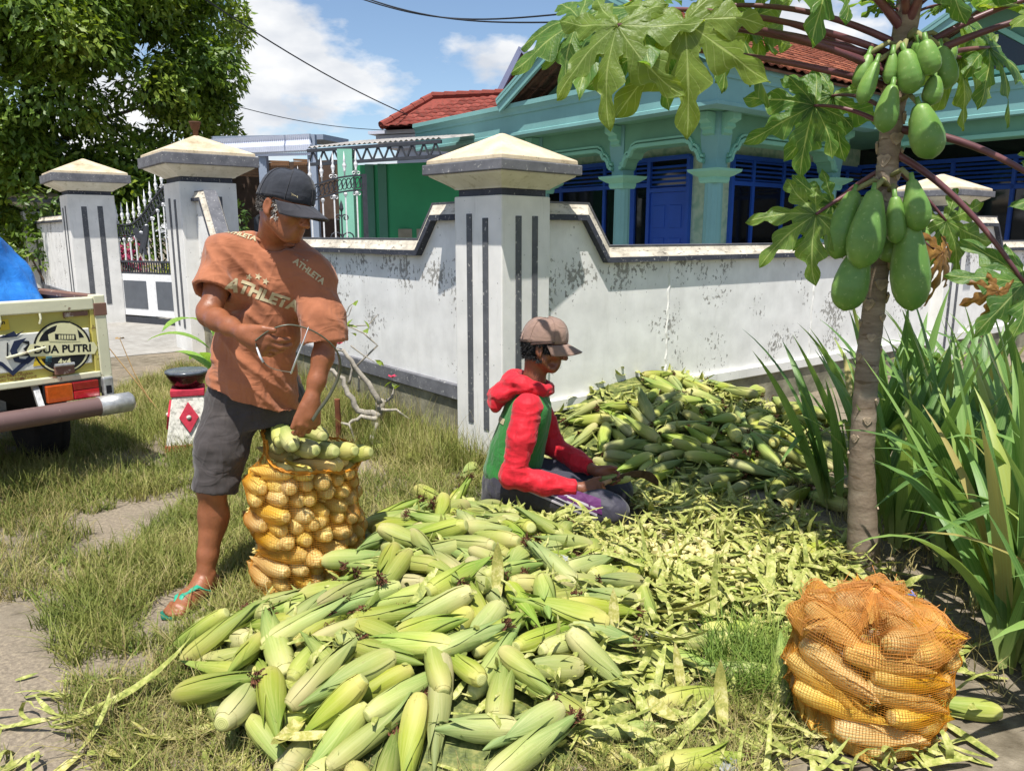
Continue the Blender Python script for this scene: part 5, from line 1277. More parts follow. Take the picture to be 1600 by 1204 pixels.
EARS = """478,2536,110,346,126,-19,-338,92,91,0;-481,2141,167,114,-170,-398,222,98,118,0;-857,2028,28,128,430,-202,-92,109,97,0;-521,3116,178,412,236,-129,-88,111,109,0;-110,3431,121,452,-7,84,197,116,99,0;-468,1847,74,228,38,159,-414,98,114,0;357,2672,161,186,-410,-152,156,106,105,0;-90,2430,236,371,-207,192,-180,118,119,0;-592,2291,173,70,463,146,98,111,116,0;-1042,2419,29,98,-194,-367,260,125,107,0;-359,1662,29,418,-70,72,-254,114,108,0;-414,2460,222,4,58,428,-252,110,95,0;-911,2347,79,218,-21,180,412,93,117,0;109,2073,143,36,-49,208,-451,94,112,0;-32,2199,188,148,-422,-217,50,115,102,0;283,2397,165,372,-314,-5,114,125,99,0;147,2669,216,452,-70,14,200,102,116,0;-376,1849,82,434,168,0,182,125,91,0;-609,2012,100,358,335,-42,88,126,101,0;-55,2068,159,157,-396,-260,26,116,98,0;-750,1956,113,232,-292,-226,243,124,117,0;-301,1957,136,413,-208,-105,159,117,95,0;-133,2717,247,26,-137,-469,102,128,114,0;201,2439,187,368,301,128,86,99,91,0;340,2481,161,10,-154,386,-277,110,105,0;-430,2704,233,94,-424,231,-92,108,97,0;-236,3326,154,255,-274,-120,309,90,92,0;-402,3107,201,431,74,-66,-234,117,115,0;-600,2713,204,412,-265,-2,-102,117,112,0;-909,2255,61,434,-234,-47,-64,122,103,0;53,2826,222,120,-8,-100,-475,106,91,0;-126,2607,245,90,-123,-397,263,99,108,0;-150,3588,58,8,-82,-408,276,100,93,0;-234,2324,221,46,-6,495,-54,112,99,0;-30,3383,138,68,-37,-386,-309,88,98,0;-562,1960,92,329,-355,-125,-3,123,102,0;-460,3567,61,422,112,92,225,104,103,0;-93,2928,233,238,-56,77,-430,109,112,0;42,1805,65,64,-472,-146,-48,118,116,0;-399,2268,202,49,496,30,32,109,112,0;-193,2178,197,24,-219,420,158,91,115,0;-196,3490,105,160,-462,-40,95,96,109,0;187,2201,156,464,16,46,178,125,96,0;-491,1906,117,84,-173,324,328,105,105,0;-517,2858,223,39,291,-404,17,124,100,0;102,2200,172,348,302,150,122,115,97,0;-410,2425,266,209,-200,342,-223,129,95,0;-347,3180,185,302,370,-130,-70,92,91,0;-203,1930,127,334,-108,270,-234,124,99,0;-250,1608,28,369,242,-137,-191,95,101,0;-401,1980,128,110,48,176,-452,115,99,0;-673,1949,121,250,324,-163,-237,94,117,0;-883,2042,99,454,-168,-63,-107,127,119,0;285,2746,180,224,6,-44,-445,95,94,0;-135,2012,178,141,-202,-305,310,90,93,0;-217,3139,203,212,-407,154,-125,124,111,0;408,2796,146,143,130,-450,-100,105,116,0;-307,2860,245,2,-8,481,-137,122,119,0;433,2672,151,268,334,200,164,111,119,0;-245,2566,246,135,188,362,255,116,117,0;-607,2463,192,305,-388,10,-76,124,108,0;-257,3537,90,429,253,12,41,108,111,0;-92,2215,201,212,-96,321,-305,92,108,0;-300,2786,275,30,-102,-153,464,125,120,0;-784,2424,136,98,-112,-142,456,110,108,0;-403,2755,266,90,-482,78,62,103,104,0;-872,2160,77,5,-62,-488,92,102,94,0;142,2766,216,229,-110,98,-420,97,110,0;-556,3357,114,454,-198,-51,39,102,118,0;41,2918,240,298,-22,138,376,105,110,0;-158,2674,277,134,-10,93,472,99,98,0;-305,3599,65,22,-94,116,477,121,108,0;-258,2148,227,4,-489,58,-86,90,111,0;179,2296,201,58,-8,-476,140,122,115,0;-348,2361,222,42,-103,480,-88,125,100,0;-465,3022,202,299,387,-104,-18,115,106,0;-119,3295,177,68,-61,-452,193,107,104,0;-257,2474,268,436,-37,-12,-242,128,95,0;15,2579,255,266,-135,124,-382,117,111,0;99,2455,214,472,126,92,48,104,107,0;-338,2917,234,34,-36,246,-432,101,98,0;-266,1828,84,88,326,-244,-278,107,105,0;-610,2145,138,400,100,14,284,94,98,0;49,1881,90,106,-82,372,-306,96,114,0;-55,1587,26,325,212,190,252,104,96,0;-445,3924,31,91,-441,214,-36,116,120,0;-350,3292,176,209,291,-346,-36,120,98,0;-1052,2367,95,76,-132,216,424,115,97,0;-443,1989,171,135,-47,318,-358,109,116,0;-487,2618,220,110,-26,79,480,107,91,0;-279,3681,89,43,434,96,224,100,91,0;-589,3527,74,191,-448,-52,-100,123,109,0;258,2122,138,417,-196,194,6,108,103,0;9,2825,267,210,-345,224,-190,114,91,0;-816,2179,132,286,187,-234,-280,99,92,0;-254,2243,228,104,-75,484,3,129,115,0;172,2909,234,122,70,-155,454,125,91,0;268,2649,206,70,-472,-148,27,109,104,0;-304,3147,233,266,231,-177,-308,114,102,0;-542,1999,165,408,-188,-175,130,109,107,0;-293,2090,206,28,18,328,375,111,116,0;-642,1837,55,210,415,-94,-158,100,90,0;-738,2205,136,166,199,233,358,119,120,0;-795,2350,127,26,106,435,-222,97,117,0;150,2560,248,1,194,362,284,100,100,0;-959,2319,114,52,-466,-142,-100,119,93,0;-301,2994,241,57,30,-262,422,99,96,0;-555,2381,224,417,-231,-82,-126,110,118,0;-126,3487,129,166,81,-328,-328,93,95,0;-435,3686,52,206,-26,-116,-440,118,96,0;-319,1706,72,112,334,334,120,110,101,0;-66,2743,272,90,124,434,194,101,104,0;-292,3884,30,66,-362,-330,72,108,119,0;-504,3431,96,0,92,-476,-122,125,102,0;1672,4832,141,191,132,-176,-406,119,91,1;1644,4936,166,206,420,164,66,109,90,1;1554,4298,48,402,-230,138,-128,118,115,1;1634,4502,74,150,316,302,190,103,95,1;1224,4214,69,44,486,103,-28,109,90,1;1471,4140,28,73,-100,404,-268,130,94,1;1213,4901,243,208,382,-158,-190,101,107,1;721,4919,292,1,-9,290,408,113,114,1;1649,5034,190,404,-198,-90,198,115,112,1;1213,4811,218,304,-354,179,-25,118,93,1;1317,4947,258,166,110,-342,-306,96,119,1;1809,4730,98,184,285,-259,-260,96,113,1;302,4635,95,332,-340,-143,-63,107,117,1;1802,4491,45,112,-116,-409,238,95,106,1;1154,4350,110,498,-24,36,6,129,108,1;660,4596,175,151,258,288,280,92,92,1;1173,4565,167,235,-73,-280,333,107,112,1;1545,4783,172,70,-120,-428,218,107,104,1;1493,4419,107,64,70,222,438,115,112,1;881,4445,146,320,-370,-75,65,97,97,1;1049,4917,272,130,-172,412,-183,102,118,1;719,4766,235,133,-170,-410,187,124,99,1;913,4581,188,148,-36,324,-348,104,111,1;679,4394,123,467,169,-32,-50,110,112,1;1213,4001,30,34,191,-446,-116,128,96,1;1390,4350,81,280,-219,-238,258,93,94,1;1397,4914,213,14,40,-444,226,95,97,1;997,3915,38,225,-126,-248,350,94,101,1;1444,4008,38,214,-102,260,-355,125,112,1;420,4284,35,116,-102,402,-253,96,114,1;688,4705,217,254,69,10,425,115,110,1;454,4664,161,64,-202,429,144,111,96,1;1560,4492,82,326,251,-93,-270,112,92,1;1522,4708,144,118,-441,203,10,113,91,1;1159,5341,358,310,220,-110,-305,98,109,1;1369,4755,187,198,114,-234,-378,89,92,1;1056,5079,314,468,-20,-29,172,128,109,1;910,5076,323,335,310,114,170,106,92,1;1230,4667,182,322,-370,84,36,92,105,1;864,4873,274,394,254,59,165,108,106,1;1316,4505,152,160,44,-267,-389,109,110,1;1410,4622,140,12,-29,-32,-498,91,94,1;1266,5513,363,389,288,13,-124,111,113,1;867,4226,94,458,140,12,142,117,107,1;1471,4670,173,402,-295,-2,-38,107,108,1;1321,4406,123,59,488,-95,4,90,107,1;1315,5223,300,312,-384,62,36,103,111,1;537,4151,34,68,305,384,70,99,118,1;1506,4479,123,137,-472,74,-54,96,113,1;974,4914,273,184,406,185,132,121,97,1;1836,5713,169,149,217,-412,-104,126,114,1;1918,5087,139,228,-340,271,-96,94,116,1;1734,4823,153,182,-8,-214,-414,95,101,1;230,4330,32,250,-56,-80,422,120,109,1;944,4347,128,302,-354,-130,128,113,98,1;1262,5392,339,394,-239,162,-106,129,91,1;805,4267,96,294,-356,-173,83,98,91,1;1676,4618,117,44,109,-78,480,101,99,1;1880,4525,37,248,-16,-92,424,101,90,1;1482,4247,81,424,-8,28,-264,99,96,1;1076,4413,148,101,-480,50,82,117,99,1;1667,4684,117,106,-14,-432,227,91,97,1;820,4723,253,202,-162,-411,118,111,96,1;205,4756,94,18,312,-302,-248,100,91,1;906,3734,30,217,-354,-216,175,96,96,1;479,4933,269,126,-92,432,-197,128,90,1;955,4747,240,174,-112,240,-387,96,90,1;1321,5040,255,216,436,112,26,100,95,1;1686,4418,94,359,308,158,-36,101,97,1;744,4463,150,436,-243,-26,12,91,111,1;1026,5426,414,329,-376,-26,6,95,93,1;1528,5013,207,72,-346,353,6,123,91,1;567,4593,168,34,-314,369,118,127,119,1;1362,4829,232,10,-117,484,-47,91,113,1;507,4796,232,86,86,445,193,120,115,1;858,4806,312,86,-302,-336,-196,104,119,1;643,4328,121,402,-292,26,46,97,112,1;322,4465,34,240,-78,-68,426,108,110,1;1765,3976,27,22,22,415,277,117,91,1;1203,5099,296,374,-303,-47,128,130,97,1;1693,5157,196,362,303,130,104,123,97,1;1543,5569,285,28,180,-463,49,91,115,1;1729,4205,29,72,-138,-392,268,109,95,1;-257,4357,31,52,294,-392,-83,103,106,1;1647,3820,35,180,224,350,212,130,114,1;1585,4488,182,20,417,275,6,95,93,1;1320,5426,331,112,88,75,474,119,96,1;1669,4892,194,452,-13,-37,211,91,115,1;1770,4330,28,274,406,86,48,99,95,1;927,5017,340,234,68,-15,-436,89,92,1;648,3981,28,68,-20,-96,486,108,95,1;1034,5238,360,138,-119,-408,224,99,119,1;1360,4221,90,293,386,-66,-106,117,91,1;1518,4567,165,298,-367,162,-20,122,103,1;1931,5968,35,314,346,-120,-134,110,108,1;1058,5305,369,456,-50,104,-172,99,110,1;1359,4559,211,368,62,46,330,126,110,1;1614,5713,261,82,32,-481,104,119,114,1;1247,3723,28,118,88,-264,-398,88,94,1;788,4116,62,420,-233,-100,97,122,93,1;1716,4553,110,488,82,53,-53,123,102,1;585,4305,75,449,-116,72,-172,122,91,1;982,3749,31,280,190,204,308,100,99,1;1400,4436,177,296,-82,103,-382,125,118,1;1106,3952,56,207,-118,152,-412,104,113,1;706,4253,112,160,-11,167,-443,123,101,1;647,4391,181,373,324,22,72,100,105,1;1166,4118,60,428,-224,-56,118,130,113,1;1206,4406,145,412,142,-92,-228,106,94,1;1504,3886,38,414,-196,-98,174,126,108,1;1089,4727,215,497,-27,-12,48,122,96,1;805,4570,223,66,242,387,192,128,113,1;1483,3958,33,428,142,88,198,108,100,1;1492,4366,148,4,294,358,188,127,105,1;1027,4492,180,92,43,-36,488,101,107,1;73,3151,185,-112,61,261,-407,86,106,0;-903,2566,67,191,21,229,401,102,109,0;-730,2602,91,108,-51,277,399,112,105,0;-52,3077,215,83,-45,54,-488,82,104,0;323,2903,165,-370,104,37,-318,112,109,0;29,2338,215,-411,-63,-14,278,96,92,0;-471,3244,160,-144,447,167,33,115,108,0;-78,1856,96,-21,-6,388,315,87,108,0;134,3032,196,-80,455,167,-96,118,108,0;-182,2838,250,124,-472,104,-33,96,98,0;-726,2081,91,83,215,404,184,98,90,0;-363,2598,246,391,226,87,197,81,109,0;-14,3231,178,-48,30,358,-345,98,101,0;-176,3030,228,-465,183,-1,-13,82,89,0;-33,1960,131,188,319,222,252,84,109,0;-115,3176,199,-244,-387,187,77,116,86,0;123,1960,107,83,87,47,483,86,90,0;-123,2328,227,107,281,345,201,118,98,0;-691,2366,164,-445,22,89,-208,112,100,0;-577,2566,181,-307,-263,286,67,104,94,0;-945,2472,71,489,18,-85,57,93,94,0;-381,2163,187,-322,-352,103,111,117,104,0;255,2537,191,40,486,102,-47,108,94,0;-259,2679,254,-75,-14,40,493,109,105,0;-706,2488,152,-217,-91,223,381,118,102,0;-592,3188,92,346,-243,150,-220,86,86,0;19,2689,242,-159,-240,352,209,93,86,0;276,2268,152,-375,-322,-43,62,89,102,0;-157,2511,248,-318,242,197,-227,86,108,0;-507,2238,185,101,481,60,71,116,84,0;478,2865,112,-118,-23,456,166,95,94,0;-504,2501,222,40,38,497,10,86,94,0;-562,3028,76,230,39,198,395,118,99,0;37,3025,213,467,-124,44,-122,109,93,0;-422,2869,213,27,-188,352,300,84,85,0;-183,2414,267,-29,464,183,8,112,110,0;-811,2542,120,92,487,28,55,93,102,0;-6,2487,263,-477,59,4,-139,94,96,0;218,2821,228,38,-82,186,-455,90,84,0;-187,2936,268,-274,109,107,-389,98,101,0;-513,2746,170,-212,272,184,-312,111,101,0;-264,3231,214,-66,-191,454,58,86,107,0;-463,2334,236,104,-57,394,-285,94,97,0;-385,2071,190,-378,-313,61,74,92,102,0;401,2584,175,-141,28,161,451,83,92,0;213,2990,212,389,42,92,297,110,101,0;35,2018,168,433,-158,137,-138,86,94,0;-144,2106,209,167,454,108,66,106,98,0;-220,2028,188,-224,205,340,-205,102,98,0;-97,2824,275,-332,-373,1,19,87,108,0;-563,2943,95,325,317,30,207,86,99,0;-552,2084,167,209,50,60,448,113,87,0;-690,2676,96,141,-95,262,-390,103,109,0;-672,2256,178,-470,107,104,-80,113,109,0;-65,2550,273,87,-466,159,-4,96,83,0;-580,2796,106,229,199,368,150,95,87,0;-604,3105,95,24,348,344,102,108,99,0;109,2363,233,-26,-363,334,76,85,106,0;-868,2443,131,224,83,310,311,96,109,0;-340,2703,276,306,-286,177,-207,101,88,0;-437,2548,262,131,-323,340,-114,114,105,0;-351,2519,270,-74,36,134,-475,103,83,0;1703,5589,246,234,230,264,269,105,105,1;1905,5335,229,-172,303,312,-177,105,105,1;2180,5252,106,-445,-5,3,228,105,105,1;1984,5246,204,-445,200,45,-100,105,105,1;2054,5156,131,366,-166,122,-271,105,105,1;2023,5308,196,-372,250,124,-184,105,105,1;1992,5562,142,-342,283,147,-178,105,105,1;1775,5489,272,-200,-18,42,456,105,105,1;1952,5384,166,346,346,72,72,105,105,1;2091,5459,170,-104,-483,77,17,105,105,1;1670,5489,255,388,-314,18,-23,105,105,1;1625,5331,306,100,155,390,252,105,105,1;2028,5510,135,-38,14,170,-468,105,105,1;2155,5294,162,-289,204,204,-289,105,105,1;1961,5130,149,85,87,346,340,105,105,1;1763,5525,275,-183,-113,237,384,105,105,1"""
# ================================================================== corn ears
def husk_mat(name, butt, mid, tip, vein='#d5d79a', dark=1.0):
    t = Nt(name, .58, .3); uv = t.n('ShaderNodeUVMap'); sp = t.n('ShaderNodeSeparateXYZ'); t.l(uv.outputs[0], sp.inputs[0]); r = t.rand()
    w = t.math('ADD', sp.outputs[1], t.math('MULTIPLY', t.math('SUBTRACT', r, .5), .35))
    c = t.ramp(w, [(.03, srgb(butt)), (.30, srgb(mid)), (.85, srgb(tip))])
    st = t.noise(t.co('UV', (34, 1.1, 1)), 1.0, 4, .6); big = t.noise(t.co('UV', (5, 2.0, 1)), 1.0, 3)
    c = t.mix(t.ramp(st, [(.42, (0, 0, 0, 1)), (.68, (.55, .55, .55, 1))]), c, srgb(vein))
    c = t.mix(t.ramp(big, [(.5, (0, 0, 0, 1)), (.75, (.5, .5, .5, 1))]), c, srgb(tip))
    sp2 = t.noise(t.co(), 55, 3, .6)
    c = t.mix(t.ramp(sp2, [(.66, (0, 0, 0, 1)), (.74, (.6, .6, .6, 1))]), c, srgb('#8f8a4e'))
    r2 = t.math('FRACT', t.math('MULTIPLY', r, 7.13)); r3 = t.math('FRACT', t.math('MULTIPLY', r, 13.7))
    c = t.hsv(c, t.range(r2, 0, 1, .488, .508), t.range(r3, 0, 1, .82, 1.12), t.range(r2, 0, 1, .82, 1.12))
    t.col(c); t.bump(st, .35, .0025); t.translucent(c, .12); return t.m
M_HUSK = husk_mat('green_corn_husk', '#c2bb74', '#a2aa50', '#708c3a', '#b9b974')
M_COB = husk_mat('yellow_inner_husk', '#e0c877', '#d8b24c', '#c89a38', '#e2c878')
def butt_mat(name, a, b):
    t = Nt(name, .7, .25); sp = t.n('ShaderNodeSeparateXYZ'); t.l(t.co(), sp.inputs[0])
    rr = t.math('SQRT', t.math('ADD', t.math('MULTIPLY', sp.outputs[1], sp.outputs[1]), t.math('MULTIPLY', sp.outputs[2], sp.outputs[2])))
    w = t.math('FRACT', t.math('MULTIPLY', rr, 230.0)); t.col(t.ramp(w, [(0, srgb(b)), (.35, srgb(a)), (.8, srgb(a)), (1, srgb(b))])); return t.m
M_BUTT = butt_mat('cut_corn_butt', '#b9ba78', '#8c9450'); M_BUTTY = butt_mat('cut_cob_butt', '#d9bf78', '#a8863e')
M_SILK = simple('brown_corn_silk', '#5c3a28', .85, .4, 40, 0)
def ear_mesh(seed, mat, tipopen=0.0, short=1.0, name='corn_ear'):
    g = random.Random(seed); V = []; UV = []; F = []
    prof = [(-.112, .0), (-.1125, .010), (-.1115, .0175), (-.108, .0195), (-.098, .0245), (-.075, .0285), (-.04, .0302), (0, .0295), (.035, .0262), (.07, .0205), (.10, .0148), (.125, .0095), (.145, .005), (.158, .0015)]
    x0, x1 = -.112, .158; seg = 14; bend = g.uniform(-.22, .22); ph = g.random() * 6
    def pt(x, r, a):
        r *= 1 + .035 * math.sin(3 * a + ph) + .02 * math.sin(7 * a + ph * 2 + x * 20)
        z = bend * (x * x * 1.2) * (1 if x > 0 else .3)
        return (x * (short if x > .03 else 1), r * math.cos(a), r * math.sin(a) + z)
    for x, r in prof:
        for k in range(seg):
            a = 2 * math.pi * k / seg; V.append(pt(x, r, a)); UV.append((k / seg, (x - x0) / (x1 - x0)))
    for i in range(len(prof) - 1):
        for k in range(seg): F.append((i * seg + k, (i + 1) * seg + k, (i + 1) * seg + (k + 1) % seg, i * seg + (k + 1) % seg))
    # husk leaves wrapped over the body, loose at the tip
    nlv = 5
    for j in range(nlv):
        a0 = ph + j * 2 * math.pi / nlv * 1.9 + g.uniform(-.3, .3); wid = g.uniform(1.5, 2.5); xs = g.uniform(-.108, -.09); xe = g.uniform(.07, .15) + (.03 if j > 2 else 0); lift = g.uniform(.0, .008) if g.random() < .75 else g.uniform(.010, .030)
        NX, NA = 10, 6; base = len(V); off = .0012 + .0011 * j
        for i in range(NX + 1):
            t = i / NX; x = xs + (xe - xs) * t; w = wid * (1 - max(0, (t - .25) / .75) ** 1.6) + .03
            rb = np.interp(x, [p[0] for p in prof[2:]], [p[1] for p in prof[2:]]) + off * min(1, .25 + t * 5) + lift * max(0, (t - .55) / .45) ** 2
            sk = .35 * (t - .3) * (1 if j % 2 else -1)
            for k in range(NA + 1):
                a = a0 + sk + (k / NA - .5) * w; e = abs(k / NA - .5) * 2
                V.append(pt(x, rb + .0012 * e * e + (.0006 if k % 2 else 0), a)); UV.append((.13 * j + (k / NA) * .35, (x - x0) / (x1 - x0) + .06 * j / nlv))
        for i in range(NX):
            for k in range(NA): q = base + i * (NA + 1) + k; F.append((q, q + NA + 1, q + NA + 2, q + 1))
    me = bpy.data.meshes.new(name); me.from_pydata(V, [], F); me.update(); me.materials.append(mat); me.materials.append(M_BUTT if mat is M_HUSK else M_BUTTY)
    l = me.uv_layers.new(name='UVMap')
    for p in me.polygons:
        p.use_smooth = True
        us = [UV[v][0] for v in p.vertices]; wrap = max(us) - min(us) > .5
        for li, v in zip(p.loop_indices, p.vertices):
            u = UV[v][0]; l.data[li].uv = (u + 1 if wrap and u < .5 else u, UV[v][1])
        if p.index < seg * 2: p.material_index = 1
    return me
def silk_mesh(seed):
    g = random.Random(seed); b = MB()
    for k in range(54):
        p = Vector((.132, 0, 0)) + Vector((g.uniform(-.012, .01), g.uniform(-.008, .008), g.uniform(-.008, .008))); d = Vector((g.uniform(.3, 1), g.uniform(-.9, .9), g.uniform(-.9, .9))).normalized(); vs = []
        w = Vector((g.uniform(-1, 1), g.uniform(-1, 1), g.uniform(-1, 1))).normalized() * .0021
        for i in range(5):
            vs += [p - w, p + w]; p = p + d * .0065; d = (d + Vector((g.uniform(-.7, .7), g.uniform(-.7, .7), g.uniform(-.9, .5)))).normalized()
        b.add(vs, [(2 * i, 2 * i + 1, 2 * i + 3, 2 * i + 2) for i in range(4)])
    return b.mesh('silk', M_SILK)
EM = [ear_mesh(s, M_HUSK) for s in range(14)]; SM = [silk_mesh(s) for s in range(4)]
CM = [ear_mesh(20 + s, M_COB, short=.75, name='corn_cob') for s in range(5)]
ge = random.Random(99)
EARBVH_V = []; EARBVH_F = []
def put_ear(M, label, group, me=None, silk=True, name='corn_ear'):
    o = link(name, me or EM[ge.randrange(14)]); o.matrix_world = M
    if silk and ge.random() < .6:
        s = link('silk', SM[ge.randrange(4)], o)
    return tag(o, label, 'corn', group)
for row in EARS.split(';'):
    x, y, z, a, b_, c, d, sx, sr, bk = [int(v) for v in row.split(',')]
    from mathutils import Quaternion as Qn
    M = Matrix.Translation((x / 1000, y / 1000, z / 1000)) @ Qn((a, b_, c, d)).normalized().to_matrix().to_4x4() @ Matrix.Diagonal((sx / 100, sr / 100, sr / 100, 1))
    ax_ = (M.to_3x3() @ Vector((1, 0, 0))).normalized()
    pose = 'tip pointing up' if ax_.z > .55 else 'butt pointing up' if ax_.z < -.55 else 'tip right' if ax_.x > .72 else 'tip left' if ax_.x < -.72 else 'butt facing camera' if ax_.y > 0 else 'tip facing camera'
    fat = 'very slim' if sr < 96 else 'plump' if sr > 115 else 'slim' if sr < 106 else 'long' if sx > 120 else 'stubby' if sx < 103 else 'mid sized'
    X_, Y_ = x / 1000, y / 1000
    if bk:
        wd = (X_ - PC.x) * RN.x + (Y_ - PC.y) * RN.y; wl_ = (X_ - PC.x) * RD.x + (Y_ - PC.y) * RD.y
        place = ['high against wall', 'upper slope', 'lower slope', 'foot'][min(3, int(max(0, wd - .12) / .33))] + ' of far heap, ' + ['beside pillar', 'left of middle', 'right of middle', 'beside strap plants'][min(3, max(0, int(wl_ / .55)))]
        put_ear(M, '%s corn ear %s, %s' % (fat, place, pose), 'corn ears in the far heap')
    else:
        place = ['front edge', 'front slope', 'crown', 'back'][min(3, max(0, int((Y_ - 1.85) / .45)))] + ' of near heap, ' + ['far left', 'left', 'centre', 'right', 'far right'][min(4, max(0, int((X_ + 1.05) / .34)))]
        put_ear(M, '%s corn ear %s, %s' % (fat, place, pose), 'corn ears in the near heap')
# a few loose ears with a place of their own
def lay(px, py, rz, label, roll=0.0, z=.03, pit=0.0, sc=1.0):
    u = (px - 800) / 1202.; v = (602 - py) / 1202.; cc, ss = math.cos(R_(11.1)), math.sin(R_(11.1)); dv = Vector((u, cc + v * ss, -ss + v * cc)); p = Vector((0, 0, 1.4)) + dv * ((z - 1.4) / dv.z)
    put_ear(Matrix.Translation(p) @ Euler((roll, pit, rz)).to_matrix().to_4x4() @ Matrix.Scale(sc, 4), label, 'loose corn ears around the heaps')
lay(1275, 860, .55, 'large green corn ear lying at the foot of the papaya trunk', sc=1.3)
lay(1222, 1050, 1.3, 'green corn ear leaning against the right hand net sack', z=.06, pit=-.35, sc=1.05)
lay(1110, 1000, .1, 'plump green corn ear lying between the heap and the right sack'); lay(1150, 985, .05, 'long green corn ear pointing at the right hand sack', sc=1.1)
lay(1060, 1030, -.5, 'pale green corn ear half buried in husks mid ground'); lay(940, 905, 2.6, 'pale cut corn ear at the right edge of the near heap')
lay(360, 975, .12, 'corn ear with its butt at the standing man\'s sandal', sc=1.1); lay(480, 1165, 1.2, 'corn ear at the very front left of the near heap', sc=1.1); lay(530, 1185, 1.0, 'brown speckled corn ear at the bottom picture edge', sc=1.05)
lay(1090, 1190, .2, 'corn ear cut off by the bottom picture edge'); lay(1505, 1105, 2.9, 'pale corn ear poking out behind the right sack', sc=.9)
lay(600, 700, .7, 'pale corn ear lying in the grass by the frangipani'); lay(650, 715, .4, 'yellowed corn ear in the grass left of the corner pillar')
for i_, (px, py, rz, sc) in enumerate(((1020, 960, .3, 1.0), (1180, 930, 2.9, .95), (1000, 1050, 2.2, 1.0), (1080, 1090, .2, 1.0), (1155, 1050, 3.0, 1.05), (960, 1140, .15, 1.0), (1190, 870, .4, .9), (1040, 860, 2.6, .9))):
    lay(px, py, rz, ['pale ear among husks just right of the near heap', 'small ear in the litter towards the papaya', 'tilted ear in the litter front of the yellow chips', 'slim ear in the front litter, tip right', 'ear in the litter close to the squat sack, tip left', 'ear at the front right, beside dry grass', 'ear half under husks left of the papaya trunk', 'ear among husks beside the kneeling man\'s knee'][i_], sc=sc)
lay(1140, 850, 1.5, 'stubby green corn ear in the yellow husk litter'); lay(895, 1085, .9, 'pale green ear at the right front of the near heap')

# ================================================================== husk litter and mounds
def HF(x, y):
    q_ = ((x + .20) / .84) ** 2 + ((y - 2.68) / .96) ** 2
    return .22 * max(0, 1 - q_) ** .9 * min(1, max(0, (math.hypot(x + .865, y - 2.93) - .25) / .26))
W0_ = Vector((PC.x, PC.y)) + Vector((RD.y, -RD.x)) * .12
def HB(x, y):
    p = Vector((x, y)) - W0_; d = p.x * RN.x + p.y * RN.y; s = p.x * RD.x + p.y * RD.y
    if d < -.05: return 0
    return .40 * max(0, 1 - d / 1.35) * max(0, 1 - ((s - 1.15) / 1.05) ** 2) ** .7
def litter_mat(name, a, b, c):
    t = Nt(name, .6, .3); v = t.co(); f = t.noise(v, 26, 3, .7); g_ = t.noise(v, 90, 3)
    k = t.ramp(t.math('ADD', t.math('MULTIPLY', f, .7), t.math('MULTIPLY', g_, .3)), [(.34, srgb(a)), (.5, srgb(b)), (.62, srgb(c)), (.72, srgb('#8f7a4a'))])
    t.col(k); t.bump(t.noise(t.co(scale=(1, 6, 1)), 30, 3), .4, .004); t.translucent(k, .12); return t.m
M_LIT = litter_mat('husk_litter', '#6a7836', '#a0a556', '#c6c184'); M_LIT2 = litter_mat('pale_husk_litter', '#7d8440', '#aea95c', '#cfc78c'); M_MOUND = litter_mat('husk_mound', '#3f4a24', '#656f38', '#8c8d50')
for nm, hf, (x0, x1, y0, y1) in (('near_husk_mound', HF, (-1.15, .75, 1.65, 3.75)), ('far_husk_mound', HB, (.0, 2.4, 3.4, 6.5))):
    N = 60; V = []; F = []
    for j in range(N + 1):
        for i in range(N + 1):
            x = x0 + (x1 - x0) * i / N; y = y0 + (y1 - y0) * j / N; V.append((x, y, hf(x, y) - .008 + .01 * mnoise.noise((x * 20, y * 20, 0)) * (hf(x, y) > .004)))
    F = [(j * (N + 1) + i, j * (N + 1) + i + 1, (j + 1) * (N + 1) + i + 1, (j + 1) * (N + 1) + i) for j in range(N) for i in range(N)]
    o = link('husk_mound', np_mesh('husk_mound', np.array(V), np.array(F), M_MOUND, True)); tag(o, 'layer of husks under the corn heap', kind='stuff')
def husk_strip(L, W, curl, g):
    """cupped pointed strip, 3 verts across x 6 along"""
    N = 6; V = []; p = np.zeros(3); a = g.uniform(-.2, .2)
    for i in range(N + 1):
        t = i / N; w = W * (math.sin(math.pi * (.12 + .88 * t)) ** .7 if t < 1 else .02) * (1 if t > .02 else .8)
        for s in (-1, 0, 1): V.append((p[0], s * w, p[2] + (abs(s) * w * .45)))
        p = p + np.array([math.cos(a), 0, math.sin(a)]) * L / N; a += curl / N
    T = []
    for i in range(N):
        for s in (0, 1): q = i * 3 + s; T += [(q, q + 3, q + 4), (q, q + 4, q + 1)]
    return np.array(V), np.array(T)
def scatter(name, n, pick, mat, lr, wr, label, seed, hz=lambda x, y: max(HF(x, y), HB(x, y)), zr=(.005, .03), flip=True, tilt=.25):
    g = random.Random(seed); VV = []; TT = []; base = 0
    for k in range(n):
        x, y = pick(g); V, T = husk_strip(g.uniform(*lr), g.uniform(*wr), g.gauss(0, 1.6), g)
        E = Euler((g.uniform(-.5, .5) + (math.pi if flip and g.random() < .5 else 0), g.uniform(-tilt, tilt), g.uniform(0, 6.28))).to_matrix()
        A = np.array(E); V = V - V.mean(0); V = V @ A.T; V[:, 2] = np.maximum(V[:, 2], -.004); V += np.array([x, y, hz(x, y) + g.uniform(*zr)]); VV.append(V); TT.append(T + base); base += len(V)
    o = link(name, np_mesh(name, np.concatenate(VV), np.concatenate(TT), mat, True)); return tag(o, label, kind='stuff')
def reg(x0, x1, y0, y1, f=lambda x, y: True):
    def pick(g):
        while True:
            x, y = g.uniform(x0, x1), g.uniform(y0, y1)
            if f(x, y): return x, y
    return pick
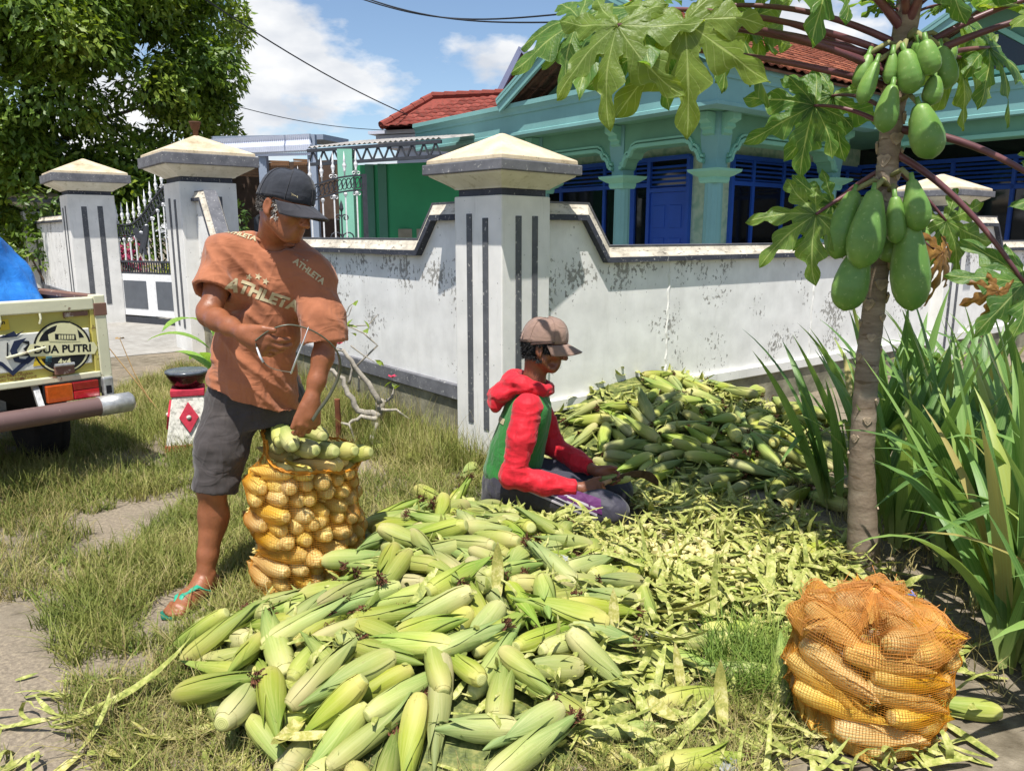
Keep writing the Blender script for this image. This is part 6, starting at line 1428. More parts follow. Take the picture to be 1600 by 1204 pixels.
midf = lambda x, y: ((x - .85) / .65) ** 2 + ((y - 3.25) / .75) ** 2 < 1 and not (y > 3.52 and x < .62)
scatter('husk_litter', 520, reg(.2, 1.5, 2.5, 4.0, midf), M_LIT, (.12, .32), (.006, .020), 'curled pale husks strewn between the two corn heaps', 41, zr=(.02, .09), tilt=.45)
scatter('husk_litter', 900, reg(.2, 1.5, 2.5, 4.0, midf), M_LIT2, (.03, .20), (.002, .011), 'pale husk litter strewn between the two corn heaps', 1, zr=(.005, .07))
scatter('husk_litter', 900, reg(.1, 1.6, 1.75, 4.2, lambda x, y: ((x - .7) / .9) ** 2 + ((y - 2.8) / 1.15) ** 2 < 1 and not (y > 3.52 and x < .62)), M_LIT, (.06, .26), (.004, .015), 'green husk litter around the right sack', 2, zr=(.004, .05))
scatter('husk_litter', 650, reg(-1.0, .7, 1.85, 3.6, lambda x, y: HF(x, y) > .01), M_LIT, (.08, .24), (.006, .018), 'husk strips between the ears of the near heap', 3, zr=(.01, .05), tilt=.5)
scatter('husk_litter', 420, reg(.3, 2.0, 3.9, 5.9, lambda x, y: HB(x, y) > .03), M_LIT, (.08, .22), (.008, .02), 'husk strips between the ears of the far heap', 4, zr=(.01, .05), tilt=.5)
scatter('husk_litter', 160, reg(-1.7, .9, 1.6, 2.3, lambda x, y: y < 2.1 + .1 * abs(x)), M_LIT, (.06, .22), (.003, .010), 'scattered husk strips along the front of the heap', 5, zr=(.003, .02), hz=lambda x, y: HF(x, y))
# single large husk blades
g = random.Random(31); HB_M = []
for k in range(6):
    V, T = husk_strip([.30, .24, .34, .20, .28, .26][k], [.020, .024, .016, .022, .014, .026][k], [.5, -.6, 1.0, .3, -.9, .8][k], g); HB_M.append(np_mesh('husk_blade', V, T, [M_LIT, M_LIT2][k % 2], True))
def blade(x, y, z, rot, k, label, grp='single husk blades on the ground', s=1.0):
    o = link('husk_blade', HB_M[k % 6]); o.location = (x, y, z); o.rotation_euler = rot; o.scale = (s, s, s); return tag(o, label, 'husk', grp)
for k in range(70):
    if k < 44: x, y = reg(.05, 1.05, 1.65, 2.75)(g); lab = '%s husk blade in the litter left of the squat sack, %s' % (['long green', 'broad pale', 'narrow green', 'short pale', 'thin green', 'wide pale'][k % 6], ['nearest the camera', 'level with the sack', 'towards the papaya'][min(2, int((y - 1.65) / .37))])
    else: x, y = reg(-1.45, -.45, 1.62, 2.15)(g); lab = '%s husk blade on the ground at the front left, %s' % (['long green', 'broad pale', 'narrow green', 'short pale', 'thin green', 'wide pale'][k % 6], ['on the asphalt', 'at the asphalt edge', 'by the near heap'][min(2, int((x + 1.45) / .34))])
    blade(x, y, HF(x, y) + g.uniform(.008, .03), (g.uniform(-.6, .6), g.uniform(-.16, .10), g.uniform(0, 6.28)), k, lab, s=1.0 if k < 44 else g.uniform(.5, .85))
for (x, y, rz, ry) in ((.42, 2.05, 1.2, -1.1), (.52, 2.12, 1.9, -1.0), (.60, 1.95, 1.7, -1.15), (-.05, 2.35, 1.5, -1.2), (.33, 2.28, 1.6, -1.1), (.72, 2.55, 1.3, -.9)):
    blade(x, y, HF(x, y) + .02, (0, ry, rz), g.randrange(6), 'upright husk blade sticking up from the litter, ' + {1.2: 'leftmost of the front three', 1.9: 'broad one of the front three', 1.7: 'nearest the bottom edge', 1.5: 'on the near heap', 1.6: 'behind the front three', 1.3: 'towards the papaya'}[rz], s=.8)
blade(-1.32, 1.98, .02, (0, -.03, .55), 2, 'long stalk-like husk reaching onto the asphalt', s=1.3); blade(-1.15, 1.85, .02, (0, -.05, .35), 0, 'broad pale husk lying at the asphalt edge', s=1.4); blade(-1.45, 2.12, .02, (0, 0, .2), 4, 'thin husk strip lying on bare asphalt', s=1.1)
# chopped butt pieces
g = random.Random(8); b = MB()
for k in range(420):
    a = g.uniform(0, 6.28); rr = abs(g.gauss(0, .22)); x, y = .72 + rr * math.cos(a) * 1.15, 3.08 + rr * math.sin(a)
    r = g.uniform(.008, .017); h = g.uniform(.01, .03); M = Matrix.Translation((x, y, g.uniform(.02, .085))) @ Euler((g.uniform(0, 6), g.uniform(0, 6), 0)).to_matrix().to_4x4()
    b.lathe([(r, 0), (r * 1.1, h * .6), (r * .9, h)], 6, M)
tag(b.build('chopped_butts', simple('pale_yellow_butt', '#cfc587', .7, .15, 40)), 'chopped pale yellow corn butts in the litter', kind='stuff')
# clear plastic scraps
t = Nt('clear_plastic_scrap', .15, .5); t.col(srgb('#dfe3e6')); t.b.inputs['Transmission Weight'].default_value = .55; t.b.inputs['Alpha'].default_value = .75
for i, (x, y, s, lab) in enumerate(((.56, 1.79, .055, 'crumpled clear plastic scrap at the bottom edge'), (.17, 2.62, .05, 'clear plastic scrap on the near heap'), (.46, 2.36, .035, 'small clear plastic scrap in the litter'))):
    g = random.Random(i); V = [(s * (u / 5 - .5) * 1.3 + g.uniform(-.2, .2) * s, s * (v / 5 - .5) + g.uniform(-.2, .2) * s, g.uniform(0, .6) * s) for v in range(6) for u in range(6)]
    o = MB().add(V, [(v * 6 + u, v * 6 + u + 1, v * 6 + u + 7, v * 6 + u + 6) for v in range(5) for u in range(5)]).build('plastic_scrap', t.m); o.location = (x, y, HF(x, y) + (.05 if i == 1 else .015)); tag(o, lab, 'plastic scrap')

# ================================================================== net sacks
def net_mat(name, c):
    t = Nt(name, .5, .3); t.col(t.ramp(t.noise(t.co(), 12, 3), [(.3, tuple(x * .8 for x in srgb(c)[:3])), (.7, srgb(c))])); t.translucent(srgb(c), .25); return t.m
M_NET = net_mat('orange_net', '#e0962f')
def build_net(name, P, wrapu, parent, r=.00055, mat=M_NET):
    """P (nu, nv, 3) grid -> threads along both directions (3-sided tubes)"""
    nu, nv, _ = P.shape; V = []; F = []; base = 0
    def strand(Q, closed):
        nonlocal base
        n = len(Q); T = np.roll(Q, -1, 0) - np.roll(Q, 1, 0)
        if not closed: T[0] = Q[1] - Q[0]; T[-1] = Q[-1] - Q[-2]
        T /= np.linalg.norm(T, axis=1)[:, None] + 1e-9
        ref = np.array([.3, .5, .81]); A = np.cross(T, ref); A /= np.linalg.norm(A, axis=1)[:, None] + 1e-9; B = np.cross(T, A)
        ring = [Q + r * (A * math.cos(k * 2.094) + B * math.sin(k * 2.094)) for k in range(3)]
        V.append(np.stack(ring, 1).reshape(-1, 3)); m = n if closed else n - 1
        i = np.arange(m); j = (i + 1) % n
        for k in range(3):
            k2 = (k + 1) % 3; F.append(base + np.stack([i * 3 + k, j * 3 + k, j * 3 + k2, i * 3 + k2], 1))
        base += 3 * n
    for a in range(nu): strand(P[a], False)
    for c in range(nv): strand(P[:, c], wrapu)
    o = link(name, np_mesh(name, np.concatenate(V), np.concatenate(F), mat), parent); return o
def bvh_of(objs):
    V = []; F = []
    for me, M in objs:
        o = len(V); V += [M @ v.co for v in me.vertices]; F += [tuple(i + o for i in p.vertices) for p in me.polygons]
    return BVHTree.FromPolygons(V, F)
# --- sack 1, upright
S1 = Vector((-.865, 2.97, 0)); lst = []
ORD = ['first', 'second', 'third', 'fourth', 'fifth', 'sixth', 'seventh', 'eighth', 'ninth', 'tenth']; gd = random.Random(4); L1 = 'yellow husked corn cob inside the upright net sack'
Rs = lambda z: .236 + .012 * math.sin(z * 9) + .015 * (z > .35) * (z - .35) / .2
for k in range(10):
    z = .035 + k * .054; an = math.atan2(-.80, .60) + gd.uniform(-.25, .25) + (.35 if k % 3 == 0 else 0); d = Vector((math.cos(an), math.sin(an), 0)); p = Vector((-d.y, d.x, 0)); R = Rs(z)
    n = 7
    for i in range(n):
        s = (i - (n - 1) / 2) * .060 + gd.uniform(-.008, .008); e = math.sqrt(max(.001, R * R - s * s)); yaw = gd.uniform(-.22, .22)
        c = S1 + p * s + d * (e - .105 + gd.uniform(-.018, .008)) + Vector((0, 0, z + gd.uniform(-.01, .01)))
        M = Matrix.Translation(c) @ Euler((gd.uniform(0, 6.28), gd.uniform(-.12, .12), an + math.pi + yaw)).to_matrix().to_4x4() @ Matrix.Scale(gd.uniform(.92, 1.08), 4)
        me = CM[gd.randrange(5)]; lst.append((me, M)); put_ear(M, 'yellow cob, %s layer from the bottom of upright sack, %s from left' % (ORD[k], ORD[n - 1 - i] if False else ORD[i]), 'cobs in the upright sack', me, False, 'corn_cob')
for (x, y, z, an, ti, lab) in ((.06, -.12, .60, -.85, .1, 'left'), (.115, -.08, .575, -.75, .15, 'middle'), (.165, -.03, .56, -.6, .15, 'right'), (.0, -.10, .635, -1.1, -.1, ''), (-.05, -.02, .65, -1.3, -.3, ''), (.05, .03, .62, -.8, 0, ''), (.20, .02, .53, -.4, .2, ''), (-.10, .02, .60, -1.0, -.2, '')):
    lb_ = {'left': 'green corn ear on top of the upright sack, nearest the hand', 'middle': 'middle green corn ear of three in the upright sack mouth', 'right': 'right green corn ear of three in the upright sack mouth'}.get(lab, 'green corn ear tucked in the mouth of the upright sack')
    M = Matrix.Translation(S1 + Vector((x, y, z))) @ Euler((gd.uniform(0, 6), ti, an + math.pi)).to_matrix().to_4x4() @ Matrix.Scale(1.05, 4); put_ear(M, lb_, 'green ears in the mouth of the upright sack', EM[gd.randrange(8)], False)
b = MB(); nc = 0
for k in range(120):
    z = .03 + .52 * gd.random(); a_ = gd.uniform(0, 6.28); M = Matrix.Translation((math.cos(a_) * .075, math.sin(a_) * .075, z)) @ Euler((gd.uniform(0, 6), gd.uniform(-.3, .3), a_ + gd.uniform(-.5, .5))).to_matrix().to_4x4(); b.lathe([(.004, -.12), (.02, -.11), (.028, -.05), (.027, .02), (.012, .10), (.002, .13)], 8, M @ Matrix.Rotation(math.pi / 2, 4, 'Y'))
o = b.build('packed_cobs', M_COB, None, True); o.location = S1; tag(o, 'corn cobs packed deep inside the upright sack', kind='stuff')
bv = bvh_of(lst); NT, NZ = 150, 60; Rg = np.zeros((NT, NZ)); Zg = np.zeros((NT, NZ))
for a in range(NT):
    th_ = 2 * math.pi * a / NT; dirv = Vector((math.cos(th_), math.sin(th_), 0)); top = .575 + .075 * math.cos(th_ - 2.75) + .008 * math.sin(5 * th_)
    for c in range(NZ):
        z = .012 + (top - .012) * c / (NZ - 1); h = bv.ray_cast(S1 + dirv * .6 + Vector((0, 0, z)), -dirv, .6)
        Rg[a, c] = (h[0] - S1 - Vector((0, 0, z))).length if h[0] is not None else .12
        Zg[a, c] = z
base_hit = Rg.copy(); Rn = Rg.copy()
for it in range(26):
    av = (np.roll(Rn, 1, 0) + np.roll(Rn, -1, 0) + np.concatenate([Rn[:, :1], Rn[:, :-1]], 1) + np.concatenate([Rn[:, 1:], Rn[:, -1:]], 1)) / 4
    Rn = np.maximum(base_hit, av)
Rn += .0025
ang = 2 * np.pi * np.arange(NT) / NT; tw = .25 * (Zg - .3) * 0
P = np.stack([Rn * np.cos(ang)[:, None], Rn * np.sin(ang)[:, None], Zg], 2)
sk1 = empty('net_sack', S1); build_net('netting', P, True, sk1)
rim = [Vector(P[a, -1]) + Vector((0, 0, .004)) for a in range(0, NT, 3)]; rim.append(rim[0])
for k in range(4):
    b = MB(); b.tube([p + Vector((rng.uniform(-.006, .006), rng.uniform(-.006, .006), rng.uniform(-.008, .012))) for p in rim[:-1]] + [rim[0]], .003, 5, False); b.build('rolled_rim', M_NET, sk1, True)
b = MB()
for k in range(60):
    p = Vector(P[rng.randrange(NT), -1]); b.tube([p, p + Vector((rng.uniform(-.03, .03), rng.uniform(-.03, .03), rng.uniform(.0, .04)))], .0009, 3, False)
tag(b.build('frayed_threads', M_NET, sk1), kind='stuff')
tag(sk1, 'upright orange net sack packed with corn beside the standing man', 'net sack')
# --- sack 2, squat, tied
S2 = Vector((1.03, 2.03, 0)); lst = []; L2 = 'yellow husked corn cob inside the squat net sack on the right'
gd = random.Random(15)
CZ = .18
for k in range(7):
    z = .03 + .050 * k; R = .196 * math.sqrt(max(.12, 1 - ((z - .17) / .29) ** 2)) - .004
    n = max(4, int(2 * math.pi * R / .20)); 
    for i in range(n):
        a = 2 * math.pi * (i + .5 * (k % 2)) / n + gd.uniform(-.15, .15)
        if math.sin(a) > .75: continue
        c = S2 + Vector((math.cos(a) * (R - .012), math.sin(a) * (R - .012), z + gd.uniform(-.01, .01)))
        M = Matrix.Translation(c) @ Euler((gd.uniform(0, 6.28), gd.uniform(.05, .30), a + math.pi / 2 + gd.uniform(-.2, .2))).to_matrix().to_4x4() @ Matrix.Scale(gd.uniform(.95, 1.08), 4)
        me = CM[gd.randrange(5)]; lst.append((me, M)); put_ear(M, 'yellow cob, %s layer from the bottom of squat sack, %s side' % (ORD[k], 'right' if abs((a + .4) % 6.283 - 0) < .8 or (a % 6.283) > 5.9 else 'front right' if (a % 6.283) > 5.1 else 'front' if (a % 6.283) > 4.5 else 'front left' if (a % 6.283) > 3.7 else 'left' if (a % 6.283) > 2.9 else 'back'), 'cobs in the squat sack', me, False, 'corn_cob')
for k in range(15):
    a = k * .7; c = S2 + Vector((math.cos(a) * .06 * (k % 3), math.sin(a) * .055 * (k % 3), .372 - .022 * (k % 3)))
    M = Matrix.Translation(c) @ Euler((gd.uniform(0, 6.28), gd.uniform(-.3, .3), a)).to_matrix().to_4x4(); me = CM[k % 5]; lst.append((me, M)); put_ear(M, 'yellow corn cob under the gathered top of the squat net sack', 'cobs in the squat sack', me, False, 'corn_cob')
bv = bvh_of(lst); NT, NP = 168, 84; Cc = S2 + Vector((0, 0, CZ)); Rg = np.zeros((NT, NP)); D = np.zeros((NT, NP, 3))
for a in range(NT):
    th_ = 2 * math.pi * a / NT
    for c in range(NP):
        ph_ = R_(-62) + (R_(86) - R_(-62)) * c / (NP - 1); dv = Vector((math.cos(th_) * math.cos(ph_), math.sin(th_) * math.cos(ph_), math.sin(ph_))); h = bv.ray_cast(Cc + dv * .9, -dv, .9)
        Rg[a, c] = (h[0] - Cc).length if h[0] is not None else .14; D[a, c] = dv
        if Cc.z + dv.z * Rg[a, c] < .004: Rg[a, c] = min(Rg[a, c], (Cc.z - .004) / max(1e-3, -dv.z))
bh = Rg.copy(); Rn = Rg.copy()
for it in range(26):
    av = (np.roll(Rn, 1, 0) + np.roll(Rn, -1, 0) + np.concatenate([Rn[:, :1], Rn[:, :-1]], 1) + np.concatenate([Rn[:, 1:], Rn[:, -1:]], 1)) / 4
    Rn = np.maximum(bh, av)
Rn += .003
sk2 = empty('net_sack', S2); P = D * Rn[:, :, None] + np.array([0, 0, CZ]); P[:, :, 2] = np.maximum(P[:, :, 2], .003); build_net('netting', P, True, sk2, .0006)
M_NET2 = net_mat('red_orange_net', '#efae62')
c0 = int(NP * .60); fold = .005 + .006 * (np.linspace(0, 1, NP - c0)[None, :]) * (1 + np.sin(np.arange(NT) * 2 * np.pi / NT * 9)[:, None]) + .004 * nrng.random((NT, 1))
P2_ = D[:, c0:] * (Rn[:, c0:] + fold)[:, :, None] + np.array([0, 0, CZ]); build_net('gathered_netting', P2_, True, sk2, .00048, M_NET2)
# second layer of gathers, sparser
P3_ = D[::2, c0 + 6:] * (Rn[::2, c0 + 6:] + fold[::2, 6:] * 1.5 + .004)[:, :, None] + np.array([0, 0, CZ]); P3_ = None
b = MB()
for k in range(70):
    a = rng.randrange(NT); p = Vector(P2_[a, rng.randrange(NP - c0)]); b.tube([p, p + Vector((rng.uniform(-.02, .02), rng.uniform(-.02, .02), rng.uniform(.0, .03)))], .0009, 3, False)
tag(b.build('frayed_threads', M_NET2, sk2), kind='stuff')
MB().tube([(.10, .02, .385), (.115, .0, .395), (.11, .015, .402)], .004, 5).build('blue_tie', simple('blue_string', '#3d7fd6', .5), sk2)
tag(sk2, 'squat tied orange net sack of corn at the front right', 'net sack')
# ================================================================== people: signed-distance modelling
class SDF:
    def __init__(s, lo, hi, h):
        s.lo = np.array(lo, np.float32); s.h = h; s.n = np.ceil((np.array(hi) - s.lo) / h).astype(int) + 1; s.D = np.full(s.n, .2, np.float32)
    def box(s, lo, hi, m):
        a = np.clip(np.floor((np.minimum(lo, hi) - m - s.lo) / s.h).astype(int), 0, s.n - 1); b = np.clip(np.ceil((np.maximum(lo, hi) + m - s.lo) / s.h).astype(int) + 1, 1, s.n)
        sl = tuple(slice(i, j) for i, j in zip(a, b)); ax = [(s.lo[i] + s.h * np.arange(a[i], b[i])).astype(np.float32) for i in range(3)]
        return sl, ax[0][:, None, None], ax[1][None, :, None], ax[2][None, None, :]
    def put(s, sl, d, k, op='u'):
        a = s.D[sl]
        if op == 'u':
            if k > 0: hh = np.maximum(k - np.abs(a - d), 0) / k; s.D[sl] = np.minimum(a, d) - hh * hh * k * .25
            else: s.D[sl] = np.minimum(a, d)
        else:
            d = -d
            if k > 0: hh = np.maximum(k - np.abs(a - d), 0) / k; s.D[sl] = np.maximum(a, d) + hh * hh * k * .25
            else: s.D[sl] = np.maximum(a, d)
        return s
    def cone(s, a, b, ra, rb, k=.02, op='u'):
        a = np.array(a, float); b = np.array(b, float); sl, X, Y, Z = s.box(np.minimum(a, b), np.maximum(a, b), max(ra, rb) + k + 3 * s.h)
        ab = b - a; L = max(ab @ ab, 1e-9); t = np.clip(((X - a[0]) * ab[0] + (Y - a[1]) * ab[1] + (Z - a[2]) * ab[2]) / L, 0, 1)
        d = np.sqrt((X - a[0] - t * ab[0]) ** 2 + (Y - a[1] - t * ab[1]) ** 2 + (Z - a[2] - t * ab[2]) ** 2) - (ra + (rb - ra) * t)
        return s.put(sl, d, k, op)
    def chain(s, pts, rs, k=.02):
        for i in range(len(pts) - 1): s.cone(pts[i], pts[i + 1], rs[i], rs[i + 1], k)
        return s
    def ell(s, c, r, axes=None, k=.02, op='u'):
        c = np.array(c, float); r = np.array(r, float); A = np.array(axes if axes is not None else np.eye(3), float)   # rows: axes
        sl, X, Y, Z = s.box(c, c, max(r) + k + 3 * s.h); dx, dy, dz = X - c[0], Y - c[1], Z - c[2]
        q = [(A[i, 0] * dx + A[i, 1] * dy + A[i, 2] * dz) for i in range(3)]
        k0 = np.sqrt(sum((q[i] / r[i]) ** 2 for i in range(3))); k1 = np.sqrt(sum((q[i] / r[i] ** 2) ** 2 for i in range(3))) + 1e-6
        return s.put(sl, k0 * (k0 - 1) / k1, k, op)
    def loft(s, rows, u, v, k=.02):
        """rows: (z, cx, cy, ru, rv) sorted by z; u, v: horizontal unit axes"""
        z = np.array([r[0] for r in rows]); R = np.array(rows); m = R[:, 3:].max(); lo = np.array([R[:, 1].min() - m, R[:, 2].min() - m, z[0]]); hi = np.array([R[:, 1].max() + m, R[:, 2].max() + m, z[-1]])
        sl, X, Y, Z = s.box(lo, hi, k + 3 * s.h); zz = np.clip(Z[0, 0], z[0], z[-1])
        def ip(c): return np.interp(zz, z, R[:, c])[None, None, :]
        dx, dy = X - ip(1), Y - ip(2); a, b = dx * u[0] + dy * u[1], dx * v[0] + dy * v[1]; ru, rv = ip(3), ip(4)
        k0 = np.sqrt((a / ru) ** 2 + (b / rv) ** 2); k1 = np.sqrt((a / ru ** 2) ** 2 + (b / rv ** 2) ** 2) + 1e-6
        d = k0 * (k0 - 1) / k1; d = np.maximum(d, np.maximum(z[0] - Z, Z - z[-1])); return s.put(sl, d, k)
    def cut(s, p, n, region=None):
        """remove what lies on the n side of the plane (inside an optional sphere region (c, r))"""
        n = np.array(n, float); n /= np.linalg.norm(n); p = np.array(p, float)
        if region: sl, X, Y, Z = s.box(np.array(region[0]), np.array(region[0]), region[1])
        else: sl, X, Y, Z = s.box(s.lo, s.lo + s.h * s.n, 0)
        d = (X - p[0]) * n[0] + (Y - p[1]) * n[1] + (Z - p[2]) * n[2]; d = np.broadcast_to(d, s.D[sl].shape)
        if region: c = region[0]; d = np.where((X - c[0]) ** 2 + (Y - c[1]) ** 2 + (Z - c[2]) ** 2 < region[1] ** 2, d, -1)
        s.D[sl] = np.maximum(s.D[sl], d); return s
    def mesh(s):
        D = s.D; S = D < 0; n = D.shape
        cnt = np.zeros([i - 1 for i in n], np.int8)
        for a in (0, 1):
            for b in (0, 1):
                for c in (0, 1): cnt += S[a:n[0] - 1 + a, b:n[1] - 1 + b, c:n[2] - 1 + c]
        mix = (cnt > 0) & (cnt < 8); I, J, K = np.nonzero(mix); idx = np.full(mix.shape, -1, np.int32); idx[I, J, K] = np.arange(len(I))
        pos = np.zeros((len(I), 3)); num = np.zeros(len(I)); cs = [(a, b, c) for a in (0, 1) for b in (0, 1) for c in (0, 1)]
        for p in cs:
            for q in cs:
                if sum(abs(p[i] - q[i]) for i in range(3)) != 1 or p > q: continue
                da = D[I + p[0], J + p[1], K + p[2]]; db = D[I + q[0], J + q[1], K + q[2]]; m = (da < 0) != (db < 0); t = np.where(m, da / np.where(m, da - db, 1), 0)
                e = np.array(p)[None, :] + t[:, None] * (np.array(q) - np.array(p))[None, :]; pos += e * m[:, None]; num += m
        V = s.lo + s.h * (np.stack([I, J, K], 1) + pos / num[:, None]); F = []
        for ax in range(3):
            o1, o2 = (ax + 1) % 3, (ax + 2) % 3; sl0 = [slice(None)] * 3; sl1 = [slice(None)] * 3; sl0[ax] = slice(0, -1); sl1[ax] = slice(1, None)
            ch = S[tuple(sl0)] != S[tuple(sl1)]; ii = np.stack(np.nonzero(ch), 1); ok = (ii[:, o1] > 0) & (ii[:, o2] > 0) & (ii[:, o1] < n[o1] - 1) & (ii[:, o2] < n[o2] - 1); ii = ii[ok]
            def g_(d1, d2): q = ii.copy(); q[:, o1] += d1; q[:, o2] += d2; return idx[q[:, 0], q[:, 1], q[:, 2]]
            f = np.stack([g_(-1, -1), g_(0, -1), g_(0, 0), g_(-1, 0)], 1); fl = ~S[ii[:, 0], ii[:, 1], ii[:, 2]]; f[fl] = f[fl][:, ::-1]; F.append(f)
        return V, np.concatenate(F)
    def build(s, name, mat, parent, off=(0, 0, 0), disp=None, smooth=0, uvs=None):
        V, F = s.mesh()
        if smooth:
            E = np.concatenate([F[:, [0, 1]], F[:, [1, 2]], F[:, [2, 3]], F[:, [3, 0]]])
            for it in range(smooth):
                A = np.zeros_like(V); c = np.zeros(len(V)); np.add.at(A, E[:, 0], V[E[:, 1]]); np.add.at(A, E[:, 1], V[E[:, 0]]); np.add.at(c, E[:, 0], 1); np.add.at(c, E[:, 1], 1); V = .5 * V + .5 * A / c[:, None]
        if disp is not None:
            fn = np.cross(V[F[:, 2]] - V[F[:, 0]], V[F[:, 3]] - V[F[:, 1]]); N = np.zeros_like(V)
            for k in range(4): np.add.at(N, F[:, k], fn)
            N /= np.linalg.norm(N, axis=1)[:, None] + 1e-9; V = V + N * disp(V)[:, None]
        me = np_mesh(name, V - np.array(off), F, mat, True); return link(name, me, parent), BVHTree.FromPolygons([tuple(v) for v in V], [tuple(f) for f in F])
def nz(V, scale, seed=0):
    return np.array([mnoise.noise((v[0] * scale[0] + seed, v[1] * scale[1] + seed * 2, v[2] * scale[2])) for v in V])
def U(v): v = np.array(v, float); return v / np.linalg.norm(v)
def cloth(name, c, rough=.85, weave=260, bump=.25, fold=14, spec=.2, dirt=None):
    t = Nt(name, rough, spec); v = t.co(); c = srgb(c)
    k = t.ramp(t.noise(v, 6, 5), [(.3, tuple(x * .82 for x in c[:3])), (.7, tuple(min(1, x * 1.08) for x in c[:3]))])
    if dirt: k = t.mix(t.ramp(t.noise(v, 9, 6, .7), [(.55, (0, 0, 0, 1)), (.75, (.5, .5, .5, 1))]), k, srgb(dirt))
    t.col(k); f = t.noise(t.co(scale=(1, 1, .45)), fold, 2, .5, .6); w = t.noise(v, weave, 2)
    rg = t.math('ABSOLUTE', t.math('SUBTRACT', t.noise(t.co(scale=(1, 1, .35), rot=(.3, .5, 0)), fold * .7, 1.5, .5, 1.2), .5)); rg2 = t.math('ABSOLUTE', t.math('SUBTRACT', t.noise(t.co(scale=(.5, 1, 1.3), rot=(0, -.4, .3)), fold * 1.0, 1.5, .5, 1.0), .5))
    f = t.math('SUBTRACT', f, t.math('ADD', t.math('MULTIPLY', rg, 1.2), t.math('MULTIPLY', rg2, .7)))
    t.bump(t.math('ADD', f, t.math('MULTIPLY', w, .03)), bump * 1.5, .03); t.b.inputs['Sheen Weight'].default_value = .15; return t.m
def skin_mat(name, c):
    t = Nt(name, .42, .45); v = t.co(); c = srgb(c)
    k = t.ramp(t.noise(v, 14, 5, .6), [(.3, tuple(x * .72 for x in c[:3])), (.55, c), (.8, tuple(min(1, x * 1.18) for x in c[:3]))])
    k = t.mix(t.ramp(t.noise(v, 90, 3), [(.6, (0, 0, 0, 1)), (.72, (.3, .3, .3, 1))]), k, tuple(x * .5 for x in c[:3]) + (1,))
    t.col(k); t.bump(t.math('ADD', t.noise(v, 130, 4, .65), t.noise(t.co(scale=(1, 1, .4)), 30, 3)), .28, .004); t.b.inputs['Subsurface Weight'].default_value = .06; t.b.inputs['Subsurface Radius'].default_value = (.01, .004, .002); return t.m
def hand(F, wrist, d, side, pn, curl, sc=1.0, spread=.0, thumb=None, wr=.024):
    d, side, pn = U(d), U(side), U(pn); w = np.array(wrist, float); side = U(side - d * (side @ d)); pn = U(pn - d * (pn @ d) - side * (pn @ side))
    kn = []
    for i in range(4):
        o = side * (.030 - .0195 * i) * sc; b = w + d * (.088 - .006 * abs(i - 1)) * sc + o; kn.append(b); F.cone(w + o * .55 + d * .015 * sc, b, .0165 * sc, .0125 * sc, .014)
        L = [.070, .078, .072, .056][i] * sc; a = 0; p = b; r = [.0098, .0100, .0096, .0086][i] * sc
        for j, fr in enumerate((.46, .30, .24)):
            a += curl[j] * (1 + .10 * (i - 1)); dd = U(d * math.cos(a) + pn * math.sin(a) + side * spread * (1.5 - i) * .1); q = p + dd * L * fr; F.cone(p, q, r, r * .9, .004); p = q; r *= .9
    F.cone(w, w + d * .05 * sc, wr * sc, .022 * sc, .02)
    b = w + d * .025 * sc + side * .026 * sc; td = U(thumb if thumb is not None else d * .75 + side * .55 + pn * .35); m = b + td * .042 * sc; F.cone(b, m, .0145 * sc, .0115 * sc, .012); t2 = U(td + d * .5 + pn * .25); F.cone(m, m + t2 * .034 * sc, .0110 * sc, .0090 * sc, .004)
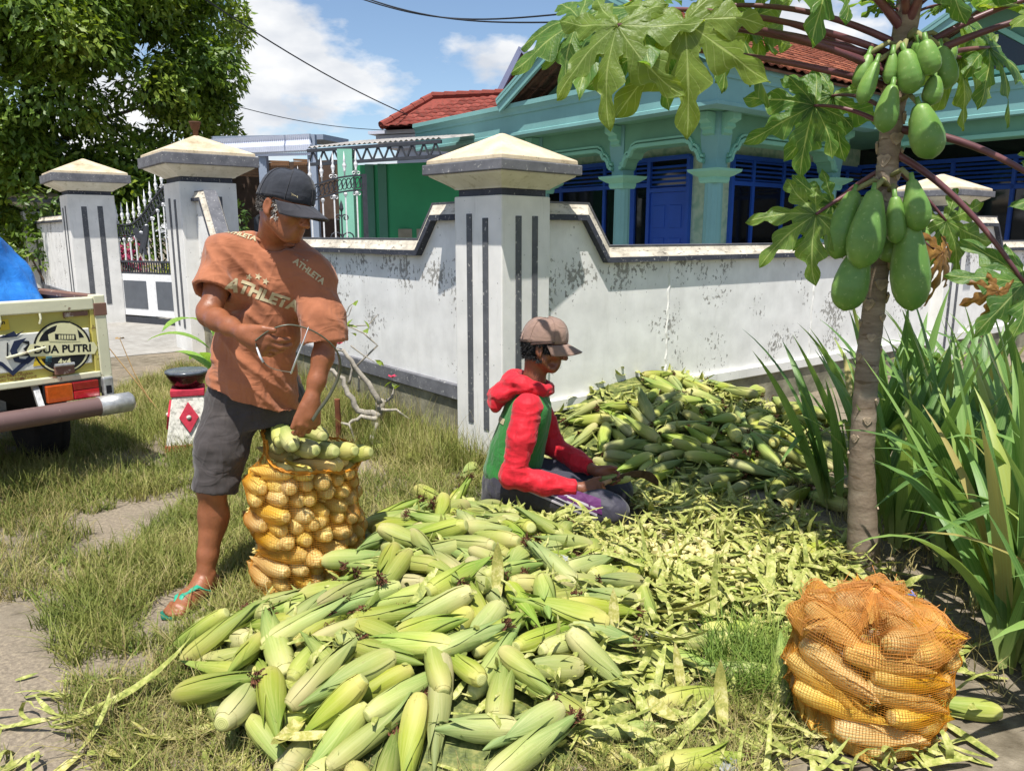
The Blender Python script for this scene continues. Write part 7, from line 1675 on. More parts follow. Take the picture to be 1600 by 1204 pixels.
def head(F, c, f, u, sc=1.0, jaw=1.0, neck=None, gaunt=.0):
    """c: centre of the skull; f forward, u up"""
    f = U(f); u = np.array(u, float); u = U(u - f * (u @ f)); r = np.cross(f, u); A = np.array([r, f, u]); c = np.array(c, float)
    P = lambda x, y, z: c + (r * x + f * y + u * z) * sc
    F.ell(P(0, -.008, .030), np.array([.074, .094, .088]) * sc, A, .02)
    F.ell(P(0, .030, -.030), np.array([.060, .062, .075]) * sc, A, .03)                      # face
    F.ell(P(0, .050, -.082), np.array([.036, .036, .030]) * sc, A, .03)                      # chin
    for s in (-1, 1):
        F.cone(P(s * .052, .0, -.055), P(s * .026, .060, -.092), .020 * sc, .018 * sc, .02)    # jaw
        F.ell(P(s * .043, .062, -.022), np.array([.022, .018, .018]) * sc, A, .016)            # cheek bone
        F.cone(P(s * .012, .084, .014), P(s * .045, .070, .014), .010 * sc, .009 * sc, .012)   # brow
        F.ell(P(s * .032, .092, -.004), np.array([.017, .014, .010]) * sc, A, .010, 's')       # eye socket
        F.ell(P(s * .031, .073, -.004), np.array([.0125, .0125, .0105]) * sc, A, .003)         # eye
        F.cone(P(s * .020, .078, -.012), P(s * .044, .072, -.010), .0030 * sc, .0025 * sc, .004)
        F.ell(P(s * .050, .058, -.062), np.array([.020, .018, .016]) * sc, A, .02, 's') if gaunt else None
        # ear
        F.ell(P(s * .079, -.012, -.010), np.array([.008, .018, .031]) * sc, A, .006); F.ell(P(s * .086, -.008, -.008), np.array([.006, .010, .020]) * sc, A, .005, 's'); F.ell(P(s * .077, -.004, -.036), np.array([.007, .009, .010]) * sc, A, .005)
        F.ell(P(s * .011, .099, -.037), np.array([.009, .010, .008]) * sc, A, .006)            # nostril wing
        F.cone(P(s * .022, .086, -.050), P(s * .030, .080, -.072), .004 * sc, .003 * sc, .006)
    F.chain([P(0, .084, .008), P(0, .098, -.018), P(0, .109, -.034)], [.009 * sc, .010 * sc, .012 * sc], .008)
    F.cone(P(-.020, .084, -.060), P(.020, .084, -.060), .0070 * sc, .0070 * sc, .006); F.cone(P(-.018, .082, -.071), P(.018, .082, -.071), .0075 * sc, .0075 * sc, .005); F.cone(P(-.024, .094, -.0655), P(.024, .094, -.0655), .0022 * sc, .0022 * sc, .002, 's')
    return A, P
def cap_parts(parent, off, A, P, mat, matd, brim_len=.075, drop=.012, sc=1.0, seam=True, strap=False):
    r, f, u = [Vector(a) for a in A]; O = Vector(P(0, 0, 0)) - Vector(off); to = lambda x, y, z: O + (r * x + f * y + u * z) * sc
    NA, NR = 40, 12; V = []; F_ = []
    for i in range(NR + 1):
        t = i / NR; el = t * math.pi / 2
        for k in range(NA):
            a = 2 * math.pi * k / NA; ca, sa = math.cos(a), math.sin(a); rim = .022 + .012 * max(0, sa) - .018 * max(0, -sa)       # lower at the back
            rad = math.cos(el) ** .62; V.append(to(ca * .083 * rad, -.006 + sa * .104 * rad, rim + (.103 + .010 * max(0, sa) - rim + .02) * math.sin(el) ** 1.0 + .0012 * math.sin(6 * a) * (1 - t)))
    for i in range(NR):
        for k in range(NA): F_.append((i * NA + k, i * NA + (k + 1) % NA, (i + 1) * NA + (k + 1) % NA, (i + 1) * NA + k))
    o = link('crown', np_mesh('crown', np.array([tuple(v) for v in V]), np.array(F_), mat, True), parent); m = o.modifiers.new('t', 'SOLIDIFY'); m.thickness = .003
    NU, NV = 20, 8; V = []; F_ = []
    for j in range(NV + 1):
        for i in range(NU + 1):
            a = math.pi * (.07 + .86 * i / NU); t = j / NV; s = math.sin(a); x = .083 * math.cos(a) * (1 + .02 * t); y = -.006 + .104 * s + brim_len * t * (s ** .55)
            V.append(to(x, y, .034 * (s > 0) + (-.006) - .030 * (x / .083) ** 2 * (.35 + .65 * t) - drop * t))
    for j in range(NV):
        for i in range(NU): q = j * (NU + 1) + i; F_.append((q, q + 1, q + NU + 2, q + NU + 1))
    o = link('brim', np_mesh('brim', np.array([tuple(v) for v in V]), np.array(F_), matd, True), parent); m = o.modifiers.new('t', 'SOLIDIFY'); m.thickness = .004
    b = MB(); b.lathe([(.007, 0), (.006, .004), (.001, .006)], 10, Matrix.Translation(to(0, -.004, .124)) @ Vector((0, 0, 1)).rotation_difference(u).to_matrix().to_4x4()); b.build('button', mat, parent, True)
    if seam:
        for k in range(6):
            a = math.pi * k / 3 + .5; pts = []
            for i in range(10):
                el = (i / 9) * math.pi / 2; ca, sa = math.cos(a), math.sin(a); rim = .022 + .012 * max(0, sa) - .018 * max(0, -sa); rad = math.cos(el) ** .62 * 1.012 + .0; pts.append(to(ca * .083 * rad, -.006 + sa * .104 * rad, rim + (.103 + .010 * max(0, sa) - rim + .02) * math.sin(el) + .0012))
            b = MB(); b.tube(pts, .0011, 4, False); b.build('seam', matd, parent)
    return to
def hair_tufts(parent, off, bvh, P, A, pred, n, mat, L=.012, seed=1, name='hair'):
    g = random.Random(seed); b = MB(); r, f, u = [Vector(a) for a in A]; c = Vector(P(0, 0, 0)); cnt = 0
    for k in range(n * 6):
        if cnt >= n: break
        x, y, z = g.gauss(0, 1), g.gauss(0, 1), g.gauss(0, 1); l = math.sqrt(x * x + y * y + z * z); x, y, z = x / l, y / l, z / l
        if not pred(x, y, z, g): continue
        d = r * x + f * y + u * z; h = bvh.ray_cast(c + d * .3, -d, .3)
        if h[0] is None: continue
        p = h[0] - Vector(off); nn = h[1]; t = (nn * .5 - u * .6 - f * .3 + Vector((g.uniform(-.6, .6), g.uniform(-.6, .6), g.uniform(-.6, .6)))).normalized(); w = t.cross(nn).normalized() * .0016; LL = L * g.uniform(.6, 1.4); m = p + t * LL * .55 + nn * .003
        b.add([p - w, p + w, m + w, p + t * LL + nn * .001, m - w], [(0, 1, 2, 4), (4, 2, 3)]); cnt += 1
    return b.build(name, mat, parent)
def project(me, bvh, org, xd, yd, nd, off, lift=.0016, cuts=True):
    """wrap a flat print onto cloth: nd points towards the body"""
    bm = bmesh.new(); bm.from_mesh(me)
    bmesh.ops.triangulate(bm, faces=bm.faces)
    for it in range(3):
        es = [e for e in bm.edges if e.calc_length() > .012]
        if es: bmesh.ops.subdivide_edges(bm, edges=es, cuts=1); bmesh.ops.triangulate(bm, faces=bm.faces)
    xd, yd, nd = Vector(xd).normalized(), Vector(yd).normalized(), Vector(nd).normalized(); org = Vector(org); bad = []
    for v in bm.verts:
        p = org + xd * v.co.x + yd * v.co.y; h = bvh.ray_cast(p - nd * .4, nd, 1.0)
        if h[0] is None: bad.append(v); continue
        n = h[1] if h[1].dot(nd) < 0 else -h[1]; v.co = h[0] - nd * lift + n * lift - Vector(off)
    bmesh.ops.delete(bm, geom=bad, context='VERTS'); bm.to_mesh(me); bm.free(); me.update(); return me
def poly_mesh(poly, mat, name='print'):
    b = MB(); b.add([(x, y, 0) for x, y in poly], [tuple(range(len(poly)))]); return b.mesh(name, mat)

# ------------------------------------------------------------------ standing man
M_SKIN1 = skin_mat('tanned_skin', '#90593b'); M_SHIRT1 = cloth('faded_orange_tshirt', '#a4684a', dirt='#82503c'); M_SHORT = cloth('worn_charcoal_shorts', '#433e3d', dirt='#5a534e', bump=.3); M_CAPB = cloth('black_cap_cloth', '#2c2f36', .8); M_CAPB2 = cloth('washed_black_brim', '#35353a', .8)
M_PRINT = simple('cream_print_on_cloth', '#b8ac8a', .85, .08, 60, .1); M_GPRINT = simple('green_print_on_cloth', '#2c9a52', .8); M_HAIRG = simple('greying_hair', '#5a5652', .8, .6, 300, 0); M_HAIRW = simple('white_sideburn', '#b9b4ac', .8, .3, 300, 0); M_HAIRB = simple('black_hair', '#1d1b1b', .7, .4, 300, 0)
B1 = (-1.1, 2.95, 0); man = empty('person', B1)
S = SDF((-1.42, 2.42, -.02), (-.55, 3.55, 1.62), .0048)
hc = (-.802, 2.79, 1.497); hf_ = (.88, -.36, -.33); hu = (.36, -.05, .93)
A1, PH1 = head(S, hc, hf_, hu, 1.0)
S.chain([(-.895, 2.93, 1.36), (-.86, 2.86, 1.42), tuple(PH1(0, -.03, -.03))], [.062, .052, .056], .03)
S.loft([(.74, -1.03, 3.03, .13, .10), (.90, -1.01, 3.0, .14, .105), (1.05, -.97, 2.96, .15, .11), (1.22, -.92, 2.94, .165, .11), (1.34, -.895, 2.93, .10, .08), (1.38, -.89, 2.93, .06, .06)], (.96, -.26), (.26, .96), .04)
RS, RE, RW = (-1.045, 2.885, 1.335), (-1.085, 2.75, 1.115), (-.905, 2.575, 1.075)
S.chain([RS, (-1.07, 2.82, 1.22), RE], [.052, .046, .037], .02); S.chain([RE, (-1.035, 2.70, 1.105), (-.97, 2.635, 1.09), RW], [.037, .039, .032, .023], .02); S.cone((-1.10, 2.76, 1.135), RE, .030, .026, .02)
hand(S, RW, (.86, -.28, -.42), (.42, -.25, .87), (-.30, .85, -.45), (.55, .65, .5), 1.14, thumb=(.85, -.35, .05))
LS, LE, LW = (-.735, 2.885, 1.265), (-.690, 2.835, 1.02), (-.738, 2.765, .805)
S.chain([LS, (-.705, 2.86, 1.14), LE], [.052, .046, .039], .02); S.chain([LE, (-.70, 2.815, .955), (-.72, 2.785, .87), LW], [.039, .039, .032, .024], .02)
hand(S, LW, (-.10, -.15, -.98), (-.75, -.6, .0), (-.3, .75, -.3), (.6, .7, .5), 1.12, thumb=(-.45, -.25, -.85))
RH, RK, RA = (-1.11, 3.0, .80), (-1.165, 2.855, .43), (-1.200, 2.805, .085)
S.chain([RH, (-1.15, 2.93, .62), RK], [.085, .075, .055], .03); S.chain([RK, (-1.172, 2.865, .32), (-1.192, 2.83, .17), RA], [.052, .054, .038, .033], .02)
S.ell(tuple(np.array((-1.175, 2.885, .31))), (.048, .05, .09), None, .03); S.ell((-1.227, 2.80, .09), (.014, .016, .018), None, .012); S.ell((-1.170, 2.81, .095), (.013, .015, .017), None, .012)
S.chain([(-1.187, 2.845, .045), (-1.210, 2.775, .055), (-1.233, 2.72, .040), (-1.250, 2.665, .030)], [.036, .036, .034, .026], .025); S.cone((-1.215, 2.70, .030), (-1.223, 2.655, .028), .020, .016, .02)
for i, (x, y, r) in enumerate(((-1.227, 2.632, .0140), (-1.249, 2.625, .0110), (-1.266, 2.630, .0105), (-1.281, 2.640, .0100), (-1.293, 2.655, .0095))): S.cone((x + .004, y + .045, .030), (x, y, .022), r, r * .95, .006)
LH, LK, LA = (-.94, 3.06, .80), (-.915, 3.30, .43), (-.93, 3.42, .08)
S.chain([LH, LK], [.085, .055], .03); S.chain([LK, (-.92, 3.35, .3), LA], [.052, .052, .033], .02); S.chain([(-.93, 3.45, .04), (-.93, 3.36, .035), (-.92, 3.28, .025)], [.034, .034, .024], .02)
_, bv_skin1 = S.build('body', M_SKIN1, man, B1, smooth=1)
del S
hair_tufts(man, B1, bv_skin1, PH1, A1, lambda x, y, z, g: z < .30 and z > -.42 and y < .25 and abs(x) < .99 and not (abs(x) > .8 and -.3 < y < .12 and z < .2), 1100, M_HAIRG, .011, 1)
hair_tufts(man, B1, bv_skin1, PH1, A1, lambda x, y, z, g: -.55 < z < .12 and .12 < y < .42 and abs(x) > .7, 320, M_HAIRW, .012, 2, 'sideburn')
# T-shirt
T = SDF((-1.42, 2.55, .62), (-.48, 3.30, 1.46), .0062)
T.loft([(.64, -1.04, 2.99, .190, .165), (.78, -1.03, 2.985, .186, .155), (.95, -1.0, 2.965, .165, .140), (1.10, -.955, 2.95, .165, .132), (1.22, -.915, 2.935, .172, .128), (1.30, -.90, 2.93, .158, .112), (1.36, -.893, 2.93, .105, .085), (1.40, -.888, 2.925, .080, .072)], (.96, -.26), (.26, .96), .05)
T.chain([(-.93, 2.93, 1.31), (-1.045, 2.885, 1.325)], [.085, .074], .05); T.chain([(-1.045, 2.885, 1.325), (-1.075, 2.80, 1.20)], [.074, .082], .05)
T.chain([(-.85, 2.93, 1.29), (-.745, 2.89, 1.255)], [.085, .079], .05); T.chain([(-.745, 2.89, 1.255), (-.705, 2.845, 1.10), (-.692, 2.825, .98)], [.070, .074, .086], .05)
T.cut((-1.075, 2.775, 1.205), (-.12, -.62, -.78), ((-1.09, 2.76, 1.19), .15)); T.cut((-.68, 2.83, 1.01), (.12, -.12, -.98), ((-.67, 2.83, .97), .16))
T.cone((-1.068, 2.83, 1.245), (-1.09, 2.74, 1.13), .056, .070, .0, 's'); T.cone((-.702, 2.845, 1.09), (-.69, 2.82, .93), .064, .076, .0, 's')
T.cut((-1.02, 2.9, .775), (-.33, -.02, -.94)); T.loft  # hem
# neck hole
T.cone((-.885, 2.92, 1.37), (-.83, 2.80, 1.46), .068, .092, .012, 's'); T.cone((-1.03, 2.98, .60), (-1.02, 2.98, .80), .135, .13, .0, 's')
def fold1(V):
    a = nz(V, (9, 9, 3.2), 1.0) ; b = np.sin(34 * (V[:, 0] * .75 + V[:, 2] * .28) + 3.5 * nz(V, (3, 3, 3), 4)); arm = np.array([-1.0, 2.85, 1.2]); d = np.linalg.norm(V - arm, axis=1); rad = np.sin(60 * np.arctan2(V[:, 2] - 1.30, V[:, 0] + 1.02) / 3.1) * np.exp(-(d / .16) ** 2)
    low = np.clip((1.05 - V[:, 2]) / .3, 0, 1)
    uu = V @ np.array([.78, .2, .60]); ww = V @ np.array([.52, 0, -.85]); Q = np.stack([uu * 17, V[:, 1] * 5, ww * 4.0], 1); rd = 1 - np.abs(nz(Q, (1, 1, 1), 2.0)) * 2.2
    u2 = V @ np.array([.25, .2, .95]); w2 = V @ np.array([.97, 0, -.25]); Q2 = np.stack([u2 * 24, V[:, 1] * 6, w2 * 5], 1); r2 = 1 - np.abs(nz(Q2, (1, 1, 1), 6.0)) * 2.2
    side = np.clip((-1.02 - V[:, 0]) / .12, 0, 1) * low
    return .010 * a + .011 * (rd - .5) + .010 * (r2 - .5) * (side + .35 * low) + .003 * b * low + .003 * nz(V, (26, 26, 12), 7)
_, bv_sh1 = T.build('tshirt', M_SHIRT1, man, B1, fold1, smooth=1); del T
# collar ring
pts = []
for k in range(25):
    a = 2 * math.pi * k / 24; q = Vector((-.878, 2.912, 1.377)) + Vector((.077 * math.cos(a), .066 * math.sin(a), .0)); q.z += -.030 * math.cos(a - .6) * .6 - .016 * (math.sin(a) < 0) * abs(math.sin(a)) ; pts.append(q - Vector(B1))
MB().tube(pts, .0075, 6, False).build('collar', M_SHIRT1, man, True)
# printed lettering and stars
nd = Vector((-.16, .96, .10)); xd = Vector((.93, .10, -.36)).normalized(); yd = Vector((.34, .10, .93)).normalized()
def cloth_print(me, org, name, x=xd, y=yd, n=nd): return link(name, project(me, bv_sh1, org, x, y, n, B1), man)
def star(r, mat):
    return poly_mesh([((r if k % 2 == 0 else r * .42) * math.sin(k * math.pi / 5), (r if k % 2 == 0 else r * .42) * math.cos(k * math.pi / 5)) for k in range(10)], mat, 'star')
cloth_print(text_mesh('ATHLETA', .060, M_PRINT, off=.0030, shear=.12, space=1.02), atY(410, 462, 2.80), 'lettering')
for k, (px, py) in enumerate(((388, 434), (403, 433), (415, 440))): cloth_print(star(.014, M_PRINT), atY(px, py, 2.80), 'star')
cloth_print(text_mesh('ATHLETA', .028, M_PRINT, off=.0012), atY(375, 365, 2.85), 'lettering', Vector((.95, -.1, -.25)).normalized(), Vector((.2, .5, .8)).normalized(), Vector((-.1, .8, -.55)))
cloth_print(text_mesh('ATHLETA', .030, M_PRINT, off=.0012), atY(482, 425, 2.84), 'lettering', Vector((.75, .1, -.62)).normalized(), Vector((.55, .2, .8)).normalized(), Vector((-.3, .92, -.1)))
for px, py in ((372, 357), (379, 358), (477, 414), (483, 416)): cloth_print(star(.005, M_PRINT), atY(px, py, 2.85), 'star', Vector((.95, -.1, -.25)).normalized(), Vector((.2, .5, .8)).normalized(), Vector((-.1, .8, -.45)))
cloth_print(poly_mesh([(-.05, -.03), (-.05, .02), (-.01, .05), (.03, .045), (.05, .02), (.02, .012), (.045, -.012), (.01, -.018), (.02, -.045)], M_GPRINT), atY(315, 512, 2.90), 'green_print', Vector((.9, -.4, 0)).normalized(), Vector((0, 0, 1)), Vector((.2, .97, 0)))
# shorts
H_ = SDF((-1.42, 2.60, .28), (-.60, 3.55, .96), .0062)
H_.loft([(.66, -1.03, 3.02, .175, .135), (.80, -1.025, 3.01, .17, .135), (.92, -1.02, 3.0, .16, .13)], (.96, -.26), (.26, .96), .04)
H_.chain([(-1.105, 3.0, .74), (-1.142, 2.92, .58), (-1.162, 2.862, .405)], [.112, .096, .083], .05); H_.chain([(-.95, 3.06, .74), (-.93, 3.20, .58), (-.915, 3.31, .40)], [.112, .096, .083], .05)
H_.cut((-1.162, 2.86, .418), (-.12, -.18, -1), ((-1.16, 2.86, .38), .14)); H_.cut((-.915, 3.31, .42), (.05, .2, -1), ((-.91, 3.32, .38), .14))
H_.cone((-1.158, 2.868, .46), (-1.17, 2.85, .33), .066, .076, 0, 's')
_, bv_short = H_.build('shorts', M_SHORT, man, B1, lambda V: .007 * nz(V, (10, 10, 16), 3) + .004 * nz(V, (26, 26, 34), 5), smooth=1); del H_
cap = empty('cap'); cap.parent = man; to = cap_parts(cap, B1, A1, PH1, M_CAPB, M_CAPB2, .074, .018, 1.03)
sq = [to(.072 - .004 * abs(math.sin(i)), .062 + .0022 * i, .052 + .004 * math.sin(i * 1.9) + (.006 if i % 3 == 0 else 0)) for i in range(14)]
MB().tube(sq, .0009, 4, False).build('stitched_script', M_PRINT, cap)
# sandals
sd_ = empty('sandal'); sd_.parent = man
def foot_poly(s=1.0): return [(.035, .07), (.040, .0), (.042, -.08), (.048, -.14), (.03, -.185), (-.01, -.195), (-.045, -.165), (-.050, -.10), (-.042, 0), (-.035, .07), (0, .09)]
M_SAND = simple('green_rubber_sandal', '#2f9e80', .5, .1); M_SOLE = simple('dark_green_sole', '#1f6b58', .7)
Ms = Matrix.Translation(Vector((-1.217, 2.80, .004)) - Vector(B1)) @ Matrix.Rotation(-.36, 4, 'Z'); MB().prism(foot_poly(), 0, .012, Ms).build('sole', M_SOLE, sd_, bevel=.003)
def strap(pts, w): 
    b = MB(); b.tube([Vector(p) - Vector(B1) for p in pts], w, 8, True, .35); b.build('thong_strap', M_SAND, sd_, True)
strap([(-1.250, 2.645, .035), (-1.240, 2.69, .068), (-1.200, 2.735, .082), (-1.170, 2.77, .05), (-1.165, 2.79, .015)], .011); strap([(-1.250, 2.645, .035), (-1.265, 2.70, .062), (-1.265, 2.75, .050), (-1.257, 2.775, .015)], .010)
sd2 = empty('sandal'); sd2.parent = man; MB().prism(foot_poly(), 0, .012, Matrix.Translation(Vector((-.93, 3.40, .003)) - Vector(B1))).build('sole', M_SOLE, sd2, bevel=.003)
tag(man, 'standing man in orange t-shirt, charcoal shorts and black cap bending over a sack', 'person')
# plastic strap he holds
st = [(-.85, 2.53, 1.055), (-.80, 2.535, 1.09), (-.735, 2.55, 1.105), (-.66, 2.58, 1.075), (-.605, 2.62, 1.01), (-.605, 2.66, .93), (-.65, 2.69, .84), (-.70, 2.715, .775), (-.728, 2.73, .735)]
pl = empty('plastic_strap', (-.75, 2.6, .9)); M_STRP = simple('grey_plastic_strap', '#565a4c', .3, .2, 30, .05, spec=.5); M_STRPS = simple('shiny_strap_end', '#c9cdd2', .25, .1, 30, .05, spec=.6)
def cr(pts, n=8):
    P_ = [Vector(p) for p in pts]; out = []
    for i in range(len(P_) - 1):
        p0, p1, p2, p3 = P_[max(0, i - 1)], P_[i], P_[i + 1], P_[min(len(P_) - 1, i + 2)]
        for k in range(n): t = k / n; out.append(.5 * ((2 * p1) + (p2 - p0) * t + (2 * p0 - 5 * p1 + 4 * p2 - p3) * t * t + (3 * p1 - p0 - 3 * p2 + p3) * t ** 3))
    return out + [P_[-1]]
MB().tube([p - Vector((-.75, 2.6, .9)) for p in cr(st)], .0085, 6, True, .3).build('loop', M_STRP, pl, True)
MB().tube([p - Vector((-.75, 2.6, .9)) for p in cr([(-.85, 2.53, 1.045), (-.835, 2.52, 1.0), (-.80, 2.52, .965), (-.745, 2.53, .95), (-.725, 2.535, .955)])], .004, 6, True, .3).build('lower_loop', M_STRP, pl, True)
MB().tube([Vector(p) - Vector((-.75, 2.6, .9)) for p in ((-.738, 2.53, .945), (-.715, 2.53, 1.0), (-.69, 2.53, 1.055), (-.672, 2.53, 1.10))], [.010, .008, .006, .003], 6, True, .35).build('free_end', M_STRPS, pl, True)
MB().tube([Vector(p) - Vector((-.75, 2.6, .9)) for p in ((-.842, 2.515, 1.035), (-.832, 2.512, 1.005), (-.822, 2.512, .985))], [.006, .009, .010], 6, True, .35).build('cut_end', M_STRPS, pl, True)
tag(pl, 'curling grey plastic tie strap held by the standing man', 'strap')

# ------------------------------------------------------------------ kneeling man
M_SKIN2 = skin_mat('dark_tanned_skin', '#7d4d37'); M_GREEN2 = cloth('green_jersey', '#2f7a35', .6, bump=.2); M_RED2 = cloth('red_jersey', '#c8202f', .6, bump=.25); M_PANT = cloth('dark_grey_track_pants', '#3c3a46', .6, bump=.22, spec=.3); M_PURP = cloth('purple_panel', '#5c2a5e', .6); M_STRP3 = cloth('grey_white_stripe', '#b9b3bb', .7); M_CAPBR = cloth('taupe_cap_cloth', '#8d7468', .85)
B2 = (.1, 3.75, 0); man2 = empty('person', B2)
S = SDF((-.25, 3.25, -.02), (.75, 4.15, 1.04), .0050)
A2, PH2 = head(S, (.158, 3.74, .862), (.97, -.16, -.18), (.17, .0, .98), 1.06, gaunt=1)
S.chain([(.085, 3.76, .60), (.11, 3.755, .69), tuple(PH2(0, -.03, -.04))], [.062, .052, .056], .03)
S.loft([(.14, -.01, 3.79, .12, .15), (.30, .02, 3.78, .11, .15), (.48, .06, 3.77, .11, .165), (.58, .08, 3.76, .08, .13), (.64, .09, 3.76, .055, .06)], (1, 0), (0, 1), .04)
S.chain([(.075, 3.60, .56), (.01, 3.55, .26)], [.05, .042], .02); S.chain([(.01, 3.55, .26), (.18, 3.53, .225), (.335, 3.525, .205)], [.042, .038, .026], .02)
hand(S, (.335, 3.525, .205), (.97, .12, -.12), (.1, .35, .92), (.1, .9, -.35), (.7, .95, .7), 1.0, thumb=(.85, .35, .35))
S.chain([(.11, 3.92, .56), (.22, 3.90, .31)], [.05, .042], .02); S.chain([(.22, 3.90, .31), (.34, 3.78, .26), (.425, 3.69, .238)], [.042, .036, .025], .02)
hand(S, (.425, 3.69, .238), (.92, -.30, -.15), (.2, -.3, .92), (-.1, -.85, -.4), (.6, .8, .6), 1.0, thumb=(.85, -.45, .25))
S.chain([(.0, 3.70, .17), (.47, 3.50, .10)], [.085, .055], .03); S.chain([(.47, 3.50, .075), (.05, 3.72, .06)], [.05, .04], .02); S.chain([(.0, 3.88, .17), (.54, 3.80, .10)], [.085, .055], .03); S.chain([(.54, 3.80, .075), (.05, 3.88, .06)], [.05, .04], .02)
S.chain([(.05, 3.72, .05), (-.10, 3.76, .04)], [.038, .025], .02); S.chain([(.05, 3.88, .05), (-.10, 3.90, .04)], [.038, .025], .02)
_, bv_sk2 = S.build('body', M_SKIN2, man2, B2, smooth=1); del S
hair_tufts(man2, B2, bv_sk2, PH2, A2, lambda x, y, z, g: (z < .34 and z > -.66 and y < .12 and not (abs(x) > .82 and -.32 < y and z < .05)) or (abs(x) > .7 and .1 < y < .50 and -.25 < z < .34), 2600, M_HAIRB, .020, 3)
G = SDF((-.25, 3.40, .05), (.40, 4.15, .76), .0062)
G.loft([(.10, -.01, 3.79, .150, .185), (.22, .0, 3.785, .145, .178), (.36, .03, 3.78, .138, .172), (.50, .065, 3.77, .128, .180), (.57, .080, 3.765, .112, .165), (.625, .09, 3.76, .082, .11), (.65, .095, 3.76, .07, .08)], (.985, .17), (-.17, .985), .05)
G.chain([(.08, 3.66, .555), (.085, 3.86, .555)], [.085, .085], .05)
G.cut((0, 3.78, .135), (-.1, 0, -1)); G.cone((.10, 3.755, .63), (.13, 3.75, .74), .068, .075, .01, 's')
def fold2(V): return .008 * nz(V, (9, 9, 6), 2.0) + .004 * np.sin(42 * V[:, 2] + 8 * V[:, 0] + 3 * nz(V, (4, 4, 4), 9)) * np.clip((.36 - V[:, 2]) / .2, 0, 1) + .003 * nz(V, (24, 24, 14), 6)
_, bv_g2 = G.build('jersey', M_GREEN2, man2, B2, fold2, smooth=1); del G
A_ = SDF((-.20, 3.38, .10), (.52, 4.15, .70), .0062)
A_.chain([(.078, 3.63, .575), (.045, 3.575, .44), (.005, 3.545, .27)], [.074, .064, .057], .03); A_.chain([(.005, 3.545, .255), (.15, 3.53, .228), (.30, 3.525, .208)], [.057, .050, .040], .04)
A_.chain([(.11, 3.90, .575), (.17, 3.915, .42), (.215, 3.905, .31)], [.074, .062, .055], .03); A_.chain([(.215, 3.905, .31), (.32, 3.80, .265), (.395, 3.72, .245)], [.055, .047, .038], .04)
A_.cut((.305, 3.525, .207), (1, 0, -.05), ((.32, 3.525, .205), .09)); A_.cut((.392, 3.722, .246), (.7, -.7, -.1), ((.41, 3.70, .24), .09))
_, bv_a2 = A_.build('sleeves', M_RED2, man2, B2, lambda V: .0045 * (1 - 2.2 * np.abs(nz(V, (9, 5, 26), 4))) + .004 * nz(V, (9, 9, 6), 4) + .003 * np.sin(70 * V[:, 0] + 20 * V[:, 2]) * np.clip((.34 - V[:, 2]) / .1, 0, 1) + .003 * nz(V, (30, 30, 20), 8), smooth=1); del A_
Hd = SDF((-.25, 3.50, .48), (.32, 4.02, .80), .0055)
ring_ = []
for k in range(17):
    a = 2 * math.pi * k / 16; ring_.append((.088 + .085 * math.cos(a), 3.757 + .088 * math.sin(a), .668 - .022 * math.cos(a)))
Hd.chain(ring_, [.026 + .010 * (p[0] < .06) for p in ring_], .03); Hd.ell((-.030, 3.77, .640), (.085, .115, .050), np.array([[.80, 0, .6], [0, 1, 0], [-.6, 0, .80]]), .03); Hd.ell((-.080, 3.775, .585), (.040, .090, .060), None, .03); Hd.cone((.085, 3.755, .62), (.14, 3.75, .75), .062, .072, .02, 's')
Hd.build('hood', M_RED2, man2, B2, lambda V: .007 * (1 - 2.2 * np.abs(nz(V, (6, 9, 26), 3))) + .004 * nz(V, (30, 30, 40), 6), smooth=1); del Hd
Pn = SDF((-.26, 3.30, -.01), (.72, 4.15, .36), .0062)
Pn.loft([(.05, -.02, 3.79, .14, .17), (.15, -.01, 3.79, .145, .175), (.26, .0, 3.785, .13, .16)], (1, 0), (0, 1), .04)
Pn.chain([(.02, 3.69, .165), (.25, 3.60, .145), (.475, 3.505, .105)], [.108, .102, .082], .05); Pn.chain([(.02, 3.88, .165), (.28, 3.84, .145), (.54, 3.80, .105)], [.108, .10, .082], .05)
Pn.chain([(.475, 3.51, .075), (.05, 3.73, .06)], [.070, .055], .04); Pn.chain([(.54, 3.80, .075), (.05, 3.89, .06)], [.070, .055], .04)
Pn.cut((0, 0, .005), (0, 0, -1))
_, bv_p2 = Pn.build('track_pants', M_PANT, man2, B2, lambda V: .006 * nz(V, (9, 14, 14), 5) + .003 * nz(V, (26, 26, 26), 8), smooth=1); del Pn
px_ = Vector((.90, -.40, -.12)).normalized(); py_ = Vector((.12, .35, .93)).normalized(); pn_ = Vector((.25, .80, -.55)).normalized()
def on_pants(poly, mat, nm): return link(nm, project(poly_mesh(poly, mat), bv_p2, Vector((.24, 3.55, .165)), px_, py_, pn_, B2, .0022), man2)
on_pants([(-.18, -.005), (-.18, .045), (.20, .025), (.215, -.045), (.1, -.04)], M_PURP, 'purple_panel')
for k in range(3):
    o_ = -.018 - .024 * k; on_pants([(-.2, o_ + .032), (-.2, o_ + .042), (.19, o_ - .005), (.19, o_ - .016)], M_STRP3, 'side_stripe')
cap2 = empty('cap'); cap2.parent = man2; to2 = cap_parts(cap2, B2, A2, PH2, M_CAPBR, M_CAPBR, .070, .022, 1.12)
MB().tube([to2(.055 * math.cos(a), -.098, .02 + .03 * math.sin(a)) for a in np.linspace(0, math.pi, 9)], .003, 6, False).build('back_strap', M_CAPBR, cap2); MB().tube([to2(.087, -.05, .008), to2(.089, .0, .022), to2(.085, .05, .034)], .0035, 6).build('band_fold', cloth('brown_band', '#4b3630', .8), cap2, True)
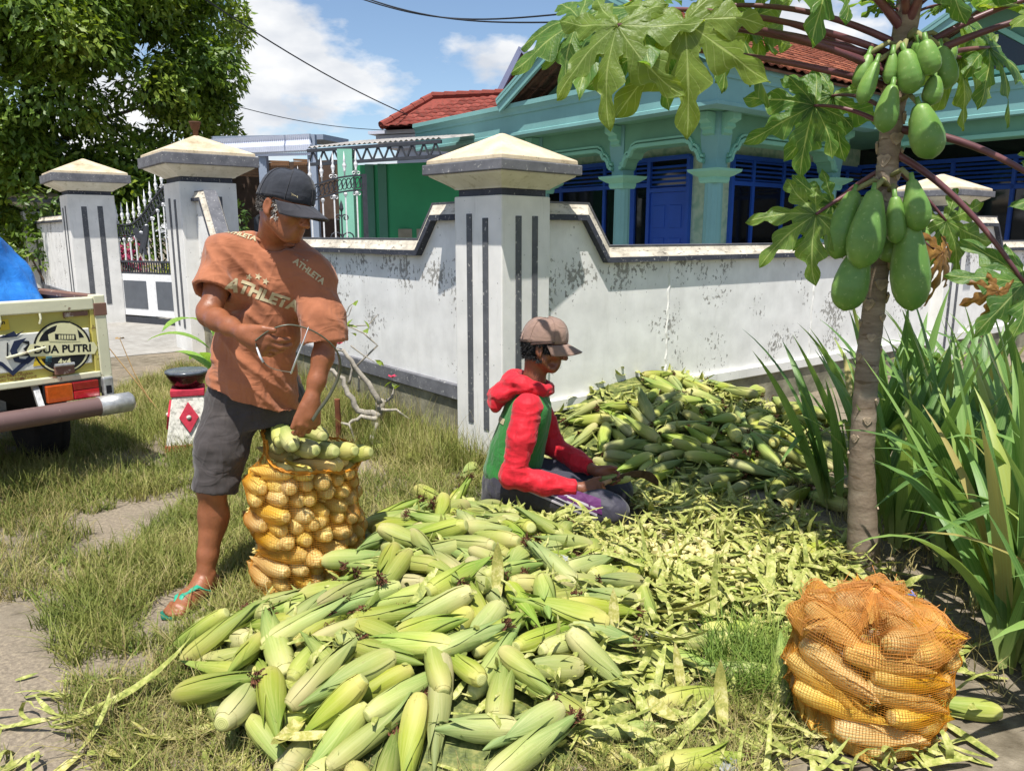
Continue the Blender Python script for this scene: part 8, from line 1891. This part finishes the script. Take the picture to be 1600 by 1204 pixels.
# white print on the back of the jersey
link('back_print', project(poly_mesh([(-.05, -.01), (-.05, .015), (.05, .018), (.05, -.012)], M_PRINT), bv_g2, Vector((-.12, 3.70, .50)), Vector((.3, -.95, 0)).normalized(), Vector((.2, 0, .98)).normalized(), Vector((.9, .3, -.1)), B2), man2)
tag(man2, 'kneeling man in green and red hooded jersey and brown cap husking corn', 'person')
# sickle in his hand
sk = empty('sickle', (.45, 3.60, .2)); o0 = Vector((.45, 3.60, .2))
MB().tube([Vector(p) - o0 for p in ((.37, 3.565, .195), (.44, 3.585, .208), (.485, 3.60, .222))], [.013, .014, .010], 8).build('handle', simple('pale_wood_handle', '#b08a66', .7, .25), sk, True)
up = cr([(.48, 3.60, .225), (.54, 3.61, .252), (.61, 3.62, .265), (.68, 3.63, .255), (.72, 3.635, .215), (.725, 3.637, .19)], 6); lo_ = cr([(.48, 3.60, .215), (.55, 3.61, .228), (.60, 3.62, .232), (.645, 3.63, .222), (.685, 3.635, .20), (.722, 3.637, .186)], 6)
b = MB(); n = len(up); vs = [tuple(p - o0 + Vector((0, -.0015, 0))) for p in up] + [tuple(p - o0 + Vector((0, -.0015, 0))) for p in lo_] + [tuple(p - o0 + Vector((0, .0015, 0))) for p in up] + [tuple(p - o0 + Vector((0, .0004, 0))) for p in lo_]
fs = []
for i in range(n - 1): fs += [(i, i + 1, n + i + 1, n + i), (2 * n + i, 3 * n + i, 3 * n + i + 1, 2 * n + i + 1), (i, 2 * n + i, 2 * n + i + 1, i + 1), (n + i, n + i + 1, 3 * n + i + 1, 3 * n + i)]
b.add(vs, fs); b.build('blade', simple('dark_iron_blade', '#4a3a30', .5, .3, 30, .2, metal=.5), sk)
tag(sk, 'curved sickle with dark blade in the kneeling man\'s hand', 'sickle')
put_ear(Matrix.Translation((.50, 3.645, .215)) @ Euler((0, .15, 2.9)).to_matrix().to_4x4() @ Matrix.Scale(.8, 4), 'small corn ear held in the kneeling man\'s hands', 'loose corn ears around the heaps')
# ================================================================== grass
def grass(name, n, pick, hr, mat, label, seed, lean=.5, w=.0022, seg=3, hz=lambda x, y: 0.0, tuft=5):
    g = np.random.default_rng(seed); pts = []
    pr = random.Random(seed)
    while len(pts) < n:
        x, y = pick(pr); k = pr.randint(max(1, tuft - 3), tuft + 3)
        for i in range(k): pts.append((x + pr.gauss(0, .018), y + pr.gauss(0, .018)))
    P = np.array(pts[:n]); Z = np.array([hz(a, b) for a, b in P]); h = g.uniform(hr[0], hr[1], n) * g.uniform(.5, 1.0, n); az = g.uniform(0, 2 * np.pi, n); le = g.uniform(.1, 1.0, n) * lean; bw = g.uniform(.6, 1.4, n) * w
    d = np.stack([np.cos(az), np.sin(az)], 1); fa = az + np.pi / 2 + g.uniform(-.6, .6, n); sd_ = np.stack([np.cos(fa), np.sin(fa), np.zeros(n)], 1)
    rows = []
    for i in range(seg + 1):
        t = i / seg; off = h * le * (t + t * t) * .7; zz = h * t * (1 - .35 * le * t)
        c = np.stack([P[:, 0] + d[:, 0] * off, P[:, 1] + d[:, 1] * off, Z + zz], 1); wd = bw * (1 - t) ** .6 if i < seg else bw * 0 + .0002
        rows += [c - sd_ * wd[:, None], c + sd_ * wd[:, None]]
    V = np.stack(rows, 1).reshape(-1, 3); k = 2 * (seg + 1); base = np.arange(n)[:, None] * k
    F = np.concatenate([base + np.array([[2 * i, 2 * i + 1, 2 * i + 3, 2 * i + 2]]) for i in range(seg)])
    o = link(name, np_mesh(name, V, F, mat)); return tag(o, label, kind='stuff')
def grass_mat(name, a, b, c):
    t = Nt(name, .6, .25); v = t.co(); k = t.ramp(t.math('ADD', t.math('MULTIPLY', t.noise(v, 2.2, 3), .55), t.math('MULTIPLY', t.noise(v, 70, 2), .45)), [(.36, srgb(a)), (.5, srgb(b)), (.64, srgb(c))]); t.col(k); t.translucent(k, .25); return t.m
M_GR = grass_mat('verge_grass', '#526128', '#7f8840', '#aaa364'); M_GRD = grass_mat('dry_grass', '#7c7040', '#a09460', '#c2b684'); M_GRG = grass_mat('fresh_grass', '#52702c', '#728a3a', '#96a454')
def lane(x, y): return -x - .45 * y
def clumpy(x, y, s=1.7, o=0.0): return mnoise.noise((x * s, y * s, o))
def verge(x, y):       # grass verge left of the heap
    if ((x + 1.27) / .14) ** 2 + ((y - 2.66) / .26) ** 2 < 1: return False
    return (y + .7 * x > 1.42 + .30 * clumpy(x, y, 2.2)) and HF(x, y) < .01 and ((x + 1.85) / .33) ** 2 + ((y - 3.75) / .35) ** 2 > 1 + 1.8 * clumpy(x, y, 3.1) and (Vector((x, y)) - W0_).dot(Vector((-LD.y, LD.x)) * 0 + Vector((LN.x, LN.y))) > -.02
def left_of_wall(x, y): return (x - PC.x) * LN.x + (y - PC.y) * LN.y > .17
vp = reg(-3.6, .0, 1.75, 8.2, lambda x, y: verge(x, y) and left_of_wall(x, y) and clumpy(x, y, 1.9, 5) + .5 * clumpy(x, y, 6, 3) > -.26 and not (x > -.35 and y < 4.1))
grass('grass', 42000, vp, (.05, .17), M_GR, 'green verge grass beside the lane', 1, .8)
grass('grass', 26000, vp, (.04, .20), M_GRD, 'dry straw coloured grass on the verge', 2, 1.1, .0017)
near = reg(-1.75, -.75, 2.0, 3.9, lambda x, y: ((x + 1.27) / .12) ** 2 + ((y - 2.70) / .22) ** 2 > 1 and y + .7 * x > 1.45 + .25 * clumpy(x, y, 3) and HF(x, y) < .01)
grass('grass', 15000, near, (.05, .15), M_GR, 'grass around the standing man\'s feet', 3, .9)
grass('grass', 5000, vp, (.03, .08), M_GRG, 'low broad leaved weeds on the verge', 14, 1.2, .0050, tuft=9)
wallg = reg(-2.9, .0, 4.4, 8.0, lambda x, y: left_of_wall(x, y) and (x - PC.x) * LN.x + (y - PC.y) * LN.y < .75)
grass('grass', 9000, wallg, (.12, .36), M_GR, 'tall grass along the left wall', 4, .7, .0024); grass('grass', 2500, wallg, (.2, .45), M_GRD, 'tall dry stems along the left wall', 5, .5, .0015)
tr_ = reg(-3.0, -1.6, 3.9, 6.2, lambda x, y: clumpy(x, y, 1.2, 9) > -.1)
grass('grass', 9000, tr_, (.06, .24), M_GR, 'grass under the truck tail', 6, .8)
fr_ = reg(-1.4, 1.0, 1.5, 2.25, lambda x, y: HF(x, y) < .015 and clumpy(x, y, 2.6, 2) > -.15)
grass('grass', 9000, fr_, (.03, .11), M_GR, 'short grass along the front of the heap', 7, 1.0); grass('grass', 7000, fr_, (.03, .12), M_GRD, 'dry grass along the front of the heap', 8, 1.3, .0016)
grass('grass', 1500, reg(.62, .98, 2.05, 2.5, lambda x, y: ((x - .80) / .17) ** 2 + ((y - 2.27) / .2) ** 2 < 1), (.08, .20), M_GRG, 'fresh grass tuft left of the squat sack', 9, .9, .0028)
grass('grass', 3500, reg(1.5, 2.9, 1.8, 4.2), (.05, .2), M_GRD, 'dry grass under the strap leaved plants', 10, 1.1)
grass('grass', 5000, reg(-.6, .25, 3.75, 4.75, lambda x, y: left_of_wall(x, y) or y < 4.5), (.03, .10), M_GR, 'sparse grass at the foot of the corner pillar', 11, .9)
